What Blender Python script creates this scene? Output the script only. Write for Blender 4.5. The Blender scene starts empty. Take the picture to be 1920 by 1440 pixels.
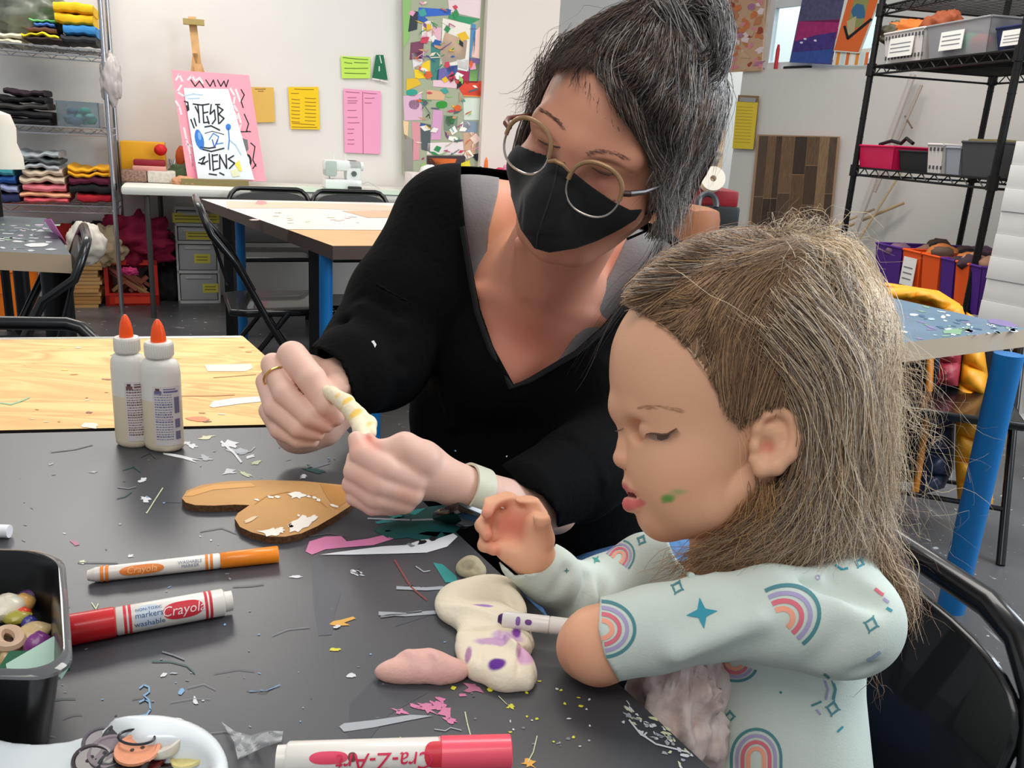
import bpy, bmesh, math, random
import numpy as np
from mathutils import Vector, Matrix, Euler
from mathutils.bvhtree import BVHTree
random.seed(7); rng = np.random.default_rng(7)
C = bpy.context.scene.collection
SC = bpy.context.scene
R = math.radians
# ------------------------------------------------------------------ camera
H = 1.10; PITCH = R(16.3); ROLL = 0.061; F = 1600.0
fw = Vector((0, math.cos(PITCH), -math.sin(PITCH)))
Lr = Vector((1, 0, 0)); Ld = Vector((0, -math.sin(PITCH), -math.cos(PITCH)))
cr, sr = math.cos(ROLL), math.sin(ROLL)
EX = Lr*cr - Ld*sr
EY = Lr*sr + Ld*cr
CAM = Vector((0, 0, H))
cd = bpy.data.cameras.new('camera'); cam = bpy.data.objects.new('camera', cd); C.objects.link(cam)
cd.sensor_width = 36; cd.lens = F/1920*36; cd.clip_start = 0.02; cd.clip_end = 100
mw = Matrix((EX, -EY, -fw)).transposed().to_4x4(); mw.translation = CAM
cam.matrix_world = mw; SC.camera = cam
# ------------------------------------------------------------------ light
SC.view_settings.view_transform = 'Standard'; SC.view_settings.look = 'None'
SC.view_settings.gamma = 1.0; SC.view_settings.exposure = 0.0; SC.view_settings.use_curve_mapping = False
w = bpy.data.worlds.new('world'); SC.world = w; w.use_nodes = True
w.node_tree.nodes['Background'].inputs[0].default_value = (0.86, 0.93, 1.0, 1)
w.node_tree.nodes['Background'].inputs[1].default_value = 0.5
def area(name, loc, target, sx, sy, power, col):
    l = bpy.data.lights.new(name, 'AREA'); l.shape = 'RECTANGLE'; l.size = sx; l.size_y = sy; l.energy = power; l.color = col
    o = bpy.data.objects.new(name, l); C.objects.link(o); o.location = loc
    o.rotation_euler = (Vector(target)-Vector(loc)).to_track_quat('-Z', 'Y').to_euler(); return o
area('unseen_ceiling_light', (-2.0, 4.2, 2.85), (-1.9, 3.6, 0), 1.8, 1.0, 50, (1, .95, .88))
area('unseen_ceiling_light', (0.6, 1.9, 3.1), (0.6, 1.9, 0), 1.8, 1.0, 50, (1, .95, .88))
area('unseen_ceiling_light', (-0.3, -0.7, 2.9), (0.1, 0.9, .8), 1.6, 1.0, 24, (1, .94, .86))
area('unseen_ceiling_light', (1.5, 4.3, 3.1), (1.7, 4.6, 0), 1.6, 1.0, 60, (1, .95, .88))  # added overhead lamp to brighten the right partition, no fixture known there
area('window_daylight', (2.9, 1.6, 1.9), (0.3, 0.8, .8), 1.6, 1.6, 84, (.82, .92, 1))
# ------------------------------------------------------------------ pixel rays to points in the room
def ray(px, py): return fw + EX*((px-960)/F) + EY*((py-720)/F)
def P(px, py, d): return CAM + ray(px, py)*d            # d = distance along the view axis
def PZ(px, py, z):
    r = ray(px, py); return CAM + r*((z-H)/r.z)
def DZ(px, py, z): return (z-H)/ray(px, py).z
def pix(p):
    q = Vector(p)-CAM; d = q.dot(fw); return (960+F*q.dot(EX)/d, 720+F*q.dot(EY)/d, d)
class Frame:                                             # wall frame: x along the wall, y into the wall, z up
    def __init__(s, o, ang):
        s.o = Vector((o[0], o[1], 0)); s.a = ang
        s.u = Vector((math.cos(ang), math.sin(ang), 0)); s.v = Vector((-math.sin(ang), math.cos(ang), 0))
    def hit(s, px, py, off=0):                           # off = distance in front of the wall
        r = ray(px, py); t = ((s.o - s.v*off) - CAM).dot(s.v)/r.dot(s.v); q = CAM + r*t - s.o
        return q.dot(s.u), -off, q.z
    def w(s, x, y, z): return s.o + s.u*x + s.v*y + Vector((0, 0, z))
    def loc(s, p): q = Vector(p)-s.o; return q.dot(s.u), q.dot(s.v), q.z
# ------------------------------------------------------------------ materials
def lin(c):
    return tuple(((v/255)/12.92 if v/255 <= .04045 else ((v/255+.055)/1.055)**2.4) for v in c[:3])
MATS = {}
def M(c, rough=.6, metal=0, noise=0, scale=20, bump=0, bscale=60, trans=0, ior=1.45, alpha=1, emit=0, coat=0, sss=0, stretch=None, key=None, col2=None, spec=.5, sheen=0):
    k = key or (tuple(c), rough, metal, noise, scale, bump, bscale, trans, alpha, emit, coat, sss, stretch, col2, spec, sheen)
    if k in MATS: return MATS[k]
    m = bpy.data.materials.new('surface'); m.use_nodes = True; nt = m.node_tree; b = nt.nodes['Principled BSDF']
    L = lin(c)
    b.inputs['Base Color'].default_value = (*L, 1); b.inputs['Roughness'].default_value = rough; b.inputs['Metallic'].default_value = metal
    b.inputs['Transmission Weight'].default_value = trans; b.inputs['IOR'].default_value = ior; b.inputs['Alpha'].default_value = alpha
    b.inputs['Coat Weight'].default_value = coat; b.inputs['Specular IOR Level'].default_value = spec
    b.inputs['Sheen Weight'].default_value = sheen
    if sss:
        b.inputs['Subsurface Weight'].default_value = sss; b.inputs['Subsurface Radius'].default_value = (1, .35, .2); b.inputs['Subsurface Scale'].default_value = .006
    if emit: b.inputs['Emission Color'].default_value = (*L, 1); b.inputs['Emission Strength'].default_value = emit
    tc = nt.nodes.new('ShaderNodeTexCoord'); mp = nt.nodes.new('ShaderNodeMapping'); nt.links.new(tc.outputs['Object'], mp.inputs[0])
    if stretch: mp.inputs['Scale'].default_value = stretch
    if noise:
        n = nt.nodes.new('ShaderNodeTexNoise'); n.inputs['Scale'].default_value = scale; n.inputs['Detail'].default_value = 5
        nt.links.new(mp.outputs[0], n.inputs['Vector'])
        r = nt.nodes.new('ShaderNodeValToRGB'); r.color_ramp.elements[0].position = .32; r.color_ramp.elements[1].position = .68
        d = lin(col2) if col2 else tuple(v*(1-noise) for v in L)
        r.color_ramp.elements[0].color = (*d, 1); r.color_ramp.elements[1].color = (*(L if col2 else tuple(min(1, v*(1+noise*.5)) for v in L)), 1)
        nt.links.new(n.outputs['Fac'], r.inputs[0]); nt.links.new(r.outputs[0], b.inputs['Base Color'])
    if bump:
        n2 = nt.nodes.new('ShaderNodeTexNoise'); n2.inputs['Scale'].default_value = bscale; n2.inputs['Detail'].default_value = 4
        nt.links.new(mp.outputs[0], n2.inputs['Vector'])
        bp = nt.nodes.new('ShaderNodeBump'); bp.inputs['Strength'].default_value = bump; bp.inputs['Distance'].default_value = .01
        nt.links.new(n2.outputs['Fac'], bp.inputs['Height']); nt.links.new(bp.outputs[0], b.inputs['Normal'])
    MATS[k] = m; return m
def MV(key, rough=.5, sss=0, bump=0, bscale=300, spec=.4, mul=None, sheen=0):        # colour comes from the mesh's own 'Col' attribute
    if key in MATS: return MATS[key]
    m = M((200, 200, 200), rough=rough, sss=sss, bump=bump, bscale=bscale, spec=spec, key=key, sheen=sheen)
    nt = m.node_tree; a = nt.nodes.new('ShaderNodeVertexColor'); a.layer_name = 'Col'
    nt.links.new(a.outputs[0], nt.nodes['Principled BSDF'].inputs['Base Color']); return m
# ------------------------------------------------------------------ objects
def tag(o, label=None, cat=None, group=None, kind=None):
    if label: o['label'] = label
    if cat: o['category'] = cat
    if group: o['group'] = group
    if kind: o['kind'] = kind
    return o
def thing(name, label, cat, loc, rz=0, group=None):
    o = bpy.data.objects.new(name, None); C.objects.link(o); o.location = loc; o.rotation_euler = (0, 0, rz); o.empty_display_size = .05
    return tag(o, label, cat, group)
def copy_tree(o, parent=None):
    c = o.copy(); C.objects.link(c); c.parent = parent
    for ch in o.children: copy_tree(ch, c)
    return c
class MB:
    def __init__(s): s.v = []; s.f = []; s.m = []; s.mats = []
    def mi(s, m):
        if m is None: m = M((200, 200, 200))
        if m not in s.mats: s.mats.append(m)
        return s.mats.index(m)
    def add(s, vs, fs, m=None):
        n = len(s.v); k = s.mi(m); s.v += [tuple(v) for v in vs]; s.f += [tuple(i+n for i in f) for f in fs]; s.m += [k]*len(fs); return s
    def box(s, x0, x1, y0, y1, z0, z1, m=None, mtx=None, b=0):
        if b:
            bm = bmesh.new(); bmesh.ops.create_cube(bm, size=1)
            for v in bm.verts: v.co = Vector((x0+(v.co.x+.5)*(x1-x0), y0+(v.co.y+.5)*(y1-y0), z0+(v.co.z+.5)*(z1-z0)))
            bmesh.ops.bevel(bm, geom=bm.edges[:], offset=b, segments=2, affect='EDGES', profile=.6)
            vs = [v.co.copy() for v in bm.verts]; fs = [[v.index for v in f.verts] for f in bm.faces]; bm.free()
        else:
            vs = [Vector((x, y, z)) for x in (x0, x1) for y in (y0, y1) for z in (z0, z1)]
            fs = [(0, 1, 3, 2), (4, 6, 7, 5), (0, 4, 5, 1), (2, 3, 7, 6), (0, 2, 6, 4), (1, 5, 7, 3)]
        if mtx is not None: vs = [mtx @ v for v in vs]
        return s.add(vs, fs, m)
    def tube(s, pts, r, m=None, n=8, caps=True, closed=False, flat=None):
        pts = [Vector(p) for p in pts]; N = len(pts); rs = [r]*N if not hasattr(r, '__len__') else r
        vs = []; up = None
        for i, p in enumerate(pts):
            if closed: t = pts[(i+1) % N]-pts[i-1]
            else: t = pts[min(i+1, N-1)]-pts[max(i-1, 0)]
            if t.length < 1e-9: t = Vector((0, 0, 1))
            t.normalize()
            if up is None:
                up = Vector((0, 0, 1)) if abs(t.z) < .9 else Vector((1, 0, 0))
                if flat is not None: up = Vector(flat)
            a = (up - t*up.dot(t))
            if a.length < 1e-6: a = t.orthogonal()
            a.normalize(); b_ = t.cross(a); up = a
            for k in range(n):
                an = 2*math.pi*k/n; vs.append(p + a*(math.cos(an)*rs[i]) + b_*(math.sin(an)*rs[i]))
        fs = []
        for i in range(N if closed else N-1):
            for k in range(n):
                j = (i+1) % N; fs.append((i*n+k, i*n+(k+1) % n, j*n+(k+1) % n, j*n+k))
        if caps and not closed: fs.append(tuple(range(n))[::-1]); fs.append(tuple((N-1)*n+k for k in range(n)))
        return s.add(vs, fs, m)
    def lathe(s, prof, m=None, n=24, o=(0, 0, 0), mtx=None, sx=1, sy=1, cap=True):
        vs = []
        for (r, z) in prof:
            for k in range(n):
                an = 2*math.pi*k/n; vs.append(Vector((r*math.cos(an)*sx, r*math.sin(an)*sy, z)))
        fs = [(i*n+k, i*n+(k+1) % n, (i+1)*n+(k+1) % n, (i+1)*n+k) for i in range(len(prof)-1) for k in range(n)]
        if cap: fs.append(tuple(range(n))[::-1]); fs.append(tuple((len(prof)-1)*n+k for k in range(n)))
        vs = [(mtx @ v if mtx is not None else v) + Vector(o) for v in vs]
        return s.add(vs, fs, m)
    def prism(s, pts, z0, z1, m=None, mtx=None, side=None):
        n = len(pts); vs = [Vector((p[0], p[1], z0)) for p in pts] + [Vector((p[0], p[1], z1)) for p in pts]
        if mtx is not None: vs = [mtx @ v for v in vs]
        ar = sum(pts[i][0]*pts[(i+1) % n][1]-pts[(i+1) % n][0]*pts[i][1] for i in range(n))
        top = tuple(range(n, 2*n)); bot = tuple(range(n))[::-1]; sd = [(i, (i+1) % n, n+(i+1) % n, n+i) for i in range(n)]
        if ar < 0: top = top[::-1]; bot = bot[::-1]; sd = [f[::-1] for f in sd]
        k = len(s.v); s.add(vs, [top, bot], m); s.add([], [], side or m); kk = s.mi(side or m)
        s.f += [tuple(i+k for i in f) for f in sd]; s.m += [kk]*n; return s
    def grid(s, fn, nu, nv, m=None, closed=False):
        vs = [fn(i/nu, j/nv) for j in range(nv+1) for i in range(nu+1)]
        return s.add(vs, [(j*(nu+1)+i, j*(nu+1)+i+1, (j+1)*(nu+1)+i+1, (j+1)*(nu+1)+i) for j in range(nv) for i in range(nu)], m)
    def ball(s, c, r, m=None, n=12, sc=(1, 1, 1), rot=None, jit=0):
        k = n//2; pr = [(max(math.sin(math.pi*i/k), 1e-4), -math.cos(math.pi*i/k)) for i in range(k+1)]
        vs = []
        for (a, z) in pr:
            for q in range(n):
                an = 2*math.pi*q/n; v = Vector((a*math.cos(an)*sc[0], a*math.sin(an)*sc[1], z*sc[2]))*r
                if jit: v *= 1+jit*math.sin(3*an+z*4+c[0]*90)
                if rot: v = rot @ v
                vs.append(v+Vector(c))
        return s.add(vs, [(i*n+q, i*n+(q+1) % n, (i+1)*n+(q+1) % n, (i+1)*n+q) for i in range(k) for q in range(n)], m)
    def build(s, name, parent=None, loc=(0, 0, 0), rz=0, smooth=True, mtx=None, bevel=0, angle=40):
        me = bpy.data.meshes.new(name); me.from_pydata([tuple(v) for v in s.v], [], s.f); 
        for m in s.mats: me.materials.append(m)
        me.polygons.foreach_set('material_index', s.m); me.update()
        bm = bmesh.new(); bm.from_mesh(me); bmesh.ops.recalc_face_normals(bm, faces=bm.faces[:]); bm.to_mesh(me); bm.free()
        if smooth:
            me.polygons.foreach_set('use_smooth', [True]*len(me.polygons)); me.set_sharp_from_angle(angle=R(angle))
        o = bpy.data.objects.new(name, me); C.objects.link(o)
        if mtx is not None: o.matrix_world = mtx
        else: o.location = loc; o.rotation_euler = (0, 0, rz)
        if parent: o.parent = parent
        if bevel:
            bv = o.modifiers.new('bevel', 'BEVEL'); bv.width = bevel; bv.segments = 2; bv.limit_method = 'ANGLE'
        return o
def text_tris(txt, size=1.0, shear=0, bold=0, res=2):
    cu = bpy.data.curves.new('lettering', 'FONT'); cu.body = txt; cu.size = size; cu.align_x = 'CENTER'; cu.align_y = 'CENTER'; cu.resolution_u = res; cu.shear = shear; cu.offset = bold
    o = bpy.data.objects.new('lettering', cu); C.objects.link(o); bpy.context.view_layer.update()
    me = o.evaluated_get(bpy.context.evaluated_depsgraph_get()).to_mesh()
    bm = bmesh.new(); bm.from_mesh(me)
    for i in range(-8, 9): bmesh.ops.bisect_plane(bm, geom=bm.verts[:]+bm.edges[:]+bm.faces[:], plane_co=(0, i*size*.09, 0), plane_no=(0, 1, 0))
    bm.verts.index_update(); vs = [v.co.copy() for v in bm.verts]; fs = [tuple(v.index for v in f.verts) for f in bm.faces]; bm.free()
    bpy.data.objects.remove(o); bpy.data.curves.remove(cu); return vs, fs
def blob(cx, cy, rx, ry, rot=0, n=14, jag=.25, seed=None):
    rr = random.Random(seed if seed is not None else cx*3.1+cy*7.7)
    out = []
    for i in range(n):
        a = 2*math.pi*i/n; k = 1+rr.uniform(-jag, jag); x, y = math.cos(a)*rx*k, math.sin(a)*ry*k
        out.append((cx+x*math.cos(rot)-y*math.sin(rot), cy+x*math.sin(rot)+y*math.cos(rot)))
    return out
# ================================================================== the room
def flatpoly(mb, fn, pts, m, lift):                      # a flat piece of paint or paper lying on a surface
    vs = [fn(x, y, lift) for x, y in pts]; mb.add(vs, [tuple(range(len(vs)))], m)
def strokes(pts, wd):
    out = []
    for i in range(len(pts)-1):
        (x0, y0), (x1, y1) = pts[i], pts[i+1]; dx, dy = x1-x0, y1-y0; l = math.hypot(dx, dy) or 1
        nx, ny = -dy/l*wd/2, dx/l*wd/2; ex, ey = dx/l*wd*.3, dy/l*wd*.3
        out.append([(x0+nx-ex, y0+ny-ey), (x1+nx+ex, y1+ny+ey), (x1-nx+ex, y1-ny+ey), (x0-nx-ex, y0-ny-ey)])
    return out
def scribble(mb, fn, pts, wd, m, lift):
    for q in strokes(pts, wd): flatpoly(mb, fn, q, m, lift)
WHITE = M((226, 222, 217), rough=.75, noise=.02, scale=3)
BLACKM = M((18, 18, 19), rough=.38, metal=.3)
CHROME = M((190, 190, 195), rough=.28, metal=1)
BLUE = M((10, 104, 168), rough=.4)
# back wall frame
WB = Frame((-2.40, 5.20), R(21))
fl = MB(); fl.box(-6, 6, -3, 9, -.1, 0, None)
flm = M((88, 88, 90), rough=.32, noise=.3, scale=2.2, key='floor')
nt = flm.node_tree; bs = nt.nodes['Principled BSDF']; tc = nt.nodes.new('ShaderNodeTexCoord')
mix0 = bs.inputs['Base Color'].links[0].from_socket
def speck(nt, prev, scale, thr, col, stretch, soft=.01, w=0):
    mp = nt.nodes.new('ShaderNodeMapping'); mp.inputs['Scale'].default_value = stretch; mp.inputs['Location'].default_value = (w*3.3, w*1.7, w)
    nt.links.new(tc.outputs['Object'], mp.inputs[0])
    n = nt.nodes.new('ShaderNodeTexNoise'); n.inputs['Scale'].default_value = scale; n.inputs['Detail'].default_value = 3; n.inputs['Distortion'].default_value = .6
    nt.links.new(mp.outputs[0], n.inputs['Vector'])
    r = nt.nodes.new('ShaderNodeValToRGB'); r.color_ramp.elements[0].position = thr; r.color_ramp.elements[1].position = thr+soft
    r.color_ramp.elements[0].color = (0, 0, 0, 1); r.color_ramp.elements[1].color = (1, 1, 1, 1)
    nt.links.new(n.outputs['Fac'], r.inputs[0])
    mx = nt.nodes.new('ShaderNodeMixRGB'); mx.inputs[2].default_value = (*lin(col), 1); nt.links.new(r.outputs[0], mx.inputs[0]); nt.links.new(prev, mx.inputs[1])
    return mx.outputs[0]
s_ = speck(nt, mix0, 30, .69, (190, 190, 190), (1, 1, 1), .02, 1)
s_ = speck(nt, s_, 12, .70, (165, 166, 168), (.5, 3, 1), .05, 2)
s_ = speck(nt, s_, 55, .72, (215, 215, 215), (1, 1, 1), .02, 3)
s_ = speck(nt, s_, 9, .70, (140, 142, 145), (3, .6, 1), .1, 5)
nt.links.new(s_, bs.inputs['Base Color'])
fl.mats = [flm]; tag(fl.build('floor', smooth=False), kind='structure')

def wbox(name, fr, x0, x1, y0, y1, z0, z1, m, kind='structure', bevel=0):
    b = MB().box(x0, x1, y0, y1, z0, z1, m); o = b.build(name, smooth=False, loc=fr.o, rz=fr.a, bevel=bevel)
    if kind: o['kind'] = kind
    return o
xcol0 = WB.hit(908, 150, .12)[0]; xcol1 = WB.hit(1041, 150, .12)[0]
wbox('wall_back', WB, -3.2, xcol1, 0, .15, 0, 3.4, WHITE); wbox('wall_rear', WB, xcol0, 8, 1.9, 2.05, 0, 3.4, WHITE); wbox('wall_recess', WB, xcol1-.15, xcol1, .15, 1.9, 0, 3.4, WHITE)
wbox('trim_1', WB, xcol0, xcol1, -.12, 0, 0, 3.4, M((228, 219, 211), rough=.75))
# right partition frame: passes behind the black rack
wp = P(1720, 230, 6.1)
WR = Frame((wp.x, wp.y), R(-58))
ztop = WR.w(*WR.hit(1500, 128, 0)).z
xpl = WR.hit(1372, 300, 0)[0]; xw0 = WR.hit(1430, 60, 0)[0]; xw1 = WR.hit(1652, 60, 0)[0]
wbox('wall_right', WR, xpl, 4.6, 0, .12, 0, ztop, M((224, 219, 213), rough=.75))
wbox('wall_right_upper', WR, xw1, 4.6, 0.0, .12, ztop, 3.4, M((204, 200, 196), rough=.75))
wbox('trim_2', WR, xw0, xw1, .0, .12, ztop+1.25, 3.4, WHITE)
wbox('trim_3', WR, xpl-.02, xw0, .02, .10, ztop, 3.4, M((214, 196, 180), rough=.7, noise=.2, scale=6))
# window behind the partition's top edge
glass = M((225, 240, 245), rough=.05, trans=1, ior=1.0, key='pane', spec=.2)
wn = MB()
for x in (xw0+.03, (xw0+xw1)/2, xw1-.03): wn.box(x-.03, x+.03, .05, .10, ztop+.02, ztop+1.25, M((225, 228, 228), rough=.5))
for z in (ztop+.03, ztop+.52, ztop+1.22): wn.box(xw0+.03, xw1-.03, .052, .098, z-.03, z+.03, M((225, 228, 228), rough=.5))
wo = wn.build('window_1', smooth=False, loc=WR.o, rz=WR.a); tag(wo, kind='structure')
pn = MB().box(xw0+.03, xw1-.03, .07, .076, ztop+.03, ztop+1.22, glass).build('window_pane', smooth=False); pn.parent = wo
# the daylit street side seen through the window: pale building
by = MB(); by.box(xw0-2.5, xw1+2.5, 2.6, 2.8, -.5, 5, M((200, 232, 236), rough=.9))
for i in range(8): by.box(xw0-2+i*.7, xw0-1.7+i*.7, 2.55, 2.6, 0, 5, M((170, 205, 212), rough=.9))
tag(by.build('neighbouring_building', smooth=False, loc=WR.o, rz=WR.a), 'pale blue building seen through the window', 'building')
sl = bpy.data.lights.new('outdoor_daylight', 'AREA'); sl.size = 2.5; sl.energy = 110; so = bpy.data.objects.new('outdoor_daylight', sl); C.objects.link(so)
so.location = WR.w((xw0+xw1)/2, 1.2, 3.6); so.rotation_euler = (WR.w((xw0+xw1)/2, 2.7, 1.9)-so.location).to_track_quat('-Z', 'Y').to_euler()

# ------------------------------------------------------------------ tables
def poly_table(name, label, pts, z, thick, topm, edgem, legs, legr=.022, decals=None, cat='table', group=None, legm=None):
    c = sum((Vector((p[0], p[1], 0)) for p in pts), Vector())/len(pts)
    t = thing(name, label, cat, (c.x, c.y, 0), 0, group)
    mb = MB().prism([(p[0]-c.x, p[1]-c.y) for p in pts], z-thick, z, topm, side=edgem)
    if decals:
        d = MB(); decals(d); k = len(mb.v)
        for v in d.v: mb.v.append((v[0]-c.x, v[1]-c.y, v[2]))
        for f, m in zip(d.f, d.m): mb.f.append(tuple(i+k for i in f)); mb.m.append(mb.mi(d.mats[m]))
    mb.build('tabletop', t, smooth=False)
    for lg in legs:
        x, y, m, r = lg[:4]; x2, y2 = (lg[4], lg[5]) if len(lg) > 4 else (x, y)
        l = MB()
        if len(lg) > 6 and lg[6] == 'sq': l.box(x-c.x-r, x-c.x+r, y-c.y-r, y-c.y+r, 0, z-thick, m)
        else: l.tube([(x-c.x, y-c.y, z-thick), (x2-c.x, y2-c.y, 0)], r, m, n=16)
        l.build('leg', t)
    return t
def xy(px, py, z=.75): q = PZ(px, py, z); return (q.x, q.y)
TZ = .75
SLATE = M((62, 63, 68), rough=.36, noise=.16, scale=9, key='slate', spec=.9)
def TF(x, y, l): return PZ(x, y, TZ+l)
paint = {'w': (212, 212, 215), 'g': (120, 124, 132), 'lg': (160, 165, 172), 'p': (206, 120, 160), 't': (40, 140, 138), 'dt': (22, 78, 76), 'y': (214, 210, 60), 'o': (222, 165, 70), 'b': (120, 165, 205),
         'r': (135, 65, 60), 'dg': (82, 84, 92), 'k': (28, 28, 32), 'pp': (170, 100, 130), 'cr': (206, 208, 170)}
PM = {k: M(v, rough=.45) for k, v in paint.items()}
def near_decals(d):
    L = .0004
    def bl(cx, cy, rx, ry, c, rot=0, jag=.3, n=14, l=L): flatpoly(d, TF, blob(cx, cy, rx, ry, rot, n, jag), PM[c], l)
    def st(pts, wd, c, l=L*1.5): scribble(d, TF, pts, wd, PM[c], l)
    # lighter film patches of worn glue
    flatpoly(d, TF, [(585, 1050), (600, 1045), (612, 1080), (640, 1110), (628, 1150), (622, 1190), (598, 1192), (588, 1130)], PM['dg'], L*.5)
    flatpoly(d, TF, [(650, 1400), (655, 1320), (700, 1275), (800, 1300), (730, 1340), (690, 1390)], M((68, 70, 78), rough=.4), L*.4)
    flatpoly(d, TF, [(740, 1175), (820, 1100), (900, 1100), (900, 1130), (820, 1150)], M((72, 75, 82), rough=.4), L*.4)
    bl(790, 985, 75, 30, 'dt', -.1, .3, 18); bl(770, 965, 60, 9, 't', -.2, .4); bl(815, 1000, 30, 8, 't', .1, .5)
    flatpoly(d, TF, [(573, 1034), (580, 1015), (610, 1006), (640, 1005), (650, 1015), (690, 1010), (720, 1003), (738, 1010), (700, 1022), (650, 1026), (610, 1030), (585, 1040)], PM['p'], L)
    flatpoly(d, TF, [(600, 1040), (640, 1034), (720, 1024), (760, 1022), (790, 1012), (820, 1010), (850, 1000), (858, 1006), (838, 1025), (800, 1036), (740, 1038), (660, 1040)], PM['w'], L*1.5)
    for a in ((790, 1015, 5, 'k'), (815, 1010, 4, 'k'), (770, 1022, 3, 'g')): bl(a[0], a[1], a[2]*2, a[2], a[3], 0, .6, 9, L*2)
    st([(690, 972), (770, 975), (860, 972)], 3, 'lg'); st([(745, 1102), (800, 1104), (830, 1102)], 6, 'lg'); st([(712, 1150), (760, 1152), (815, 1148)], 7, 'lg'); st([(715, 1156), (790, 1146)], 4, 'g')
    flatpoly(d, TF, [(812, 1055), (830, 1058), (855, 1080), (858, 1092), (835, 1092)], PM['t'], L)
    bl(668, 1073, 9, 5, 'w', 0, .5); bl(668, 1073, 14, 3, 'lg', .4, .5, 9); bl(555, 1081, 11, 2.5, 'w'); st([(780, 1062), (795, 1072), (806, 1070)], 2, 'lg')
    bl(640, 1168, 17, 6, 'o', -.3, .7, 12); bl(632, 1175, 7, 3, 'w', 0, .5, 8, L*2); bl(628, 1218, 10, 3, 'y', 0, .3); bl(658, 1266, 9, 4, 'w', 0, .3)
    bl(886, 1289, 17, 9, 'pp', .2, .6); bl(868, 1303, 7, 3, 'p'); bl(850, 1290, 5, 4, 'y'); bl(920, 1293, 7, 4, 'y')
    for (x, y, rx, ry) in ((748, 1333, 14, 5), (800, 1328, 18, 8), (818, 1320, 14, 7), (838, 1338, 12, 9), (845, 1350, 12, 5), (780, 1325, 10, 4), (826, 1312, 9, 4)): bl(x, y, rx, ry, 'p', .3, .6)
    flatpoly(d, TF, [(636, 1362), (645, 1356), (700, 1350), (770, 1340), (812, 1342), (760, 1352), (700, 1364), (645, 1372)], PM['lg'], L)
    bl(958, 1324, 8, 4, 'y', .3, .5); st([(935, 1305), (950, 1320)], 1.2, 'cr'); st([(872, 1335), (876, 1355), (884, 1385)], 2.2, 'cr'); st([(1007, 1380), (1000, 1410), (990, 1428)], 2, 'cr')
    bl(755, 1389, 9, 5, 'y', .4, .5); bl(992, 1432, 12, 7, 'o', .3, .6); st([(815, 1367), (835, 1370), (845, 1364), (865, 1369)], 1.8, 'lg')
    rr = random.Random(3)
    for i in range(34): bl(rr.uniform(950, 1110), rr.uniform(1275, 1400), rr.uniform(1.5, 4.5), rr.uniform(1, 3), rr.choice(['y', 'lg', 'w', 'g', 'y']), 0, .4, 7)
    for i in range(120):
        x, y = rr.uniform(10, 1000), rr.uniform(830, 1430)
        bl(x, y, rr.uniform(1, 4), rr.uniform(.6, 1.8), rr.choice(['g', 'lg', 'g', 'w', 'dg', 'b']), rr.uniform(-.5, .5), .5, 7)
    for i in range(26):
        x, y = rr.uniform(10, 760), rr.uniform(840, 1400); k = rr.uniform(15, 50)
        st([(x, y), (x+k, y-rr.uniform(-4, 8)), (x+k*1.7, y-rr.uniform(-6, 14))], rr.uniform(.8, 1.6), rr.choice(['g', 'dg', 'dg', 'dt']))
    # white and pale green drips behind the cardboard
    for (x, y, rx, ry, c) in ((430, 832, 14, 6, 'w'), (445, 845, 16, 5, 'lg'), (360, 835, 10, 4, 'w'), (345, 858, 30, 4, 'w'), (385, 858, 12, 4, 'lg'), (268, 900, 8, 4, 'w'), (272, 935, 9, 5, 'w'), (430, 885, 12, 5, 'w'), (460, 888, 14, 3, 'cr'),
                              (385, 820, 16, 3, 'cr'), (480, 868, 10, 3, 'cr'), (505, 905, 8, 3, 'w'), (570, 893, 7, 3, 'w'), (140, 1018, 8, 4, 'pp'), (245, 1042, 6, 3, 'w'), (155, 1054, 5, 3, 'cr'), (175, 885, 8, 2, 'lg'), (95, 870, 6, 2, 'lg'),
                              (470, 855, 8, 3, 'w'), (350, 830, 8, 3, 'w'), (590, 880, 18, 5, 'dt'), (600, 870, 22, 4, 'g'), (740, 1000, 20, 4, 'g'), (555, 940, 10, 3, 'g')): bl(x, y, rx, ry, c, rr.uniform(-.4, .4), .55)
    st([(275, 962), (292, 935), (305, 915)], 2, 'cr'); st([(415, 828), (440, 850), (452, 866)], 4, 'w'); st([(440, 850), (470, 846), (478, 838)], 2, 'lg')
    # the light blue '3', star dot and white dash near the tray
    st([(262, 1290), (270, 1284), (279, 1288), (280, 1297), (270, 1304)], 3, 'b'); st([(262, 1316), (272, 1311), (280, 1316), (282, 1330), (275, 1340), (262, 1342)], 3.2, 'b'); st([(270, 1304), (280, 1313)], 2.5, 'b')
    bl(339, 1296, 5, 5, 'b', .7, .5, 8); bl(366, 1314, 4, 8, 'w', -.4, .3); bl(307, 1265, 6, 3, 'w', -.5); bl(325, 1262, 7, 1.6, 'lg')
    st([(285, 1240), (320, 1240), (350, 1248), (365, 1262)], 2, 'dt'); st([(305, 1222), (325, 1228), (345, 1236)], 3, 'g')
    st([(510, 1192), (540, 1180), (580, 1176)], 1.2, 'g'); st([(468, 1296), (500, 1294), (525, 1284)], 1.6, 'b'); st([(172, 1130), (180, 1142), (184, 1132)], 2, 'cr')
    # white scraped paint along the right edge beside the child
    for i in range(46):
        t = rr.random(); x = 1170+t*120+rr.uniform(-10, 22); y = 1330+t*95+rr.uniform(-16, 22)
        bl(x, y, rr.uniform(2, 9), rr.uniform(1, 4), rr.choice(['w', 'w', 'lg', 'cr']), rr.uniform(.2, 1), .6, 8, L*1.2)
    st([(1180, 1350), (1200, 1375), (1230, 1395), (1290, 1410)], 3, 'w')
    st([(740, 1050), (770, 1100), (800, 1125)], 3, 'r'); st([(850, 1130), (880, 1160)], 3, 'r')
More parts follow.
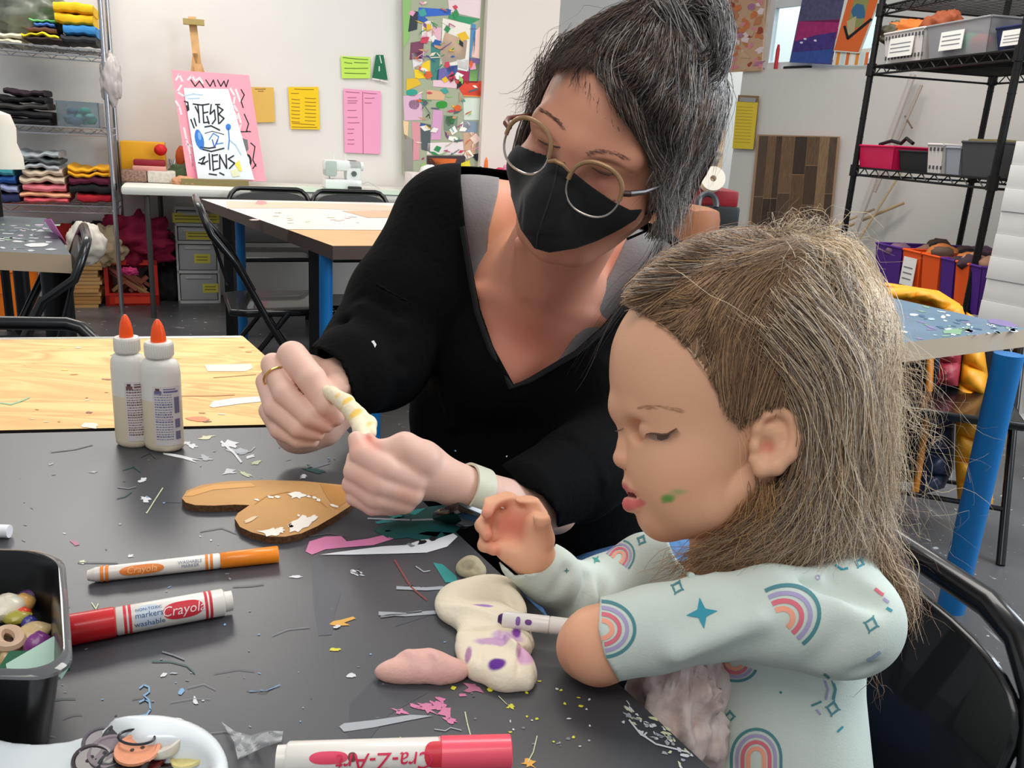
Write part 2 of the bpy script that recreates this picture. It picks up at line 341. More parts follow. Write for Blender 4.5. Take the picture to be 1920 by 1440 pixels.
def ext(p, q, k): return (q[0]+(q[0]-p[0])*k, q[1]+(q[1]-p[1])*k)
nbl, nbr = xy(0, 813), xy(640, 798); nr = xy(1330, 1440)
nbl2 = ext(nbr, nbl, .9); nr2 = ext(nbr, nr, .75); dv = (nr2[0]-nbr[0], nr2[1]-nbr[1])
poly_table('craft_table', 'black craft table in the foreground, splattered with paint and glue', [nbr, nbl2, (nbl2[0]+dv[0]*.98, nbl2[1]+dv[1]*.98), nr2], TZ, .03, SLATE, M((22, 22, 24), rough=.5),
           [(nbr[0]-.12, nbr[1]-.08, BLACKM, .02), (nbl2[0]+.1, nbl2[1]-.1, BLACKM, .02), (nr2[0]-.12, nr2[1]+.05, BLACKM, .02), (nbl2[0]+dv[0]+.1, nbl2[1]+dv[1]+.1, BLACKM, .02)], decals=near_decals)
# plywood-topped table behind
ply = M((232, 178, 104), rough=.5, key='plywood')
nt = ply.node_tree; bs = nt.nodes['Principled BSDF']; tcn = nt.nodes.new('ShaderNodeTexCoord'); mp = nt.nodes.new('ShaderNodeMapping'); mp.inputs['Scale'].default_value = (1.2, 5, 1); mp.inputs['Rotation'].default_value = (0, 0, R(-25))
nt.links.new(tcn.outputs['Object'], mp.inputs[0]); wv = nt.nodes.new('ShaderNodeTexNoise'); wv.inputs['Scale'].default_value = 2.2; wv.inputs['Detail'].default_value = 3; wv.inputs['Distortion'].default_value = 1.2
nt.links.new(mp.outputs[0], wv.inputs['Vector']); cr_ = nt.nodes.new('ShaderNodeValToRGB'); e = cr_.color_ramp
e.elements[0].position = .35; e.elements[0].color = (*lin((238, 198, 122)), 1); e.elements[1].position = .62; e.elements[1].color = (*lin((240, 202, 130)), 1)
for p_, c_ in ((.45, (224, 172, 100)), (.50, (240, 200, 128)), (.54, (216, 160, 92)), (.58, (236, 192, 118))): q_ = e.elements.new(p_); q_.color = (*lin(c_), 1)
nt.links.new(wv.outputs['Fac'], cr_.inputs[0]); nt.links.new(cr_.outputs[0], bs.inputs['Base Color'])
def ply_decals(d):
    L = .0005; rr = random.Random(8)
    def bl(cx, cy, rx, ry, c, jag=.3, n=12, rot=0): flatpoly(d, TF, blob(cx, cy, rx, ry, rot, n, jag), M(c, rough=.5), L)
    flatpoly(d, TF, [(383, 684), (470, 682), (474, 690), (460, 696), (390, 696)], M((238, 228, 200), rough=.5), L)
    flatpoly(d, TF, [(392, 762), (400, 752), (440, 746), (500, 742), (500, 752), (450, 757), (400, 764)], M((226, 226, 222), rough=.5), L)
    bl(170, 798, 17, 5, (224, 222, 205)); bl(370, 786, 22, 4, (232, 140, 90), .4); bl(205, 711, 14, 1.4, (180, 110, 90), .3); bl(168, 773, 6, 1.6, (150, 90, 60)); bl(388, 790, 8, 1.6, (120, 80, 50))
    for y in (630.9, 632):
        scribble(d, TF, [(0, y+3.4), (452, y-.4)], 2.2, M((245, 240, 225), rough=.5), L)
    scribble(d, TF, [(0, 755), (20, 758), (40, 752), (55, 745)], 2.5, M((150, 190, 150), rough=.5), L)
    scribble(d, TF, [(340, 742), (400, 742), (440, 740)], 1.2, M((190, 130, 70), rough=.5), L); scribble(d, TF, [(400, 708), (480, 702)], 1, M((180, 125, 70), rough=.5), L)
    for i in range(30): bl(rr.uniform(5, 470), rr.uniform(650, 795), rr.uniform(2, 8), rr.uniform(.6, 1.6), rr.choice([(206, 150, 84), (245, 225, 190), (190, 135, 80), (245, 215, 110)]), .5, 8)
pfl, pfr = xy(0, 809), xy(640, 795); pbl, pbr = xy(0, 635), xy(455, 630)
g_ = .004
poly_table('plywood_table', 'plywood topped craft table butted against the far side of the black table', [(pfr[0], pfr[1]+g_), (ext(pfr, pfl, .9)[0], ext(pfr, pfl, .9)[1]+g_), ext(pbr, pbl, 1.3), pbr], TZ, .03, ply, M((30, 26, 24), rough=.6),
           [(pfr[0]-.16, pfr[1]+.06, BLACKM, .018), (pbr[0]-.08, pbr[1]-.08, BLACKM, .018), (pbl[0]-.3, pbl[1]-.2, BLACKM, .018)], decals=ply_decals)
# middle group of tables
mz = .72
mt = M((226, 222, 216), rough=.35, noise=.04, scale=3); edg = M((92, 80, 72), rough=.6)
a_, b_, c_ = xy(377, 373, mz), xy(538, 430, mz), xy(624, 461, mz)
vx = Vector((math.cos(R(27)), math.sin(R(27)))); vv = lambda p, k: (p[0]+vx.x*k, p[1]+vx.y*k)
def MF(x, y, l): return PZ(x, y, mz+l)
def mid_decals(d):
    flatpoly(d, MF, [(424, 377), (700, 383), (750, 388), (745, 396), (560, 390), (425, 391)], M((222, 196, 172), rough=.4), .0006)
    flatpoly(d, MF, blob(490, 380, 12, 4, 0, 12, .2), M((232, 150, 150), rough=.4), .001)
    flatpoly(d, MF, [(640, 395), (770, 396), (740, 408), (690, 408)], M((214, 176, 140), rough=.4), .0009)
    rr = random.Random(2)
    for i in range(14): flatpoly(d, MF, blob(rr.uniform(470, 680), rr.uniform(398, 418), rr.uniform(3, 10), rr.uniform(.6, 1.6), 0, 9, .4), M(rr.choice([(200, 205, 205), (228, 220, 190), (236, 205, 200)]), rough=.4), .0012)
dm = .011
poly_table('white_topped_table', 'white painted work table behind the woman, wood topped table butted in front', [a_, b_, vv(b_, 1.35), vv(a_, 1.35)], mz, .045, mt, edg,
           [(a_[0]+.12, a_[1]+.02, BLACKM, .022, a_[0]+.12, a_[1]+.02, 'sq'), (a_[0]+.22, a_[1]-.12, BLUE, .022), (b_[0]+.10, b_[1]+.16, BLACKM, .018, b_[0]+.1, b_[1]+.16, 'sq'), (vv(a_, 1.2)[0], vv(a_, 1.2)[1]-.1, BLACKM, .022), (vv(b_, 1.2)[0], vv(b_, 1.2)[1]+.1, BLACKM, .022)], decals=mid_decals)
mw_ = M((222, 172, 120), rough=.4, noise=.12, scale=8, stretch=(1, 4, 1))
b2 = (b_[0]+.006, b_[1]-.008)
poly_table('wood_topped_table', 'wood topped work table with blue legs behind the woman\'s arm', [b2, c_, vv(c_, 1.35), vv(b2, 1.35)], mz, .045, mw_, M((70, 56, 50), rough=.6),
           [(b_[0]+.12, b_[1]-.05, BLACKM, .024, 0, 0, 'sq'), (c_[0]-.05, c_[1]+.12, BLUE, .023), (c_[0]+.12, c_[1]+.12, BLUE, .024), (vv(c_, 1.2)[0], vv(c_, 1.2)[1]+.1, BLUE, .022), (vv(b2, 1.2)[0], vv(b2, 1.2)[1]-.1, BLACKM, .022)])
# left grey table
lz = .72; l1, l2 = xy(133, 478, lz), xy(86, 409, lz)
vx2 = Vector((math.cos(R(4)), math.sin(R(4)))); v2 = lambda p, k: (p[0]+vx2.x*k, p[1]+vx2.y*k)
def LF(x, y, l): return PZ(x, y, lz+l)
def left_decals(d):
    rr = random.Random(4)
    for i in range(40): flatpoly(d, LF, blob(rr.uniform(0, 105), rr.uniform(418, 470), rr.uniform(3, 14), rr.uniform(.6, 2), 0, 9, .4), M(rr.choice([(200, 205, 205), (150, 170, 150), (190, 170, 190), (215, 215, 215), (110, 120, 130)]), rough=.4), .0008)
    flatpoly(d, LF, blob(70, 459, 22, 4, 0, 12, .2), M((225, 225, 225), rough=.4), .0012)
poly_table('grey_craft_table', 'paint-marked grey table at the far left with beige edge', [l1, l2, v2(l2, -1.6), v2(l1, -1.6)], lz, .05, M((100, 108, 114), rough=.35, noise=.1, scale=6), M((190, 168, 140), rough=.6),
           [(l1[0]-.10, l1[1]+.10, BLACKM, .04), (l2[0]-.05, l2[1]-.10, BLACKM, .025), (l1[0]-1.2, l1[1]+.1, BLACKM, .03)], decals=left_decals)
# right grey-blue table
rz_ = .72; rc, rf, rb = xy(1928, 617, rz_), xy(1600, 652, rz_), xy(1650, 553, rz_)
def RF(x, y, l): return PZ(x, y, rz_+l)
def right_decals(d):
    rr = random.Random(5)
    for i in range(60):
        t = rr.random(); x = 1660+t*250; y = rr.uniform(560+t*50, 645-t*25)
        flatpoly(d, RF, blob(x, y, rr.uniform(2, 10), rr.uniform(.7, 2.6), rr.uniform(0, .3), 8, .4), M(rr.choice([(190, 200, 210), (225, 228, 230), (60, 90, 120), (120, 150, 130), (140, 120, 170), (160, 180, 195)]), rough=.4), .0008)
    flatpoly(d, RF, blob(1880, 606, 30, 6, .15, 12, .3), M((120, 105, 150), rough=.4), .001); flatpoly(d, RF, blob(1790, 622, 18, 5, 0, 12, .3), M((120, 155, 125), rough=.4), .001)
dd = ext(rc, rb, .8); ee = ext(rc, rf, .1)
poly_table('blue_legged_table', 'grey-blue painted table with round blue legs behind the child', [rc, dd, (dd[0]+ee[0]-rc[0], dd[1]+ee[1]-rc[1]), ee], rz_, .045, M((98, 122, 142), rough=.35, noise=.12, scale=7), M((176, 158, 136), rough=.6),
           [(*xy(1893, 660, .68), BLUE, .033), (dd[0]-.1, dd[1]+.0, BLUE, .03), (ee[0]+.1, ee[1]+.1, BLUE, .03)], decals=right_decals)

# ------------------------------------------------------------------ folding chairs
def folding_chair(label, loc, rz, group=None, w=.44, h=.80, seat=.43, lean=.10, cr=.07):
    t = thing('folding_chair', label, 'chair', loc, rz, group)   # faces -y, base centre at origin
    hw = w/2; bm_ = M((16, 16, 18), rough=.28, metal=.2, coat=.3, key='chairblack')
    # main frame: front feet up through the sides to the top of the back
    pts = []
    for s in (-1, 1):
        side = [(s*hw, -.20, .0), (s*hw, .02, .38), (s*hw, .13, .60), (s*hw, .15+lean*.6, h-cr*1.4)]+[(s*(hw-cr+cr*math.cos(a)), .15+lean*(.6+.4*math.sin(a)), h-cr*1.4+cr*1.4*math.sin(a)) for a in (.4, .8, 1.2, 1.57)]
        pts.append(side)
    fr = MB().tube(pts[0]+pts[1][::-1], .0125, bm_, n=10)
    fr.tube([(-hw, -.12, .14), (hw, -.12, .14)], .008, bm_)
    fr.build('frame', t)
    for s in (-1, 1):
        MB().tube([(s*(hw-.02), -.05, .42), (s*(hw-.02), .14, .18), (s*(hw-.02), .25, 0)], .011, bm_, n=10).build('rear_leg', t)
    MB().tube([(-hw+.02, .22, .08), (hw-.02, .22, .08)], .008, bm_).build('stretcher', t)
    n = 20; out = []
    for i in range(n+1):
        a = math.pi*i/n; out.append((-(hw-.018)*math.copysign(abs(math.cos(a))**.55, math.cos(a)), math.sin(a)**.6*.085))
    zc = h-.10; prof = out + [(hw-.018, -.17), (hw-.05, -.19), (-(hw-.05), -.19), (-(hw-.018), -.17)]
    ang = math.atan2(lean*.8, .28)
    mt_ = Matrix.Translation((0, .155+lean*.55, zc)) @ Matrix.Rotation(-ang, 4, 'X') @ Matrix.Rotation(R(90), 4, 'X')
    MB().prism(prof, -.006, .006, bm_, mtx=mt_).build('backrest', t, bevel=.004)
    sp = [(-hw+.02, -.22), (hw-.02, -.22), (hw-.015, .1), (hw-.05, .16), (-hw+.05, .16), (-hw+.015, .1)]
    MB().prism(sp, seat-.025, seat, bm_).build('seat', t, bevel=.008)
    return t
def top_at(px, py, h): q = PZ(px, py, h); return q
def place_top(px, py, h, rz, lean=.1):                   # put the top centre of the back at a point
    q = PZ(px, py, h); off = Matrix.Rotation(rz, 3, 'Z') @ Vector((0, .15+lean, 0)); return (q.x-off.x, q.y-off.y, 0)
folding_chair('black folding chair tucked behind the white table, the one below the easel', place_top(504, 354, .735, R(25)), R(25), h=.735)
folding_chair('black folding chair tucked behind the white table, below the sewing machine', place_top(655, 359, .735, R(25)), R(25), h=.735)
q = PZ(505, 562, .43); folding_chair('black folding chair standing sideways at the left side of the white table', (q.x, q.y, 0), R(112))
folding_chair('black folding chair at the grey table, beside the stack of wood', place_top(160, 436, .755, R(-62)), R(-62), h=.755)
folding_chair('black folding chair whose rounded back peeks over the plywood table', place_top(-45, 605, .72, R(12)), R(12), h=.72)
# ================================================================== things along the walls
def st_(fr, px, py, z): return fr.loc(PZ(px, py, z))     # standing point in a wall's frame
def single(name, mb, label, cat, fr=None, group=None, smooth=True, bevel=0, base=None, kind=None):
    # one-mesh thing; mb is in frame coordinates, origin moved to its base centre
    xs = [v[0] for v in mb.v]; ys = [v[1] for v in mb.v]; zs = [v[2] for v in mb.v]
    c = Vector(((min(xs)+max(xs))/2, (min(ys)+max(ys))/2, min(zs)))
    mb.v = [tuple(Vector(v)-c) for v in mb.v]
    loc = fr.w(*c) if fr else c
    o = mb.build(name, None, loc=loc, rz=fr.a if fr else 0, smooth=smooth, bevel=bevel)
    return tag(o, label, cat, group, kind)
def rel(fr, base):                                       # child meshes are given in frame coordinates relative to base
    return base
ORD = ['lowest', 'second from the floor', 'third from the floor', 'fourth from the floor', 'fifth from the floor', 'sixth from the floor', 'sixth from the top', 'fifth from the top', 'fourth from the top', 'third from the top', 'second from the top', 'topmost']
# ---- white folding table along the back wall
A0 = st_(WB, 226, 349, .72); A1 = st_(WB, 812, 366, .72)
wt = thing('folding_table', 'long white plastic folding table along the back wall', 'table', WB.w(A0[0], 0, 0), WB.a)
tl = A1[0]-A0[0]+.9; ty = A0[1]
MB().box(0, tl, ty, -.03, .675, .72, M((222, 222, 212), rough=.45), b=.015).build('tabletop', wt, bevel=0)
for x in (.12, tl-.3):
    MB().tube([(x, ty+.08, .68), (x, ty+.08, 0)], .014, M((90, 88, 88), rough=.4, metal=.6)).build('leg', wt)
    MB().tube([(x+.05, -.12, .68), (x+.05, -.12, 0)], .014, M((90, 88, 88), rough=.4, metal=.6)).build('leg', wt)
def bx(px0, px1, pb, pt, z, depth, fr=WB, dy=0):         # box standing at height z whose front spans the pixels
    a = st_(fr, px0, pb, z); b = fr.hit(px1, pb, -(a[1]+dy)); t = fr.hit((px0+px1)/2, pt, -(a[1]+dy))
    m = fr.hit((px0+px1)/2, pb, -(a[1]+dy))
    return a[0], b[0], a[1]+dy, a[1]+dy+depth, z, z+(t[2]-m[2])
# ---- drawer tower
x0, x1, y0, y1, z0, z1 = bx(335, 414, 569, 388, 0, .36); dt = thing('drawer_tower', 'clear plastic four-drawer tower with yellow labels under the white table', 'drawers', WB.w((x0+x1)/2, y0, 0), WB.a)
dw = (x1-x0)/2; clr = M((196, 198, 200), rough=.3, trans=.25, key='cleardrawer'); frm = M((200, 200, 198), rough=.35)
f = MB()
hs = [0, .315*z1, .62*z1, .80*z1, .965*z1]
for z in hs: f.box(-dw, dw, 0, .36, z, z+.018, frm)
f.box(-dw, -dw+.012, 0, .36, 0, z1, frm); f.box(dw-.012, dw, 0, .36, 0, z1, frm); f.box(-dw, dw, .345, .36, 0, z1, frm); f.build('frame', dt, smooth=False)
for i in range(4):
    d = MB().box(-dw+.016, dw-.016, -.008, .33, hs[i]+.022, hs[i+1]-.006, clr, b=.006).build('drawer', dt)
    MB().box(-dw+.05, dw-.05, -.018, -.008, hs[i+1]-.028, hs[i+1]-.014, frm).build('drawer_handle', d)
    lx0, lx1 = [(.02, .11), (-.02, .07), (-.06, .13), (-.13, .13)][i]; lz = (hs[i]+hs[i+1])/2; lb = MB().box(lx0, lx1, -.0095, -.008, lz-.025, lz+.03, M((222, 212, 80), rough=.6))
    for k in range(2): lb.box(lx0+.012, lx1-.015, -.0105, -.0095, lz-.008+k*.018, lz-.003+k*.018, M((120, 110, 60)))
    lb.build('label', d, smooth=False)
# ---- red milk crate with sticks and tulle
x0, x1, y0, y1, z0, z1 = bx(199, 299, 574, 488, 0, .28); RED = M((214, 48, 34), rough=.5)
ct = thing('milk_crate', 'red plastic milk crate full of wood offcuts on the floor', 'crate', WB.w((x0+x1)/2, (y0+y1)/2, 0), WB.a); w2 = (x1-x0)/2; d2 = .14
f = MB(); f.box(-w2, w2, -d2, d2, 0, .012, RED)
for (xa, xb, ya, yb) in ((-w2, w2, -d2, -d2+.012), (-w2, w2, d2-.012, d2), (-w2, -w2+.012, -d2, d2), (w2-.012, w2, -d2, d2)):
    f.box(xa, xb, ya, yb, 0, .06, RED); f.box(xa, xb, ya, yb, z1-.03, z1, RED)
for sx in (-1, 1):
    for sy in (-1, 1): f.box(sx*w2-.022*(sx > 0), sx*w2+.022*(sx < 0), sy*d2-.022*(sy > 0), sy*d2+.022*(sy < 0), 0, z1, RED)
f.box(-w2, w2, -d2-.004, -d2+.01, .062, .075, RED); f.box(-w2+.05, w2-.05, -d2-.006, -d2, .015, .05, M((236, 70, 40), rough=.5))
f.build('basket', ct, smooth=False)
rr = random.Random(11)
for i in range(16):
    b = MB(); l = rr.uniform(.12, .22); b.box(-l/2, l/2, -.012, .012, -.01, .01, M(rr.choice([(190, 150, 100), (150, 90, 70), (205, 165, 120), (170, 100, 80)]), rough=.7))
    mt_ = WB.w((x0+x1)/2+rr.uniform(-.05, .05), y0+.05+rr.uniform(0, .16), .06+rr.uniform(0, z1-.12))
    o = b.build('wood_offcut', None, smooth=False); o.location = mt_; o.rotation_euler = (rr.uniform(-.5, .5), rr.choice([.7, .8, -.7, .6]), WB.a+rr.uniform(-.5, .3))
    tag(o, 'small wood offcut lying among the others in the red crate', 'wood', 'wood offcuts in the red crate')
def crumple(name, c, r, sc, m, label, cat, amp=.22, fq=2.2, n=56, fr=None, group=None, seed=0, parent=None):
    mb = MB(); k = n//2
    from mathutils import noise as nz
    vs = []
    for i in range(k+1):
        for j in range(n):
            th = math.pi*i/k; ph = 2*math.pi*j/n; d = Vector((math.sin(th)*math.cos(ph), math.sin(th)*math.sin(ph), -math.cos(th)))
            a = 1+amp*(nz.noise(d*fq+Vector((seed, 0, 0)))+.6*abs(nz.noise(d*fq*2.5+Vector((0, seed, 0)))))
            vs.append(Vector((d.x*sc[0], d.y*sc[1], d.z*sc[2]))*r*a)
    fs = [(i*n+j, i*n+(j+1) % n, (i+1)*n+(j+1) % n, (i+1)*n+j) for i in range(k) for j in range(n)]
    mb.add(vs, fs, m); o = mb.build(name, parent, loc=c, rz=0, angle=80)
    if label: tag(o, label, cat, group)
    return o
crumple('tulle_bundle', WB.w((x0+x1)/2+.03, y0+.1, z1+.10), .17, (1.15, .8, .75), M((150, 22, 62), rough=.8, alpha=.9), 'crumpled magenta tulle heaped on top of the red crate', 'fabric', .5, 3)
p0 = PZ(241, 510, .2); crumple('pink_tulle_scrap', P(243, 509, 4.82), .035, (1.3, .6, .6), M((206, 60, 120), rough=.8), 'small bright pink scrap caught at the rim of the red crate', 'fabric', .4, 3)
# ---- stack of wood boards
x0, x1, y0, y1, z0, z1 = bx(118, 182, 577, 492, 0, .3)
for i in range(12):
    h_ = z1/12; b = MB().box(x0+rr.uniform(-.01, .02)+i*.002, x1+rr.uniform(-.01, .02)+i*.003, y0+rr.uniform(-.01, .01), y1, i*h_, i*h_+h_*.86, M(rr.choice([(214, 168, 104), (196, 146, 84), (222, 180, 120)]), rough=.7))
    single('wood_board', b, 'thin wooden board, '+ORD[i]+' in the stack left of the red crate', 'board', WB, 'stacked wood boards by the red crate', smooth=False)
# crumpled bags and boxes behind the chair
crumple('white_bag', P(160, 458, 4.5), .11, (.9, .6, 1.0), M((215, 208, 196), rough=.7), 'crumpled white cloth bag behind the folding chair', 'bag', .18, 2.4)
crumple('cream_bag', P(196, 462, 4.9), .12, (.9, .6, .9), M((206, 186, 148), rough=.7), 'cream cloth bag between the white bag and the crate', 'bag', .35, 3, seed=4)
crumple('dark_bundle', P(212, 432, 5.0), .10, (1.6, .6, .5), M((26, 28, 30), rough=.8), 'dark bundle of fabric under the chrome rack', 'fabric', .35, 3, seed=5)
crumple('red_bundle', P(125, 437, 5.0), .07, (1.3, .6, .7), M((190, 44, 40), rough=.8), 'red bundle of fabric under the chrome rack', 'fabric', .35, 3, seed=6)
crumple('green_bundle', P(145, 428, 5.1), .06, (1.3, .6, .6), M((40, 60, 44), rough=.8), 'dark green bundle of fabric under the chrome rack', 'fabric', .35, 3, seed=7)
crumple('black_bag', P(310, 540, 5.25), .14, (.9, .6, 1.0), M((24, 23, 24), rough=.8), 'black bag on the floor between crate and drawer tower', 'bag', .3, 3, seed=8)
crumple('grey_bag', P(312, 470, 5.3), .11, (.6, .5, 1.1), M((110, 96, 86), rough=.8), 'grey-brown bag leaning between crate and drawer tower', 'bag', .35, 3, seed=9)
# pink sheet on the grey table's corner
pk = MB(); q = [PZ(82, 413, .75), PZ(96, 412, .78), PZ(126, 460, .70), PZ(112, 452, .70)]
pk.add([q[0], q[1], q[2], q[3]]+[v+Vector((0, 0, .003)) for v in q], [(0, 1, 2, 3), (7, 6, 5, 4), (0, 4, 5, 1), (1, 5, 6, 2), (2, 6, 7, 3), (3, 7, 4, 0)], M((232, 130, 200), rough=.6))
single('pink_card', pk, 'bright pink card hanging off the edge of the grey table', 'paper', smooth=False)
# orange bucket under the grey table
q = PZ(-10, 612, 0); 
bk = thing('orange_bucket', 'orange tub under the grey table', 'bucket', (q.x-.05, q.y+.15, 0))
MB().lathe([(.01, 0), (.17, 0), (.19, .28), (.20, .28), (.2, .30), (.19, .335), (.205, .335), (.205, .35), (.17, .35), (.165, .02), (.01, .02)], M((236, 118, 20), rough=.45), n=40, cap=False).build('tub', bk)
MB().tube([(.19*math.cos(a), .19*math.sin(a)-.01, .2-.09*math.sin(a+1.2)) for a in [(-2.6+i*.12) for i in range(16)]], .003, M((200, 90, 12))).build('handle', bk)

# ------------------------------------------------------------------ chrome wire rack, left
ZS = [WB.hit(205, y, .52)[2] for y in (388, 243)] + [WB.hit(188, 95, .52)[2]]
ZS = [ZS[0], ZS[1], ZS[2]]
XR = WB.hit(215, 388, .52)[0]; XL = XR-1.35
def wire_rack(name, label, W, D, zs, ztop, m, nw=26, loc=(0, 0, 0), rz=0, zig=.035, zt2=None):
    t = thing(name, label, 'shelf', loc, rz)
    for sx in (0, 1):
        for sy in (0, 1):
            p = MB().tube([(sx*W, -sy*D, 0), (sx*W, -sy*D, ztop)], .0125, m, n=12)
            for z in np.arange(.1, ztop, .12): p.tube([(sx*W, -sy*D, z), (sx*W, -sy*D, z+.006)], .0138, m, n=12)
            p.build('post', t)
    for z in zs:
        s = MB()
        for zz in (z, z-zig):
            s.tube([(0, 0, zz), (W, 0, zz)], .0035, m, n=6); s.tube([(0, -D, zz), (W, -D, zz)], .0045, m, n=6); s.tube([(0, 0, zz), (0, -D, zz)], .0035, m, n=6); s.tube([(W, 0, zz), (W, -D, zz)], .0035, m, n=6)
        n = int(W/.05)
        for yy in (0, -D): s.tube([(W*i/n, yy, z-(zig if i % 2 else 0)) for i in range(n+1)], .0025, m, n=5)
        for i in range(nw): x = W*(i+.5)/nw; s.tube([(x, 0, z), (x, -D, z)], .0016, m, n=4)
        for i in range(3): y = -D*(i+1)/4; s.tube([(0, y, z-.004), (W, y, z-.004)], .003, m, n=5)
        s.build('wire_shelf', t)
    return t
wire_rack('chrome_wire_rack', 'chrome wire shelving rack full of folded fabric at the left wall', XR-XL, .46, ZS+[ZS[2]+.52], 2.05, CHROME, loc=WB.w(XL, -.06, 0), rz=WB.a)
def fold(px0, px1, pb, pt, shelf, c, label, n=3, off=.50, dep=.34, c2=None, wob=.003, cat='fabric', name='folded_fabric', grp=None):
    z = ZS[shelf]; a = WB.hit(px0, pb, off); b = WB.hit(px1, pb, off); t = WB.hit((px0+px1)/2, pt, off); zb = WB.hit((px0+px1)/2, pb, off)[2]
    hgt = t[2]-zb; mb = MB(); rr = random.Random(int(px0*7+pb)); y0 = -off
    for i in range(n):
        za = zb+hgt*i/n; zc = zb+hgt*(i+1)/n; m = M(c if (not c2 or i % 2 == 0) else c2, rough=.85, bump=.2, bscale=40)
        x0, x1 = a[0]+rr.uniform(0, .02), b[0]-rr.uniform(0, .02); q = rr.uniform(0, 6)
        # a folded layer: soft rounded slab with a wavy top
        def fn(u, v):
            th = 2*math.pi*v; sy = math.copysign(abs(math.cos(th))**.35, math.cos(th)); sz = math.copysign(abs(math.sin(th))**.6, math.sin(th))
            ed = 1-.10*abs(2*u-1)**8
            return (x0+(x1-x0)*u, y0+dep/2+sy*dep/2*(1-.02*math.sin(u*9+q)), (za+zc)/2+sz*(zc-za)/2*ed+wob*math.sin(u*7+q+v*2)+wob*.6*math.sin(u*19+q))
        k = len(mb.v); nu, nv = 18, 16; mb.grid(fn, nu, nv, m)
        mb.f += [tuple(k+j*(nu+1) for j in range(nv))[::-1], tuple(k+j*(nu+1)+nu for j in range(nv))]; mb.m += [mb.mi(m)]*2
    return single(name, mb, label, cat, WB, grp, smooth=True)
fold(113, 184, 82, 66, 2, (46, 50, 52), 'folded charcoal cloth at the bottom of the pile on the top shelf', 1)
fold(112, 184, 66, 45, 2, (60, 140, 206), 'folded blue cloth under the yellow one on the top shelf', 1)
fold(102, 181, 46, 3, 2, (244, 192, 22), 'thick folded yellow cloth on top of the pile on the top shelf', 2)
fold(40, 118, 78, 68, 2, (50, 34, 32), 'dark brown cloth lying flat on the top shelf', 1, off=.505)
fold(38, 116, 69, 62, 2, (246, 214, 36), 'crumpled yellow cloth over the brown one on the top shelf', 1, wob=.007)
fold(45, 112, 61, 50, 2, (96, 62, 56), 'reddish brown cloth under the blue one on the top shelf', 1, off=.47)
fold(58, 110, 50, 42, 2, (70, 120, 200), 'thin blue cloth lying left of the yellow pile', 1, off=.46)
fold(54, 110, 42, 36, 2, (110, 190, 110), 'thin green cloth lying over the thin blue one', 1, off=.45)
fold(-30, 42, 82, 60, 2, (226, 218, 190), 'cream cloth at the left end of the top shelf', 2)
crumple('dark_plastic_bag', WB.w(WB.hit(50, 20, .3)[0], -.25, WB.hit(50, 20, .3)[2]), .16, (1.3, .6, .8), M((120, 124, 112), rough=.3), 'greyish plastic bag of fabric at the back of the top shelf', 'bag', .3, 3, seed=12)
fold(-30, 100, 234, 206, 1, (24, 25, 28), 'folded black cloth at the bottom of the dark pile on the middle shelf', 2)
fold(-40, 92, 205, 192, 1, (60, 58, 56), 'folded dark grey cloth in the dark pile on the middle shelf', 1, wob=.005)
fold(-10, 88, 192, 180, 1, (18, 18, 20), 'thin black cloth in the middle of the dark pile', 1, wob=.005)
fold(4, 88, 180, 168, 1, (44, 28, 40), 'dark plum cloth on top of the dark pile on the middle shelf', 1, wob=.005)
# clear bin
zb = ZS[1]; a = WB.hit(108, 234, .5); b = WB.hit(187, 234, .5); t = WB.hit(150, 187, .5)
cb = thing('clear_storage_box', 'clear plastic box of teal and blue scraps on the chrome rack', 'box', WB.w((a[0]+b[0])/2, -.34, zb), WB.a); hw = (b[0]-a[0])/2; hh = t[2]-a[2]
mb = MB()
cl = M((205, 215, 220), rough=.1, trans=.9, ior=1.1, key='clearbox')
for (xa, xb, ya, yb) in ((-hw, hw, -.16, -.156), (-hw, hw, .156, .16), (-hw, -hw+.004, -.16, .16), (hw-.004, hw, -.16, .16)): mb.box(xa, xb, ya, yb, 0, hh, cl)
mb.box(-hw, hw, -.16, .16, 0, .004, cl); mb.box(-hw-.006, hw+.006, -.166, -.158, hh-.008, hh, cl); mb.build('tub', cb, smooth=False)
for i in range(24):
    o = crumple('fabric_scrap', WB.w((a[0]+b[0])/2+rr.uniform(-hw+.04, hw-.04), -.34+rr.uniform(-.11, .1), zb+.03+rr.uniform(0, hh*.45)), rr.uniform(.02, .032), (1.2, 1, .7), M([(60, 175, 160), (74, 100, 130), (120, 190, 180)][i % 3], rough=.8), ['teal', 'slate blue', 'pale aqua'][i % 3]+' scrap inside the clear box on the chrome rack', 'scrap', .3, 3, n=12, group=['teal', 'slate blue', 'pale aqua'][i % 3]+' scraps in the clear box', seed=i)
fold(38, 135, 381, 361, 0, (214, 90, 100), 'folded pink patterned cloth on the bottom shelf', 2, c2=(232, 170, 130))
fold(40, 124, 361, 346, 0, (224, 120, 130), 'thin salmon pink cloth on the pink patterned one', 1)
fold(36, 122, 345, 318, 0, (214, 192, 168), 'crumpled beige cloth above the pink ones on the bottom shelf', 2, wob=.007)
fold(30, 117, 318, 286, 0, (176, 182, 186), 'shiny silver grey folded cloth on the beige one', 3, c2=(90, 96, 98), wob=.007)
fold(138, 214, 381, 364, 0, (176, 24, 42), 'folded red patterned cloth at the right end of the bottom shelf', 1)
fold(130, 214, 364, 346, 0, (26, 26, 30), 'black cloth above the red patterned one', 1, wob=.005)
fold(126, 210, 348, 332, 0, (92, 22, 50), 'maroon cloth under the mustard one', 1, wob=.005)
fold(122, 210, 333, 314, 0, (240, 172, 26), 'mustard yellow cloth topping the right pile of the bottom shelf', 2, wob=.007)
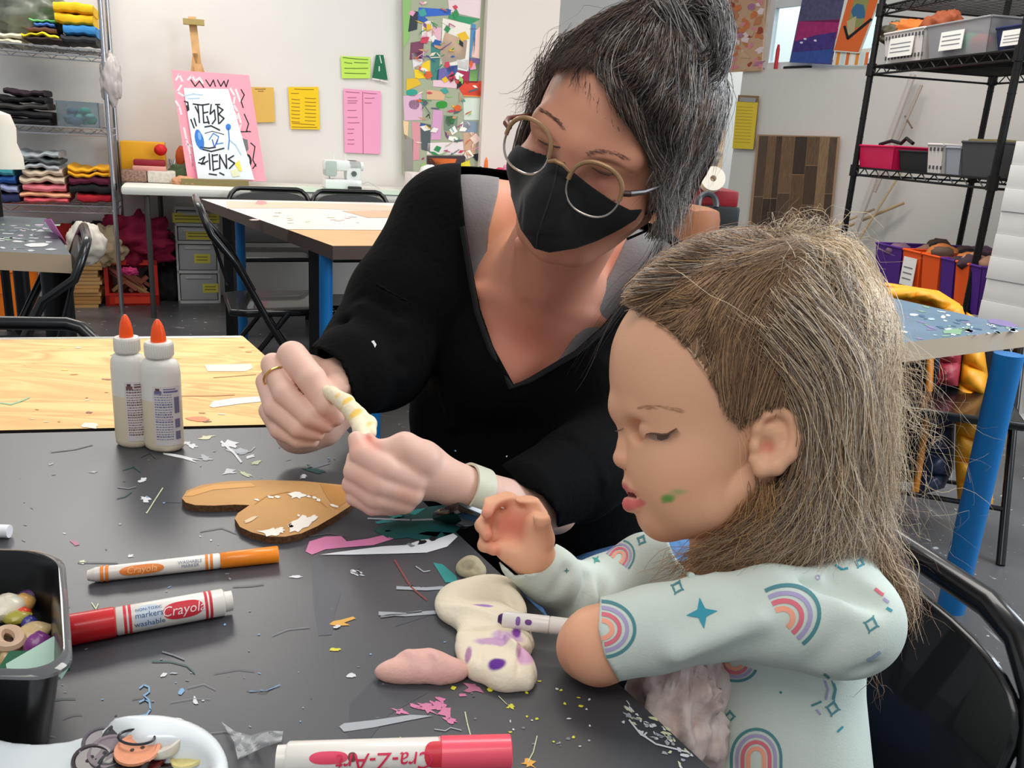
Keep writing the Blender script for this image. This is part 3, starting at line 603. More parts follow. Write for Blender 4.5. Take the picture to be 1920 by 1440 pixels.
fold(-40, 38, 381, 362, 0, (40, 48, 86), 'navy cloth at the left end of the bottom shelf', 1)
fold(-40, 36, 361, 347, 0, (150, 160, 196), 'pale lilac cloth over the navy one', 1, wob=.005)
fold(-40, 32, 346, 330, 0, (30, 80, 150), 'blue cloth over the lilac one', 1)
fold(-40, 26, 330, 315, 0, (60, 140, 150), 'teal cloth topping the left pile of the bottom shelf', 1)
# pattern dots on the two printed cloths are left to their weave; mannequin in front of the rack
q = PZ(-28, 470, .73)
mn = MB(); mq = WB.loc(P(-18, 260, 2.9)); mtop = P(-18, 205, 2.9).z; mbot = P(-18, 315, 2.9).z; hm = mtop-mbot
dm_ = thing('dress_form', 'white dress form torso at the left edge', 'mannequin', (P(-18, 260, 2.9).x, P(-18, 260, 2.9).y, 0))
MB().lathe([(.02, mbot), (.10, mbot), (.098, mbot+hm*.2), (.082, mbot+hm*.45), (.085, mbot+hm*.7), (.07, mbot+hm*.93), (.03, mtop), (.005, mtop+.003)], M((232, 224, 208), rough=.6), n=32, sy=.75).build('torso', dm_)
MB().tube([(0, 0, mbot), (0, 0, .02)], .015, BLACKM).build('stand', dm_); MB().lathe([(.02, 0), (.16, 0), (.16, .015), (.02, .03)], BLACKM).build('base', dm_)
# plastic bag hanging on the rack's right post
crumple('hanging_plastic_bag', WB.w(WB.hit(200, 150, .5)[0]+.02, -.5, WB.hit(200, 150, .5)[2]), .12, (.45, .35, 1.0), M((215, 205, 202), rough=.25, trans=.3), 'white plastic bag hanging from the right post of the chrome rack', 'bag', .25, 2.5, seed=2)

# ------------------------------------------------------------------ things on the white folding table
def onT(px0, px1, pb, pt, depth, name, m, label, cat, bev=.01, dy=0, off=.35, zb=None):
    a = WB.hit(px0, pb, off); b = WB.hit(px1, pb, off); z0 = .722 if zb is None else zb; z1 = WB.hit((px0+px1)/2, pt, off)[2]; x0, x1, y0, y1 = a[0], b[0], -off, -off+depth
    mb = MB().box(x0, x1, y0+dy, y1+dy, z0, z1, m, b=bev); return single(name, mb, label, cat, WB), (x0, x1, y0+dy, y1+dy, z0, z1)
yo, yb_ = onT(228, 312, 322, 266, .16, 'yellow_box', M((232, 168, 22), rough=.5), 'mustard yellow sewing box against the wall', 'box', off=.22)
yo.data.materials.append(M((236, 196, 30), rough=.5))
crumple('tomato_pincushion', WB.w(*WB.hit(301, 281, .28)), .035, (1, .9, .9), M((206, 24, 28), rough=.6), 'small round red pincushion in front of the yellow box', 'pincushion', .06, 2)
onT(228, 276, 344, 320, .16, 'wire_basket', M((150, 116, 100), rough=.7, noise=.5, scale=90), 'brown patterned basket at the left end of the white table', 'basket', off=.45)
onT(277, 330, 345, 322, .16, 'white_basket', M((206, 198, 184), rough=.7, noise=.15, scale=60), 'off-white basket beside the brown one', 'basket', off=.45)
o_, e_ = onT(248, 312, 321, 312, .12, 'pink_cloth', M((214, 150, 140), rough=.8), 'pinkish cloth lying over the two baskets', 'fabric', off=.40, zb=WB.hit(290, 323, .42)[2])
o_, e_ = onT(250, 310, 311, 300, .1, 'maroon_tin', M((140, 20, 40), rough=.5), 'flat maroon tin on the pinkish cloth', 'tin', off=.36, zb=WB.hit(290, 312, .38)[2])
crumple('orange_spool', P(341, 296, 5.0), .045, (.8, .6, 1.5), M((206, 92, 40), rough=.7), 'orange-red spool of yarn between basket and easel', 'yarn', .1, 2)
crumple('green_cloth', P(345, 330, 4.95), .07, (1.3, .7, .9), M((72, 92, 62), rough=.8), 'olive green cloth behind the easel foot', 'fabric', .25, 3)
crumple('tan_cloth', P(345, 341, 4.8), .06, (1.1, .7, .5), M((205, 150, 110), rough=.8), 'small tan cloth in front of the olive cloth', 'fabric', .25, 3, seed=3)
sc_ = MB(); sc_.tube([P(300, 244, 5.2), P(308, 262, 5.2), P(322, 312, 5.15)], .008, M((150, 150, 150), metal=.6, rough=.3)); single('metal_ruler', sc_, 'grey metal ruler standing behind the yellow box', 'ruler')
sc_ = MB(); sc_.tube([P(336, 246, 5.2), P(332, 280, 5.2), P(326, 312, 5.15)], .007, M((160, 170, 180), metal=.3, rough=.3)); single('blue_grey_rod', sc_, 'blue-grey rod leaning by the easel', 'rod')
# easel
es = thing('tabletop_easel', 'wooden easel standing on the white folding table', 'easel', WB.w(WB.hit(400, 345, .45)[0], -.45, .72), WB.a); eb = Vector(WB.w(WB.hit(400, 345, .45)[0], -.45, .72))
OAK = M((206, 160, 106), rough=.55, noise=.12, scale=30)
def el(p): q = WB.loc(p); b = WB.loc(eb); return Vector((q[0]-b[0], q[1]-b[1], q[2]-b[2]))
e_top = WB.w(*WB.hit(360, 32, .16)); e_bot = WB.w(*WB.hit(396, 340, .30)); 
def bar(a, b, wx, wy, m, mb=None):
    mb = mb or MB(); a, b = Vector(a), Vector(b); z = (b-a).normalized(); x = Vector((1, 0, 0)); x = (x-z*x.dot(z)).normalized(); y = z.cross(x); l = (b-a).length
    mt_ = Matrix((x, y, z)).transposed().to_4x4(); mt_.translation = a; mb.box(-wx/2, wx/2, -wy/2, wy/2, 0, l, m, mtx=mt_); return mb
bar(el(e_bot), el(e_top), .042, .022, OAK).build('mast', es, smooth=False)
bar(el(WB.w(*WB.hit(343, 40, .19))), el(WB.w(*WB.hit(383, 43, .19))), .03, .045, M((170, 148, 90), rough=.6)).build('crossbar', es, smooth=False)
MB().box(-.17, .19, -.06, .0, .0, .035, M((130, 116, 74), rough=.7)).build('ledge', es, smooth=False)
for s in (-1, 1): bar((s*.16, .25, 0), el(WB.w(*WB.hit(366, 100, .20))), .03, .02, OAK).build('leg', es, smooth=False)
# pink poster with lettering: plane through its four corners
def quad_thing(name, label, cat, c4, th, m, deco=None, edge=None, offs=.0008):
    q = [Vector(v) for v in c4]; n = (q[1]-q[0]).cross(q[3]-q[0]).normalized()
    if n.dot(CAM-q[0]) < 0: n = -n
    c = sum(q, Vector())/4; mb = MB(); mb.add([v-c for v in q]+[v-n*th-c for v in q], [(0, 1, 2, 3), (7, 6, 5, 4), (0, 4, 5, 1), (1, 5, 6, 2), (2, 6, 7, 3), (3, 7, 4, 0)], m)
    def fn(px, py, l):
        r = ray(px, py); t = (q[0]-CAM).dot(n)/r.dot(n); return CAM+r*t+n*l-c
    if deco: deco(mb, fn)
    o = mb.build(name, None, loc=c, smooth=False); bm = bmesh.new(); return tag(o, label, cat)
def hw(px, py, off): return WB.w(*WB.hit(px, py, off))
INK = M((24, 24, 30), rough=.6)
def wild(mb, fn, pts, w, m, l=.001): scribble(mb, fn, pts, w, m, l)
def deco_pink(mb, fn):
    wp_ = M((238, 218, 222), rough=.6); L = .0009
    for t_ in ([(330, 150), (336, 140), (342, 152)], [(340, 160), (332, 172), (344, 180)], [(352, 150), (360, 142), (366, 152), (374, 146), (380, 156)], [(330, 190), (336, 200), (340, 214)], [(345, 240), (350, 262), (357, 290), (362, 312)],
               [(432, 166), (440, 180), (438, 196), (446, 210), (452, 232), (448, 246)], [(442, 168), (450, 190)], [(350, 270), (362, 275)], [(436, 205), (446, 222)], [(444, 250), (454, 258)]): wild(mb, fn, t_, 4, wp_, L)
    for t_ in ([(358, 150), (366, 162), (374, 152), (382, 164)], [(386, 150), (394, 162), (400, 150), (404, 162)], [(408, 150), (414, 162), (420, 152), (424, 163), (428, 150)], [(452, 168), (458, 178), (452, 190), (456, 202)],
               [(458, 214), (466, 232), (462, 246), (470, 247)], [(446, 247), (464, 247)], [(470, 268), (478, 275), (474, 300), (480, 312)], [(474, 316), (480, 308)], [(350, 200), (353, 212)], [(364, 318), (368, 320)]): wild(mb, fn, t_, 2.2, INK, L)
    flatpoly(mb, fn, [(450, 258), (464, 262), (466, 280), (456, 290), (448, 282)], M((120, 118, 120), rough=.6), L)
    for r_ in ((10, 14, INK, .0011), (6, 10, M((230, 225, 228)), .0014)): flatpoly(mb, fn, blob(462, 302, r_[0], r_[1], 0, 16, 0), r_[2], r_[3])
    flatpoly(mb, fn, [(455, 300), (466, 325), (478, 336), (455, 336)], M((238, 232, 232)), L)
    flatpoly(mb, fn, [(358, 286), (366, 284), (372, 320), (374, 335), (360, 335)], M((248, 150, 176)), L)
quad_thing('pink_poster', 'pink poster board with hand-painted lettering leaning on the easel', 'poster', [hw(321, 131, .28), hw(467, 141, .28), hw(499, 340, .40), hw(352, 337, .40)], .006, M((246, 158, 174), rough=.6), deco_pink)
def deco_white(mb, fn):
    L = .0009; bl_ = M((50, 120, 205), rough=.5); lb_ = M((176, 205, 226), rough=.6)
    for t_ in ([(346, 180), (362, 176), (380, 178)], [(352, 185), (374, 184)], [(430, 262), (442, 272), (452, 290)]): wild(mb, fn, t_, 2, lb_, L)
    # TEEB / TEENS like brush letters
    for t_ in ([(362, 195), (378, 197)], [(371, 196), (374, 230)], [(380, 196), (382, 230)], [(380, 197), (392, 195)], [(381, 212), (390, 210)], [(382, 230), (392, 229)], [(396, 196), (394, 214), (402, 206), (404, 224), (398, 232)], [(404, 196), (412, 196)],
               [(408, 198), (410, 232)], [(409, 200), (418, 206), (410, 214), (420, 222), (412, 231)], [(346, 190), (352, 192), (354, 206)], [(350, 198), (352, 208)], [(358, 224), (364, 240)], [(364, 222), (368, 236)], [(384, 238), (396, 236), (412, 244)], [(366, 200), (372, 212)], [(388, 218), (392, 232)],
               [(376, 276), (392, 278), (404, 276)], [(380, 280), (396, 284), (420, 278)], [(374, 300), (384, 294), (378, 308), (390, 302)], [(392, 288), (394, 318)], [(398, 290), (400, 320)], [(398, 292), (408, 290)], [(399, 303), (408, 302)], [(400, 319), (410, 316)], [(412, 290), (412, 316)], [(412, 292), (424, 314)], [(424, 290), (425, 316)],
               [(438, 292), (428, 298), (440, 306), (430, 316)], [(372, 305), (384, 308)], [(392, 326), (406, 328)], [(412, 324), (420, 328)]): wild(mb, fn, t_, 2.6, INK, L)
    flatpoly(mb, fn, blob(374, 262, 8, 19, -.25, 16, .05), bl_, L); flatpoly(mb, fn, blob(428, 238, 5, 6, 0, 10, .05), bl_, L); flatpoly(mb, fn, blob(374, 255, 3, 8, -.2, 10, .1), M((120, 170, 225)), L*1.3)
    wild(mb, fn, [(428, 240), (430, 262), (428, 280)], 2, bl_, L); wild(mb, fn, [(392, 262), (400, 250), (410, 256), (406, 270), (418, 268)], 1.6, bl_, L); wild(mb, fn, [(398, 262), (402, 276), (408, 262)], 2.2, M((80, 100, 190)), L)
    wild(mb, fn, [(384, 250), (398, 246), (420, 252)], 1.2, INK, L)
    flatpoly(mb, fn, [(440, 308), (448, 300), (454, 320), (450, 322)], M((238, 220, 90)), L); flatpoly(mb, fn, [(432, 320), (446, 316), (450, 330), (436, 332)], M((226, 226, 190)), L)
quad_thing('white_poster', 'white poster sheet with black brush lettering and blue shapes on the pink board', 'poster', [hw(344, 165, .305), hw(428, 167, .305), hw(477, 337, .43), hw(371, 335, .43)], .003, M((228, 236, 240), rough=.6), deco_white)
# notices on the wall
def notice(name, label, c4, col, lines, lc):
    def deco(mb, fn):
        for (x0, y0, x1, y1) in lines: wild(mb, fn, [(x0, y0), ((x0+x1)/2, (y0+y1)/2+.3), (x1, y1)], 1.3, lc, .0007)
    quad_thing(name, label, 'paper', [hw(x, y, .012) for x, y in c4], .002, col, deco)
YD = M((150, 112, 10), rough=.7)
notice('tan_notice', 'tan paper notice on the wall partly hidden by the pink poster', [(470, 163), (513, 164), (516, 229), (470, 230)], M((222, 182, 92), rough=.7), [(478, 167, 498, 167), (484, 171, 494, 171)], M((120, 90, 50)))
notice('yellow_notice', 'bright yellow handwritten notice on the back wall', [(540, 163), (597, 163), (600, 243), (545, 242)], M((240, 200, 20), rough=.7),
       [(552, 167, 588, 168), (546, 175, 560, 175)]+[(547, y, 562, y+1) for y in range(186, 234, 7)]+[(572, y, 592, y+1) for y in range(184, 228, 7)]+[(548, 231, 590, 234), (548, 238, 594, 239)], YD)
notice('green_notice', 'lime green handwritten card on the back wall', [(639, 105), (694, 107), (694, 147), (641, 147)], M((190, 228, 90), rough=.7), [(643, 108, 690, 112), (646, 117, 660, 119), (664, 117, 690, 118), (646, 128, 690, 128), (646, 137, 686, 138)], M((70, 96, 30)))
notice('pink_notice', 'tall pink handwritten notice with two columns on the back wall', [(644, 166), (714, 171), (713, 289), (646, 286)], M((240, 160, 196), rough=.7),
       [(648, 172, 674, 174), (682, 174, 706, 176), (680, 172, 681, 288)]+[(652, y, 652+w_, y) for y, w_ in ((183, 16), (189, 18), (193, 16), (207, 16), (220, 18), (230, 22), (242, 12), (250, 10), (262, 12), (270, 12))]+[(684, y, 684+w_, y) for y, w_ in ((184, 18), (193, 12))], M((170, 90, 130)))
fg = MB(); c4 = [hw(705, 103, .015), hw(719, 103, .015), hw(727, 150, .015), hw(698, 146, .015)]
quad_thing('green_pennant', 'dark green paper bell shape taped beside the lime card', 'paper', c4, .003, M((12, 104, 66), rough=.6), lambda mb, fn: (wild(mb, fn, [(712, 105), (715, 118)], 2, M((200, 220, 205)), .001), wild(mb, fn, [(711, 125), (711, 133)], 2.5, M((190, 215, 200)), .001), wild(mb, fn, [(699, 148), (712, 150), (728, 154)], 3, M((225, 220, 215)), .001)))
# sewing machine
sx, sy, sz_ = st_(WB, 672, 352, .722)[0], -.34, .722
sm = thing('sewing_machine', 'white sewing machine standing on the white folding table', 'sewing machine', WB.w(sx, sy, sz_), WB.a)
SMW = M((228, 230, 228), rough=.3, coat=.3); SG = M((176, 186, 180), rough=.4)
sp_ = lambda px: WB.hit(px, 340, .34)[0]-sx; szp = lambda py: WB.hit(640, py, .34)[2]-sz_
xa, xb = sp_(606), sp_(674); ht = szp(300)
MB().box(xa, xb, -.09, .09, 0, .055, SMW, b=.012).build('base', sm)
MB().box(xb-.09, xb, -.06, .06, .05, ht, SMW, b=.02).build('column', sm)
MB().box(xa, xb, -.06, .06, ht*.62, ht, SMW, b=.02).build('arm', sm)
MB().box(xa+.005, xa+.075, -.065, .065, ht*.42, ht*.98, SG, b=.015).build('needle_head', sm)
MB().tube([(xa+.035, -.02, .05), (xa+.035, -.02, ht*.45)], .003, CHROME).build('needle_bar', sm)
MB().tube([(xb, 0, ht*.8), (xb+.02, 0, ht*.8)], .028, SMW, n=20).build('handwheel', sm)
MB().tube([(xb-.045, -.06, ht*.55), (xb-.045, -.07, ht*.55)], .016, M((90, 96, 96)), n=16).build('stitch_dial', sm)
for xx in (.3, .62): MB().tube([(xa+(xb-xa)*xx, 0, ht), (xa+(xb-xa)*xx, 0, ht+.035)], .004, SMW).build('spool_pin', sm)
MB().box(xb-.09, xb-.01, -.14, -.10, 0, .02, M((30, 30, 30)), b=.006).build('foot_pedal', sm)
q0 = st_(WB, 470, 357, .722); q1 = st_(WB, 760, 362, .722)
single('cutting_mat', MB().box(q0[0], q1[0], q0[1]+.02, q0[1]+.34, .7205, .724, M((186, 208, 190), rough=.5)), 'pale green cutting mat lying on the white folding table', 'mat', WB, smooth=False)
cbp = [WB.w(xx, -.30, .7235) for xx in ()]
cb_ = MB().tube([WB.w(*WB.hit(x, y, .30)) for x, y in ((676, 346), (690, 341), (700, 346), (712, 354))], .003, M((200, 200, 200)))
single('power_cord', cb_, 'thin pale cord trailing from the sewing machine', 'cord')

# ------------------------------------------------------------------ collage panel
def deco_collage(mb, fn):
    rr = random.Random(21); cols = [(240, 236, 230), (40, 140, 80), (30, 90, 170), (236, 190, 30), (206, 60, 90), (230, 160, 190), (24, 24, 30), (120, 80, 140), (60, 160, 150), (222, 96, 40), (190, 175, 150), (150, 200, 110), (240, 214, 200), (170, 50, 110), (90, 100, 110), (250, 250, 245), (205, 150, 110)]
    big = [([(755, 0), (770, 0), (768, 70), (757, 90)], (140, 190, 110)), ([(840, 0), (902, 0), (900, 35), (842, 22)], (236, 214, 218)), ([(785, 14), (845, 18), (845, 28), (783, 32)], (40, 100, 200)), ([(770, 20), (784, 22), (782, 55), (765, 60)], (40, 50, 60)),
           ([(842, 26), (900, 36), (880, 46), (840, 34)], (40, 150, 100)), ([(830, 34), (882, 46), (878, 132), (826, 120)], (238, 234, 222)), ([(834, 60), (876, 76), (872, 110), (828, 122), (826, 90)], (222, 190, 160)), ([(792, 38), (812, 40), (808, 78), (790, 72)], (240, 225, 225)), ([(811, 50), (828, 52), (826, 76), (810, 76)], (232, 184, 200)),
           ([(884, 44), (892, 46), (890, 100), (880, 110)], (70, 140, 190)), ([(888, 60), (900, 50), (898, 110), (884, 106)], (240, 200, 190)), ([(770, 80), (795, 76), (792, 110), (768, 112)], (120, 60, 90)), ([(772, 100), (795, 95), (790, 132), (775, 130)], (230, 226, 230)),
           ([(808, 80), (826, 78), (822, 150), (808, 150)], (60, 130, 120)), ([(776, 126), (806, 112), (806, 146), (778, 148)], (244, 206, 20)), ([(762, 148), (782, 146), (790, 158), (762, 170)], (228, 186, 30)), ([(820, 130), (858, 122), (856, 146), (818, 150)], (110, 100, 170)),
           ([(856, 112), (878, 112), (876, 134), (858, 130)], (246, 244, 244)), ([(838, 124), (858, 122), (856, 142), (838, 140)], (70, 120, 200)), ([(856, 132), (880, 134), (878, 158), (852, 150)], (170, 30, 80)), ([(880, 108), (900, 110), (896, 156), (878, 156)], (110, 90, 140)), ([(882, 118), (898, 120), (894, 152), (880, 152)], (140, 200, 110)),
           ([(812, 150), (862, 152), (860, 166), (812, 162)], (236, 200, 214)), ([(852, 152), (902, 152), (902, 180), (868, 178)], (226, 70, 40)), ([(868, 168), (902, 170), (902, 182), (868, 180)], (240, 140, 60)), ([(756, 180), (790, 176), (792, 225), (758, 226)], (222, 180, 206)), (blob(772, 174, 11, 7, 0, 12, .05), (40, 160, 140)), (blob(776, 196, 10, 10, 0, 12, .1), (190, 130, 170)),
           ([(800, 168), (835, 172), (832, 188), (800, 186)], (222, 180, 140)), (blob(828, 196, 11, 7, 0, 12, .05), (40, 150, 40)), ([(868, 184), (900, 184), (898, 225), (870, 225)], (214, 226, 214)), ([(812, 205), (830, 208), (826, 262), (808, 262)], (214, 160, 200)), ([(832, 216), (858, 218), (856, 246), (832, 244)], (120, 140, 120)), (blob(844, 226, 9, 10, .3, 12, .2), (60, 150, 80)),
           (blob(872, 236, 10, 9, 0, 12, .05), (245, 245, 245)), ([(868, 226), (896, 228), (894, 250), (868, 248)], (130, 150, 170)), ([(772, 228), (788, 230), (786, 300), (774, 300)], (222, 150, 160)), ([(756, 226), (766, 228), (764, 262), (758, 260)], (240, 206, 160)), ([(788, 230), (808, 234), (806, 285), (790, 280)], (80, 90, 96)), ([(756, 250), (775, 262), (774, 320), (758, 320)], (150, 145, 140)),
           ([(802, 268), (868, 266), (870, 290), (800, 290)], (236, 226, 226)), ([(800, 292), (872, 292), (872, 312), (800, 312)], (60, 50, 56)), ([(804, 296), (856, 298), (852, 310), (804, 308)], (238, 120, 50)), ([(868, 248), (896, 250), (890, 290), (870, 290)], (206, 170, 140)), ([(855, 310), (880, 300), (885, 328), (865, 328)], (236, 222, 60))]
    for p_, c_ in big: flatpoly(mb, fn, p_, M(c_, rough=.5), .002)
    for i in range(80):
        x, y = rr.uniform(772, 896), rr.uniform(2, 322); w_, h_ = rr.uniform(3, 12), rr.uniform(2, 10)
        if rr.random() < .35: h_ *= .35
        flatpoly(mb, fn, blob(x, y, w_, h_, rr.uniform(-.6, .6), rr.choice([4, 4, 4, 5]), .2), M(rr.choice(cols), rough=.5), .003+i*.00004)
    for i in range(40):
        x, y = rr.uniform(775, 890), rr.uniform(5, 318); wild(mb, fn, [(x, y), (x+rr.uniform(-12, 12), y+rr.uniform(-8, 8)), (x+rr.uniform(-16, 16), y+rr.uniform(-10, 10))], 1.6, M(rr.choice(cols), rough=.5), .013)
quad_thing('collage_panel', 'tall collage panel of colourful paper scraps on the back wall', 'artwork', [hw(757, -60, .06), hw(910, -56, .06), hw(901, 328, .06), hw(757, 327, .06)], .045, M((168, 176, 150), rough=.6), deco_collage)
# clutter on the table right of the collage
def lump(name, label, cat, px, py, d, r, sc, c, seed=0, amp=.2): return crumple(name, P(px, py, d), r, sc, M(c, rough=.7), label, cat, amp, 3, n=28, seed=seed)
bin_ = MB().box(-.2, .2, -.1, .1, 0, .11, M((226, 214, 214), rough=.5), b=.015); bin_.v = [tuple(Vector(v)+Vector((WB.hit(822, 345, .3)[0], -.3, .722))) for v in bin_.v]
single('white_tote', bin_, 'white tub of craft odds and ends below the collage panel', 'tub', WB)
bin_ = MB().box(-.24, .24, -.1, .1, 0, .10, M((206, 160, 170), rough=.5), b=.015); bin_.v = [tuple(Vector(v)+Vector((WB.hit(935, 350, .3)[0], -.3, .722))) for v in bin_.v]
single('pink_tote', bin_, 'pinkish tub of craft odds and ends beside the column', 'tub', WB)
for i, (n_, l_, px, py, r_, sc, c_) in enumerate([('yellow_felt', 'yellow felt piece in front of the column', 884, 330, .045, (1.2, .6, .5), (242, 214, 30)), ('yellow_felt_scrap', 'small yellow felt scrap beside the woman\'s mask', 962, 333, .03, (1.2, .6, .6), (244, 212, 20)),
     ('orange_felt_cone', 'orange felt cone standing in the clutter by the column', 911, 314, .035, (.35, .35, 1.6), (238, 120, 50)), ('red_felt_flower', 'crimson felt flower in the clutter by the column', 938, 322, .03, (1.1, .6, .8), (200, 40, 80)), ('pink_yarn_ball', 'ball of pink yarn in the clutter by the column', 952, 318, .032, (1, .7, .9), (214, 130, 160)),
     ('green_felt_leaf', 'dark green felt leaf left of the orange cone', 900, 322, .028, (.7, .5, 1.1), (30, 100, 80)), ('white_yarn_ball', 'ball of white yarn in the tub below the collage', 806, 322, .05, (1.2, .7, .8), (232, 228, 226)), ('cream_yarn_ball', 'ball of cream yarn at the right of the tub below the collage', 846, 326, .045, (1.2, .7, .7), (226, 216, 190)), ('magenta_yarn_ball', 'ball of magenta yarn nearest the mask in the clutter', 972, 312, .03, (1, .7, .9), (190, 30, 90))]):
    lump(n_, l_, 'craft material', px, py, 5.25, r_, sc, c_, seed=i)
ring = MB().tube([P(832+13*math.cos(a), 327+13*math.sin(a), 5.15) for a in [i*math.pi*2/24 for i in range(24)]], .012, M((24, 24, 28), rough=.4), closed=True); single('black_tape_ring', ring, 'black ring handle sticking up below the collage panel', 'ring')

# ------------------------------------------------------------------ right side
def hr(px, py, off): return WR.w(*WR.hit(px, py, off))
def quad_on(fn4, *a, **k): return quad_thing(*a, **k)
YP = M((238, 208, 62), rough=.7)
cbd = quad_thing('clipboard', 'clipboard with yellow lined sheet hanging on the partition', 'clipboard', [hr(1384, 178, .03), hr(1423, 180, .03), hr(1414, 280, .03), hr(1374, 278, .03)], .004, M((150, 120, 80), rough=.6))
ys = quad_thing('yellow_sheet', None, None, [hr(1381, 190, .034), hr(1421, 192, .034), hr(1412, 280, .034), hr(1373, 278, .034)], .0015, YP, lambda mb, fn: [wild(mb, fn, [(1380+(-y+200)*.08+2, y), (1412+(-y+200)*.08, y+1.5)], 1, M((190, 160, 40)), .0005) for y in range(200, 272, 6)])
ck = quad_thing('clip', None, None, [hr(1388, 182, .038), hr(1418, 184, .038), hr(1416, 192, .038), hr(1386, 190, .038)], .006, CHROME)
for o in (ys, ck): o.location = o.location-cbd.location; o.parent = cbd
def deco_planks(mb, fn):
    rr = random.Random(5); x = 1408.
    cols = [(112, 86, 62), (84, 64, 50), (150, 120, 88), (70, 54, 44), (128, 98, 72), (96, 76, 60)]
    def mp(u, v): return (1424+u*146-v*20+ (u*1), 254+v*216+u*3)
    edges = [0, .12, .22, .30, .46, .62, .78, .90, 1]
    for i in range(len(edges)-1):
        v = 0
        while v < 1:
            w_ = rr.uniform(.25, .7); v2_ = min(1, v+w_); a_ = edges[i]; b_ = edges[i+1]
            flatpoly(mb, fn, [mp(a_+.002, v+.003), mp(b_-.002, v+.003), mp(b_-.002, v2_-.003), mp(a_+.002, v2_-.003)], M(rr.choice(cols), rough=.6, noise=.3, scale=25, stretch=(4, 4, .6)), .002); v = v2_
quad_thing('wood_plank_board', 'board of vertical brown wood planks leaning against the partition', 'board', [hr(1420, 252, .05), hr(1572, 256, .05), hr(1550, 474, .05), hr(1398, 470, .05)], .02, M((176, 140, 110), rough=.6), deco_planks)
# paintings standing on the partition's top edge against the window
def paint_A(mb, fn):
    flatpoly(mb, fn, [(1512, -40), (1590, -36), (1576, 42), (1498, 40)], M((88, 84, 120), rough=.7, noise=.25, scale=30), .001); flatpoly(mb, fn, [(1498, 40), (1576, 36), (1568, 72), (1490, 78)], M((168, 40, 110), rough=.6, noise=.2, scale=30), .001)
    flatpoly(mb, fn, [(1490, 78), (1530, 66), (1568, 60), (1562, 92), (1486, 98)], M((72, 50, 130), rough=.6, noise=.3, scale=30), .0015); flatpoly(mb, fn, [(1486, 96), (1562, 92), (1556, 119), (1482, 117)], M((52, 84, 160), rough=.6, noise=.2, scale=30), .001)
    for x, y in ((1510, 73), (1529, 76), (1503, 80)): flatpoly(mb, fn, blob(x, y, 3, 2, 0, 8, .2), M((230, 225, 240)), .002)
quad_thing('purple_painting', 'purple, magenta and blue canvas standing in front of the window', 'painting', [hr(1512, -40, .10), hr(1592, -38, .10), hr(1556, 121, .06), hr(1480, 117, .06)], .02, M((90, 80, 120)), paint_A)
def paint_B(mb, fn):
    flatpoly(mb, fn, [(1598, -30), (1656, -30), (1640, 20), (1610, 98), (1564, 94)], M((232, 110, 50), rough=.6), .001); flatpoly(mb, fn, [(1604, -10), (1632, -12), (1618, 48), (1586, 58)], M((150, 150, 90), rough=.6), .0015)
    flatpoly(mb, fn, blob(1612, 22, 15, 12, .3, 9, .3), M((60, 110, 150), rough=.6), .002); wild(mb, fn, [(1584, 50), (1590, 72), (1612, 54), (1634, 36)], 5, INK, .0025); flatpoly(mb, fn, [(1588, 40), (1606, 30), (1602, 60), (1590, 66)], M((190, 180, 140)), .0022)
quad_thing('orange_painting', 'orange canvas with blue and black shapes beside the purple one', 'painting', [hr(1592, -40, .12), hr(1662, -40, .12), hr(1610, 100, .06), hr(1562, 96, .06)], .02, M((236, 236, 228)), paint_B)
def paint_C(mb, fn):
    for i, x in enumerate(range(1570, 1625, 9)): flatpoly(mb, fn, [(x, 98), (x+6, 98), (x+2, 122), (x-4, 122)], M([(240, 150, 60), (210, 230, 232), (232, 120, 60), (250, 245, 235)][i % 4]), .001)
quad_thing('striped_paper', 'orange and white striped sheet peeking out below the orange canvas', 'paper', [hr(1566, 96, .04), hr(1634, 90, .04), hr(1618, 123, .04), hr(1560, 122, .04)], .003, M((240, 236, 228)), paint_C)
def paint_D(mb, fn):
    rr = random.Random(9)
    for i in range(60): flatpoly(mb, fn, blob(rr.uniform(1374, 1430), rr.uniform(-6, 130), rr.uniform(3, 12), rr.uniform(3, 10), rr.uniform(-1, 1), rr.choice([4, 5, 8]), .4), M(rr.choice([(196, 128, 86), (206, 170, 140), (222, 140, 150), (236, 214, 214), (160, 70, 50), (214, 120, 70), (180, 120, 150), (220, 190, 170)]), rough=.7), .001+i*.00005)
quad_thing('paper_collage', 'pink and tan paper collage hanging left of the window', 'artwork', [hr(1366, -30, .03), hr(1436, -30, .03), hr(1428, 132, .03), hr(1360, 136, .03)], .01, M((206, 164, 130)), paint_D)
bt = MB(); b0 = hr(1454, 129, -.03); bt.lathe([(.004, 0), (.016, 0), (.016, .15), (.012, .17), (.009, .19), (.004, .19)], M((196, 36, 46), rough=.4), n=16, o=b0)
single('red_bottle', bt, 'slim red bottle standing on the partition beside the window', 'bottle')
lt = MB(); q = WR.hit(1490, 126, 0); lt.box(q[0]-.12, q[0]+.13, .0, .12, ztop, ztop+.02, M((30, 30, 32))); single('black_tray', lt, 'flat black tray on the partition under the purple canvas', 'tray', WR, smooth=False)
# black wire rack
pA, pC, pB = P(1617, 230, 4.93), P(1862, 340, 3.89), P(1722, 230, 5.65)
def h2(p): return Vector((p.x, p.y, 0))
dl = (h2(pC)-h2(pA)); Wr = dl.length; ang = math.atan2(dl.y, dl.x)
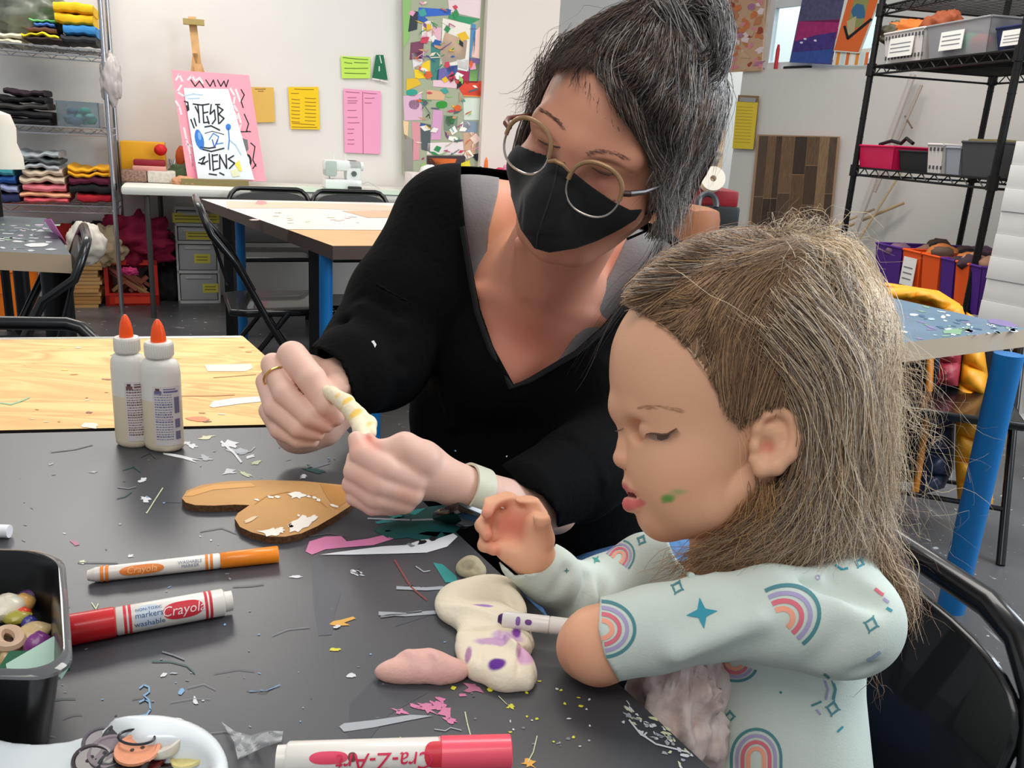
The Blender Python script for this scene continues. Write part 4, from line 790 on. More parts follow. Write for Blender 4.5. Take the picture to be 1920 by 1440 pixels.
# frame: x from post A to post C, y towards the wall
FR = Frame((pA.x, pA.y), ang); dB = h2(pB)-h2(pA); Dr = abs(dB.dot(FR.v))
def rackz(px, py): r = FR.hit(px, py, 0); return r[2]
zr = [rackz(1643, 124), rackz(1606, 314), rackz(1700, 552), rackz(1700, 2)]
rk = thing('black_wire_rack', 'black wire shelving rack holding storage bins at the right', 'shelf', (pA.x, pA.y, 0), ang)
for (x, y) in ((0, 0), (Wr, 0), (0, Dr), (Wr, Dr)):
    p = MB().tube([(x, y, 0), (x, y, 2.6)], .0175, BLACKM, n=12)
    for z in np.arange(.1, 2.5, .1): p.tube([(x, y, z), (x, y, z+.005)], .019, BLACKM, n=12)
    p.build('post', rk)
for z in zr:
    s = MB(); W_, D_ = Wr, Dr
    for zz in (z, z-.042):
        for (a, b) in (((0, 0), (W_, 0)), ((0, D_), (W_, D_)), ((0, 0), (0, D_)), ((W_, 0), (W_, D_))): s.tube([(a[0], a[1], zz), (b[0], b[1], zz)], .006, BLACKM, n=6)
    n = 22
    for yy in (0, D_): s.tube([(W_*i/n, yy, z-(.042 if i % 2 else 0)) for i in range(n+1)], .0038, BLACKM, n=5)
    for i in range(30): x = W_*(i+.5)/30; s.tube([(x, 0, z), (x, D_, z)], .003, BLACKM, n=4)
    for (x, y) in ((0, 0), (W_, 0), (0, D_), (W_, D_)): s.tube([(x, y, z-.05), (x, y, z+.015)], .026, BLACKM, n=12)
    s.build('wire_shelf', rk)
def rbin(name, label, cat, x0, x1, y0, y1, zi, h, m, rim=True, cont=None, lab=None, group=None, holes=False):
    z = zr[zi]+.004; t = thing(name, label, cat, FR.w((x0+x1)/2, (y0+y1)/2, z), FR.a, group); a, b = (x1-x0)/2, (y1-y0)/2; th = .004; mb = MB(); tp = .9
    def wall(p, q):
        vs = []
        for (px_, py_) in (p, q):
            vs += [Vector((px_*tp, py_*tp, 0)), Vector((px_, py_, h))]
        n = Vector((q[1]-p[1], -(q[0]-p[0]), 0)).normalized()*-th
        return [vs[0], vs[2], vs[3], vs[1]] + [v+n for v in (vs[0], vs[2], vs[3], vs[1])]
    cs = [(-a, -b), (a, -b), (a, b), (-a, b)]
    for i in range(4): mb.add(wall(cs[i], cs[(i+1) % 4]), [(0, 1, 2, 3), (7, 6, 5, 4), (3, 2, 6, 7), (0, 4, 5, 1), (1, 5, 6, 2), (0, 3, 7, 4)], m)
    mb.box(-a*tp, a*tp, -b*tp, b*tp, 0, .004, m)
    if holes:
        hk = M((70, 70, 74))
        for i in range(int(2*a/.03)):
            for j in range(2): mb.box(-a+.02+i*.03, -a+.032+i*.03, -b*(.93+.07*j)-.0015, -b*(.93+.07*j), h*(.15 if j == 0 else .78), h*(.27 if j == 0 else .9), hk)
    mb.build('tub', t, smooth=False)
    if rim:
        r = MB()
        for i in range(4): p, q = cs[i], cs[(i+1) % 4]; r.tube([(p[0], p[1], h), (q[0], q[1], h)], .006, m, n=8)
        r.build('rim', t)
    if lab:
        l = MB().box(-a*lab[0], a*lab[0]+lab[2], -b-.004, -b-.001, h*.2, h*lab[1], M((232, 230, 226), rough=.6))
        for i in range(3): l.box(-a*lab[0]+.015, a*lab[0]+lab[2]-.02, -b-.0048, -b-.004, h*(.34+.13*i), h*(.37+.13*i), M((120, 120, 125)))
        l.build('label', t, smooth=False)
    return t
def rx(px, py, off=0): return FR.hit(px, py, off)[0]
gw = M((214, 208, 204), rough=.5); gcl = M((186, 186, 190), rough=.2, trans=.55, ior=1.1, key='greyclear'); navy = M((22, 34, 84), rough=.4)
z0_ = zr[0]
rbin('white_basket', 'white plastic basket at the left end of the upper rack shelf', 'basket', rx(1650, 115), rx(1722, 115), .0, .45, 0, rackz(1680, 62)-zr[0], gw, lab=(.6, .8, 0), holes=True)
rbin('clear_bin', 'large clear bin with white label on the upper rack shelf', 'bin', rx(1728, 112), rx(1843, 112), .0, .5, 0, rackz(1780, 45)-zr[0], gcl, lab=(.45, .75, -.04))
rbin('navy_bin', 'navy blue bin with white label on the upper rack shelf', 'bin', rx(1850, 108), rx(1925, 108), .02, .5, 0, rackz(1880, 52)-zr[0], navy, lab=(.6, .85, 0))
for i, (px, py, c_) in enumerate([(1790, 95, (60, 56, 70)), (1800, 102, (90, 60, 80)), (1816, 88, (70, 190, 130)), (1824, 94, (60, 170, 120)), (1838, 90, (230, 110, 90)), (1775, 100, (150, 150, 160)), (1808, 98, (200, 200, 210))]):
    crumple('ball_of_yarn', FR.w(rx(px, py, -.16), .16, zr[0]+.06+.015*(i % 3)), .05, (1, 1, .9), M(c_, rough=.8), ['dark plum', 'mauve', 'bright green', 'sea green', 'coral', 'grey', 'pale grey'][i]+' ball of yarn inside the clear bin on the rack', 'yarn', .1, 3, n=16, group='yarn balls in the clear bin', seed=i)
crumple('orange_scarf', FR.w(rx(1715, 40, -.2), .2, rackz(1715, 48)), .075, (2.0, 1, 1.0), M((222, 120, 50), rough=.7), 'orange and brown cloth heaped above the white basket', 'fabric', .3, 3, seed=31)
crumple('brown_scarf', FR.w(rx(1756, 30, -.2), .25, rackz(1756, 40)), .09, (1.2, 1, 1.1), M((150, 74, 40), rough=.7), 'rust brown cloth behind the clear bin', 'fabric', .3, 3, seed=32)
crumple('olive_scarf', FR.w(rx(1684, 40, -.12), .12, rackz(1684, 54)), .07, (1.2, 1, .9), M((96, 92, 72), rough=.7), 'olive cloth spilling out of the white basket', 'fabric', .3, 3, seed=33)
pin = M((214, 22, 84), rough=.5)
rbin('pink_bin', 'hot pink plastic bin on the middle rack shelf', 'bin', rx(1605, 305), rx(1672, 305), .0, .36, 1, rackz(1640, 275)-zr[1]-.0, pin)
rbin('black_bin', 'low black tray bin beside the pink one', 'bin', rx(1675, 308), rx(1738, 308), .02, .36, 1, rackz(1700, 285)-zr[1], M((28, 28, 32), rough=.5))
rbin('white_perforated_basket', 'white perforated basket in the middle of the rack shelf', 'basket', rx(1733, 312), rx(1762, 312), .0, .36, 1, rackz(1745, 272)-zr[1], gw, holes=True)
rbin('grey_clear_bin', 'grey translucent bin on the middle rack shelf', 'bin', rx(1764, 315), rx(1792, 315), .01, .36, 1, rackz(1780, 278)-zr[1], M((150, 156, 166), rough=.4))
rbin('charcoal_bin', 'wide charcoal bin at the right of the middle rack shelf', 'bin', rx(1794, 318), rx(1868, 318), .0, .4, 1, rackz(1830, 268)-zr[1], M((68, 68, 72), rough=.5))
b = MB().box(rx(1664, 270, -.2), rx(1750, 270, -.2), .30, .5, zr[1]+.006, zr[1]+.14, M((222, 218, 214), rough=.5), b=.01); single('white_carton', b, 'white carton at the back of the middle rack shelf', 'box', FR)
hook = MB().tube([FR.w(rx(x, y, -.1), .1, rackz(x, y)) for x, y in ((1650, 270), (1672, 263), (1690, 268), (1700, 258), (1712, 268))], .01, M((30, 30, 34))); single('black_hand_tool', hook, 'black hand tool lying across the bins of the middle rack shelf', 'tool')
b = MB().box(rx(1766, 262, -.2), rx(1830, 262, -.2), .35, .5, zr[1]+.006, rackz(1790, 254), M((180, 164, 100), rough=.4, metal=.3), b=.01); single('gold_box', b, 'dull gold box at the back of the middle rack shelf', 'box', FR)
# low shelf of orange and purple bins
OR = M((238, 90, 26), rough=.45); PUR = M((78, 34, 130), rough=.45)
xs = [1640, 1693, 1731, 1768, 1797, 1826, 1850]; cols_ = [PUR, OR, OR, PUR, OR, PUR]; labs = ['purple bin half hidden by hair on the lowest visible rack shelf', 'orange bin with a white label on the lower rack shelf', 'plain orange bin right of the labelled one', 'narrow purple bin between two orange bins', 'orange bin near the front rack post', 'purple bin at the far right of the lower rack shelf']
zr2 = zr[2]
for i in range(6):
    xa, xb = rx(xs[i]+1, 500), rx(xs[i+1]-1, 500)
    rbin('storage_bin', labs[i], 'bin', xa, xb, -.02, .55, 2, rackz(1740, 478)-zr2, cols_[i], lab=(.7, .85, 0) if i == 1 else None)
    for k in range(9):
        ci_ = rr.randrange(7)
        crumple('fabric_remnant', FR.w(xa+(xb-xa)*rr.uniform(.2, .8), rr.uniform(.02, .5), rackz(1740, 478)+rr.uniform(-.03, .02)), rr.uniform(.03, .055), (1.2, 1, .7), M([(90, 70, 60), (60, 40, 50), (150, 110, 90), (120, 90, 110), (40, 36, 40), (170, 130, 110), (200, 120, 60)][ci_], rough=.85), ['brown', 'plum', 'tan', 'mauve', 'black', 'beige', 'orange'][ci_]+' crumpled remnant in the '+['half hidden purple bin', 'orange bin with the label', 'plain orange bin', 'narrow purple bin', 'orange bin by the rack post', 'last purple bin'][i], 'fabric', .4, 3, n=14, group=['brown', 'plum', 'tan', 'mauve', 'black', 'beige', 'orange'][ci_]+' remnants in the '+['half hidden purple bin', 'labelled orange bin', 'plain orange bin', 'narrow purple bin', 'orange bin by the post', 'last purple bin'][i], seed=k+i*9)
# poles leaning behind the rack
for i, (x0, y0, x1, y1, r, c_, l_) in enumerate([(1712, 140, 1596, 455, .024, (196, 188, 182), 'thick grey-white pole leaning behind the black rack'), (1728, 160, 1640, 360, .012, (176, 160, 150), 'thin pole leaning beside the thick one'), (1690, 322, 1610, 450, .009, (190, 165, 130), 'thin wooden stick leaning low behind the rack'),
        (1695, 380, 1540, 445, .012, (196, 168, 130), 'upper wooden batten slanting behind the rack'), (1640, 392, 1545, 432, .009, (186, 158, 122), 'lower wooden batten slanting behind the rack'), (1697, 218, 1710, 240, .006, (120, 100, 80), 'short stick caught behind the rack post')]):
    a = hr(x0, y0, .1); b = hr(x1, y1, .3); single('wooden_pole', MB().tube([a, b], r, M(c_, rough=.5)), l_, 'pole')
# white cubby shelf at the right edge
E0 = WR.loc(PZ(1880, 786, 0)); CW = M((226, 224, 220), rough=.5)
cs_ = thing('white_cubby_shelf', 'white cubby shelving unit at the right edge', 'shelf', WR.w(E0[0], E0[1], 0), WR.a); dp = min(.55, -E0[1]-.02)
mb = MB(); hc = 1.18; wc = 1.3
mb.box(0, .025, 0, dp, 0, hc, CW); mb.box(wc/2-.012, wc/2+.012, 0, dp, 0, hc, CW); mb.box(wc-.02, wc, 0, dp, 0, hc, CW); mb.box(0, wc, dp-.015, dp, 0, hc, CW)
for z in (0, .3, .6, .9, hc-.02): mb.box(0, wc, 0, dp, z, z+.022, CW)
mb.build('carcass', cs_, smooth=False, bevel=.002)
for i in range(12):
    single('paper_carton', MB().box(E0[0]-.23, E0[0]-.006, E0[1]+.03+.004*(i % 3), E0[1]+.42, .1*i+.0005, .1*i+.0995, M((222, 220, 217), rough=.6), b=.0015), 'flat white carton, '+ORD[i]+' in the stack beside the cubby shelf', 'box', WR, 'white cartons stacked by the cubby shelf')
gp = MB().box(E0[0]+.12, E0[0]+.3, E0[1]+.1, E0[1]+.16, hc, hc+.22, M((150, 156, 158), rough=.4), b=.004); single('grey_board', gp, 'grey-blue panel standing on top of the cubby shelf', 'panel', WR)
# tool boxes left of the partition
def dbox(name, label, cat, px0, px1, py0, py1, d, dep, m, bev=.012, ang=0, floor=False):
    a, b, t = P(px0, py1, d), P(px1, py1, d), P((px0+px1)/2, py0, d); fr_ = Frame((a.x, a.y), math.atan2(b.y-a.y, b.x-a.x)+ang); w_ = (h2(b)-h2(a)).length
    return single(name, MB().box(0, w_, 0, dep, 0 if floor else a.z, t.z, m, b=bev), label, cat, fr_)
dbox('storage_cabinet', 'dark cabinet between the back wall and the partition', 'cabinet', 1235, 1384, 447, 700, 3.4, .4, M((60, 46, 44), rough=.6), floor=True)
dbox('tool_box', 'red and black tool box left of the partition', 'box', 1304, 1382, 385, 446, 3.3, .3, M((30, 32, 34), rough=.4))
dbox('red_tool_tray', 'dark red tray on the black tool box', 'box', 1303, 1384, 356, 386, 3.29, .3, M((132, 20, 32), rough=.4))
tr = MB(); c = P(1335, 337, 3.25); prof = [(.03, -.02), (.085, -.02), (.085, .02), (.03, .02), (.03, -.02)]
mx = Matrix((EX, -EY, -fw)).transposed().to_4x4(); tr.lathe([(.012, -.022), (.046, -.022), (.046, .022), (.012, .022), (.012, -.022)], M((226, 216, 200), rough=.6), n=32, mtx=mx, cap=False, o=c)
single('tape_roll', tr, 'roll of cream tape standing on the red tray', 'tape')
tr = MB().tube([P(1326+17*math.cos(a), 384+21*math.sin(a), 3.2) for a in [math.pi*(.9+i*.09) for i in range(14)]], .012, M((52, 54, 60), rough=.3)); single('black_handle_loop', tr, 'black curved handle in front of the red tray', 'handle')
crumple('blue_cloth', P(1312, 335, 3.3), .045, (.7, .6, 1.2), M((90, 130, 190), rough=.7), 'blue cloth tucked behind the tape roll', 'fabric', .25, 3, seed=41)
crumple('grey_clutter_bag', P(1316, 290, 3.9), .07, (1.0, .6, .9), M((150, 140, 130), rough=.7), 'grey bag on the shelf above the tape roll', 'bag', .4, 3, seed=42)
crumple('dark_clutter_bag', P(1300, 262, 3.95), .05, (1.0, .6, .7), M((60, 58, 58), rough=.7), 'dark bag above the grey bag, left of the partition', 'bag', .4, 3, seed=43)
st2 = MB(); b = P(1352, 240, 3.9); a = Vector((b.x, b.y, 0)); st2.tube([a, b], .025, M((206, 176, 140), rough=.6)); single('wooden_post', st2, 'pale wooden post at the left end of the partition', 'post')
# brown upholstered chair behind the woman
ac = thing('brown_armchair', 'brown upholstered armchair behind the woman\'s shoulder', 'armchair', (P(1262, 440, 3.0).x, P(1262, 440, 3.0).y, 0), R(-70)); z_t = P(1262, 378, 3.0).z; BR = M((150, 90, 50), rough=.5, noise=.2, scale=9)
MB().box(-.22, .20, -.05, .07, .3, z_t, BR, b=.04).build('backrest', ac); MB().box(-.24, .22, -.5, -.05, .3, .45, BR, b=.04).build('seat', ac)
for x in (-.20, .18):
    for y in (-.45, .02): MB().tube([(x*.55 if y > 0 else x, y, .31), (x*.55 if y > 0 else x, y, 0)], .02, M((60, 40, 30))).build('leg', ac)
b = dbox('white_paper_stack', 'white sheet of paper showing above the child\'s hair', 'paper', 1300, 1372, 441, 460, 2.95, .22, M((232, 232, 218), rough=.6), .003)
dbox('side_table', 'small dark side table under the white sheet', 'table', 1322, 1380, 461, 640, 2.97, .26, M((46, 40, 40), rough=.6), floor=True)
dbox('white_pillow', 'white bag between the mask and the brown armchair', 'bag', 1186, 1214, 384, 470, 2.75, .12, M((226, 226, 226), rough=.6), .02, floor=True)
# chair with puffer jacket
jc = PZ(1725, 1028, 0); ja = R(-100)
jx = P(1722, 640, 2.75)
folding_chair('black folding chair carrying a puffer jacket under the grey-blue table', (jx.x-.02, jx.y-.22, 0), R(-18), h=.585, lean=.06)
def puffer():
    t = thing('puffer_jacket', 'mustard and navy puffer jacket draped over the chair behind the child', 'jacket', (jx.x, jx.y, .3), 0)
    def slab(name, pts, d0, th, m, rows, label=None):
        # quilted panel between two pixel rails, facing the viewer, puffed between seams
        L_, Rr = pts; mb = MB(); nu, nv = 14, rows*8
        def rail(r, v):
            k = v*(len(r)-1); i = min(int(k), len(r)-2); f = k-i; return (r[i][0]*(1-f)+r[i+1][0]*f, r[i][1]*(1-f)+r[i+1][1]*f)
        def fn_(side):
            def fn(u, v):
                a, b = rail(L_, v), rail(Rr, v); x, y = a[0]*(1-u)+b[0]*u, a[1]*(1-u)+b[1]*u
                puff = (abs(math.sin(math.pi*v*rows))**.5)*.6+.4; rnd = max(0, 1-(2*u-1)**2)**.5
                d = d0-side*th*rnd*puff*(1+.1*math.sin(v*40+u*9)); return P(x, y, d)-Vector((jx.x, jx.y, .3))
            return fn
        mb.grid(fn_(1), nu, nv, m); mb.grid(fn_(-.8), nu, nv, m); o = mb.build(name, t, angle=75)
        if label: o['label'] = label
    YJ = M((226, 152, 22), rough=.5); 
    slab('yellow_shoulder', ([(1600, 520), (1610, 545), (1640, 570)], [(1760, 545), (1800, 570), (1815, 600)]), 2.68, .06, YJ, 2)
    slab('collar', ([(1640, 540), (1700, 538), (1760, 548), (1805, 575), (1812, 610)], [(1640, 566), (1700, 560), (1745, 566), (1770, 590), (1775, 615)]), 2.6, .04, YJ, 3)
    slab('sleeve', ([(1812, 585), (1804, 680), (1793, 760), (1790, 860), (1796, 945)], [(1838, 600), (1852, 700), (1858, 800), (1860, 880), (1862, 945)]), 2.62, .05, YJ, 8, 'mustard quilted sleeve')
    slab('front_panel', ([(1752, 590), (1752, 700), (1742, 800), (1730, 870), (1722, 930)], [(1800, 590), (1796, 700), (1790, 800), (1788, 880), (1770, 915)]), 2.66, .05, M((44, 56, 82), rough=.4), 6, 'navy quilted front panel')
    slab('yoke', ([(1764, 640), (1762, 680), (1756, 722)], [(1806, 640), (1802, 680), (1797, 724)]), 2.60, .045, M((148, 40, 56), rough=.5), 2, 'maroon shoulder yoke')
    slab('zip_edge', ([(1738, 650), (1736, 720), (1728, 800), (1716, 890), (1706, 925)], [(1752, 650), (1750, 720), (1742, 800), (1728, 890), (1722, 925)]), 2.58, .012, M((190, 116, 20), rough=.5), 3, 'mustard zip edge')
    slab('inner_lining', ([(1640, 650), (1650, 780), (1640, 900)], [(1745, 640), (1742, 780), (1718, 905)]), 2.74, .03, M((14, 15, 18), rough=.7), 3, 'black inner lining')
puffer()
# ================================================================== smooth organic surfaces (distance field -> mesh)
class SDF:
    def __init__(s, lo, hi, res):
        s.lo = np.array(lo, float); s.res = res; s.n = np.ceil((np.array(hi)-s.lo)/res).astype(int)+1
        s.F = np.full(tuple(s.n), .06, np.float32)
    def _sl(s, lo, hi, pad):
        a = np.clip(np.floor((np.array(lo)-pad-s.lo)/s.res).astype(int), 0, s.n); b = np.clip(np.ceil((np.array(hi)+pad-s.lo)/s.res).astype(int)+1, 0, s.n)
        if np.any(b <= a): return None, None
        sl = tuple(slice(a[i], b[i]) for i in range(3))
        g = np.meshgrid(*[s.lo[i]+np.arange(a[i], b[i])*s.res for i in range(3)], indexing='ij', sparse=True)
        return sl, g
    def _mix(s, sl, d, k, op):
        A = s.F[sl]
        if op == 'sub': d = -d; h = np.clip(.5-.5*(d-A)/k, 0, 1); s.F[sl] = (A*h + d*(1-h) + k*h*(1-h)) if False else np.maximum(A, d)+np.maximum(k-np.abs(A-d), 0)**2/(4*k)
        else: s.F[sl] = np.minimum(A, d)-np.maximum(k-np.abs(A-d), 0)**2/(4*k)
    def cap(s, a, b, ra, rb, k=.01, op='add'):
        a, b = np.array(a, float), np.array(b, float); r = max(ra, rb); pad = k+s.res*3
        sl, g = s._sl(np.minimum(a-r, b-r), np.maximum(a+r, b+r), pad)
        if sl is None: return s
        ba = b-a; l2 = max(float(ba@ba), 1e-12); p = [g[i]-a[i] for i in range(3)]
        t = np.clip((p[0]*ba[0]+p[1]*ba[1]+p[2]*ba[2])/l2, 0, 1)
        d = np.sqrt((p[0]-t*ba[0])**2+(p[1]-t*ba[1])**2+(p[2]-t*ba[2])**2)-(ra+(rb-ra)*t)
        s._mix(sl, d.astype(np.float32), k, op); return s
    def ell(s, c, r, ax=None, k=.01, op='add'):
        c = np.array(c, float); r = np.array(r, float) if hasattr(r, '__len__') else np.array([r]*3, float)
        A = np.eye(3) if ax is None else np.array([list(v) for v in ax], float)
        ext = np.sqrt(((A*r[:, None])**2).sum(0)); pad = k+s.res*3
        sl, g = s._sl(c-ext, c+ext, pad)
        if sl is None: return s
        p = [g[i]-c[i] for i in range(3)]; q = [A[j][0]*p[0]+A[j][1]*p[1]+A[j][2]*p[2] for j in range(3)]
        k0 = np.sqrt(sum((q[j]/r[j])**2 for j in range(3))); k1 = np.sqrt(sum((q[j]/r[j]**2)**2 for j in range(3)))
        d = np.where(k1 > 1e-9, k0*(k0-1)/np.maximum(k1, 1e-9), -r.min())
        s._mix(sl, d.astype(np.float32), k, op); return s
    def chain(s, pts, k=.01, kin=None):
        for i in range(len(pts)-1): s.cap(pts[i][0], pts[i+1][0], pts[i][1], pts[i+1][1], k if i == 0 else (kin or .004))
        return s
    def mesh(s, iso=0.0, smooth=1):
        F = s.F-iso; ins = F < 0; n = F.shape
        ins[0] = ins[-1] = False; ins[:, 0] = ins[:, -1] = False; ins[:, :, 0] = ins[:, :, -1] = False; F = np.where(ins, F, np.maximum(F, 1e-5))
        nc = tuple(np.array(n)-1); acc = np.zeros(nc+(3,), np.float32); cnt = np.zeros(nc, np.float32)
        for ax in range(3):
            for du in (0, 1):
                for dv in (0, 1):
                    o = [0, 0, 0]; oth = [i for i in range(3) if i != ax]; o[oth[0]] = du; o[oth[1]] = dv
                    sa = tuple(slice(o[i], o[i]+nc[i]) for i in range(3)); o2 = list(o); o2[ax] += 1; sb = tuple(slice(o2[i], o2[i]+nc[i]) for i in range(3))
                    fa, fb = F[sa], F[sb]; m = ins[sa] != ins[sb]; t = np.where(m, fa/np.where(m, fa-fb, 1), 0)
                    for c in range(3): acc[..., c] += np.where(m, (o[c]+(t if c == ax else 0)), 0)
                    cnt += m
        act = cnt > 0; idx = -np.ones(nc, int); idx[act] = np.arange(act.sum())
        V = (acc[act]/cnt[act][:, None] + np.argwhere(act))*s.res + s.lo
        Q = []
        for ax in range(3):
            oth = [i for i in range(3) if i != ax]; sa = [slice(None)]*3; sb = [slice(None)]*3; sa[ax] = slice(0, -1); sb[ax] = slice(1, None)
            A, B = ins[tuple(sa)], ins[tuple(sb)]; e = np.argwhere(A != B); flip = A[tuple(e.T)]
            ok = (e[:, oth[0]] > 0) & (e[:, oth[1]] > 0) & (e[:, oth[0]] < nc[oth[0]]) & (e[:, oth[1]] < nc[oth[1]]); e = e[ok]; flip = flip[ok]
            def I(d0, d1): q = e.copy(); q[:, oth[0]] += d0; q[:, oth[1]] += d1; return idx[tuple(q.T)]
            q = np.stack([I(-1, -1), I(0, -1), I(0, 0), I(-1, 0)], 1)
            if ax == 1: flip = ~flip
            q[~flip] = q[~flip][:, ::-1]; Q.append(q)
        Q = np.concatenate(Q); Q = Q[(Q >= 0).all(1)]
        for _ in range(smooth):
            S = np.zeros_like(V); Cn = np.zeros(len(V))
            for a, b in ((0, 1), (1, 2), (2, 3), (3, 0)):
                np.add.at(S, Q[:, a], V[Q[:, b]]); np.add.at(S, Q[:, b], V[Q[:, a]]); np.add.at(Cn, Q[:, a], 1); np.add.at(Cn, Q[:, b], 1)
            V = V*.4+S/np.maximum(Cn, 1)[:, None]*.6
        return V, Q
def pix_np(V):
    q = V-np.array(CAM); d = q@np.array(fw); return 960+F*(q@np.array(EX))/d, 720+F*(q@np.array(EY))/d, d
def P_np(x, y, d):
    r = np.array(fw)[None]+np.array(EX)[None]*((x-960)/F)[:, None]+np.array(EY)[None]*((y-720)/F)[:, None]; return np.array(CAM)[None]+r*d[:, None]
def in_poly(x, y, poly):
    c = np.zeros(len(x), bool); n = len(poly)
    for i in range(n):
        x0, y0 = poly[i]; x1, y1 = poly[(i+1) % n]
        m = ((y0 > y) != (y1 > y)) & (x < (x1-x0)*(y-y0)/((y1-y0) or 1e-9)+x0); c ^= m
    return c
def snap_poly(x, y, poly):
    bx_, by_, bd = x.copy(), y.copy(), np.full(len(x), 1e18); n = len(poly)
    for i in range(n):
        x0, y0 = poly[i]; x1, y1 = poly[(i+1) % n]; dx, dy = x1-x0, y1-y0; t = np.clip(((x-x0)*dx+(y-y0)*dy)/(dx*dx+dy*dy), 0, 1)
        qx, qy = x0+t*dx, y0+t*dy; d = (x-qx)**2+(y-qy)**2; m = d < bd; bx_[m], by_[m], bd[m] = qx[m], qy[m], d[m]
    return bx_, by_, np.sqrt(bd)
def cut(V, Q, poly, dmax=9, inside=True, snap=12):        # trim cloth to an outline (front side only), with a clean edge
    x, y, d = pix_np(V); cx, cy, cd_ = x[Q].mean(1), y[Q].mean(1), d[Q].mean(1)
    m = in_poly(cx, cy, poly) & (cd_ < dmax)
    if not inside: m = ~in_poly(cx, cy, poly) & (cd_ < dmax)
    Qk = Q[~m]; bd = np.intersect1d(np.unique(Q[m]), np.unique(Qk)); sx_, sy_, dd_ = snap_poly(x[bd], y[bd], poly); ok = dd_ < snap
    V = V.copy(); V[bd[ok]] = P_np(sx_[ok], sy_[ok], d[bd[ok]]); return V, Qk
def smesh(name, V, Q, m, parent=None, col=None, solid=0, loc=None, subdiv=0):
    used = np.unique(Q); mp = -np.ones(len(V), int); mp[used] = np.arange(len(used)); V = V[used]; Q = mp[Q]
    o0 = np.array(loc if loc is not None else (parent.location if parent else (0, 0, 0)))
    me = bpy.data.meshes.new(name); me.from_pydata((V-o0).tolist(), [], Q.tolist()); me.materials.append(m)
    me.polygons.foreach_set('use_smooth', [True]*len(me.polygons)); me.update()
    if col is not None:
        ca = me.color_attributes.new('Col', 'FLOAT_COLOR', 'POINT'); cc = np.ones((len(V), 4), np.float32); cc[:, :3] = col[used]; ca.data.foreach_set('color', cc.ravel())
    o = bpy.data.objects.new(name, me); C.objects.link(o); o.parent = parent
    if loc is not None: o.location = loc
    if solid: s_ = o.modifiers.new('thickness', 'SOLIDIFY'); s_.thickness = solid; s_.offset = -1
    return o
def paintcol(V, col, c, r, rgb, a=1.0, soft=.5, sc=(1, 1, 1), ax=None):
    p = V-np.array(c)
    if ax is not None: A = np.array([list(v) for v in ax]); p = p@A.T
    d = np.sqrt(((p/np.array(sc))**2).sum(1))/r; k = np.clip((1-d)/soft, 0, 1)*a; k = (k*k*(3-2*k) if soft > .2 else k)[:, None]
    col[:] = col*(1-k)+np.array(lin(rgb))[None]*k
def rp(px_, d): return px_*d/F                            # size seen as px_ pixels at depth d
def bvh_of(V, Q): return BVHTree.FromPolygons([Vector(v) for v in V.tolist()], Q.tolist())
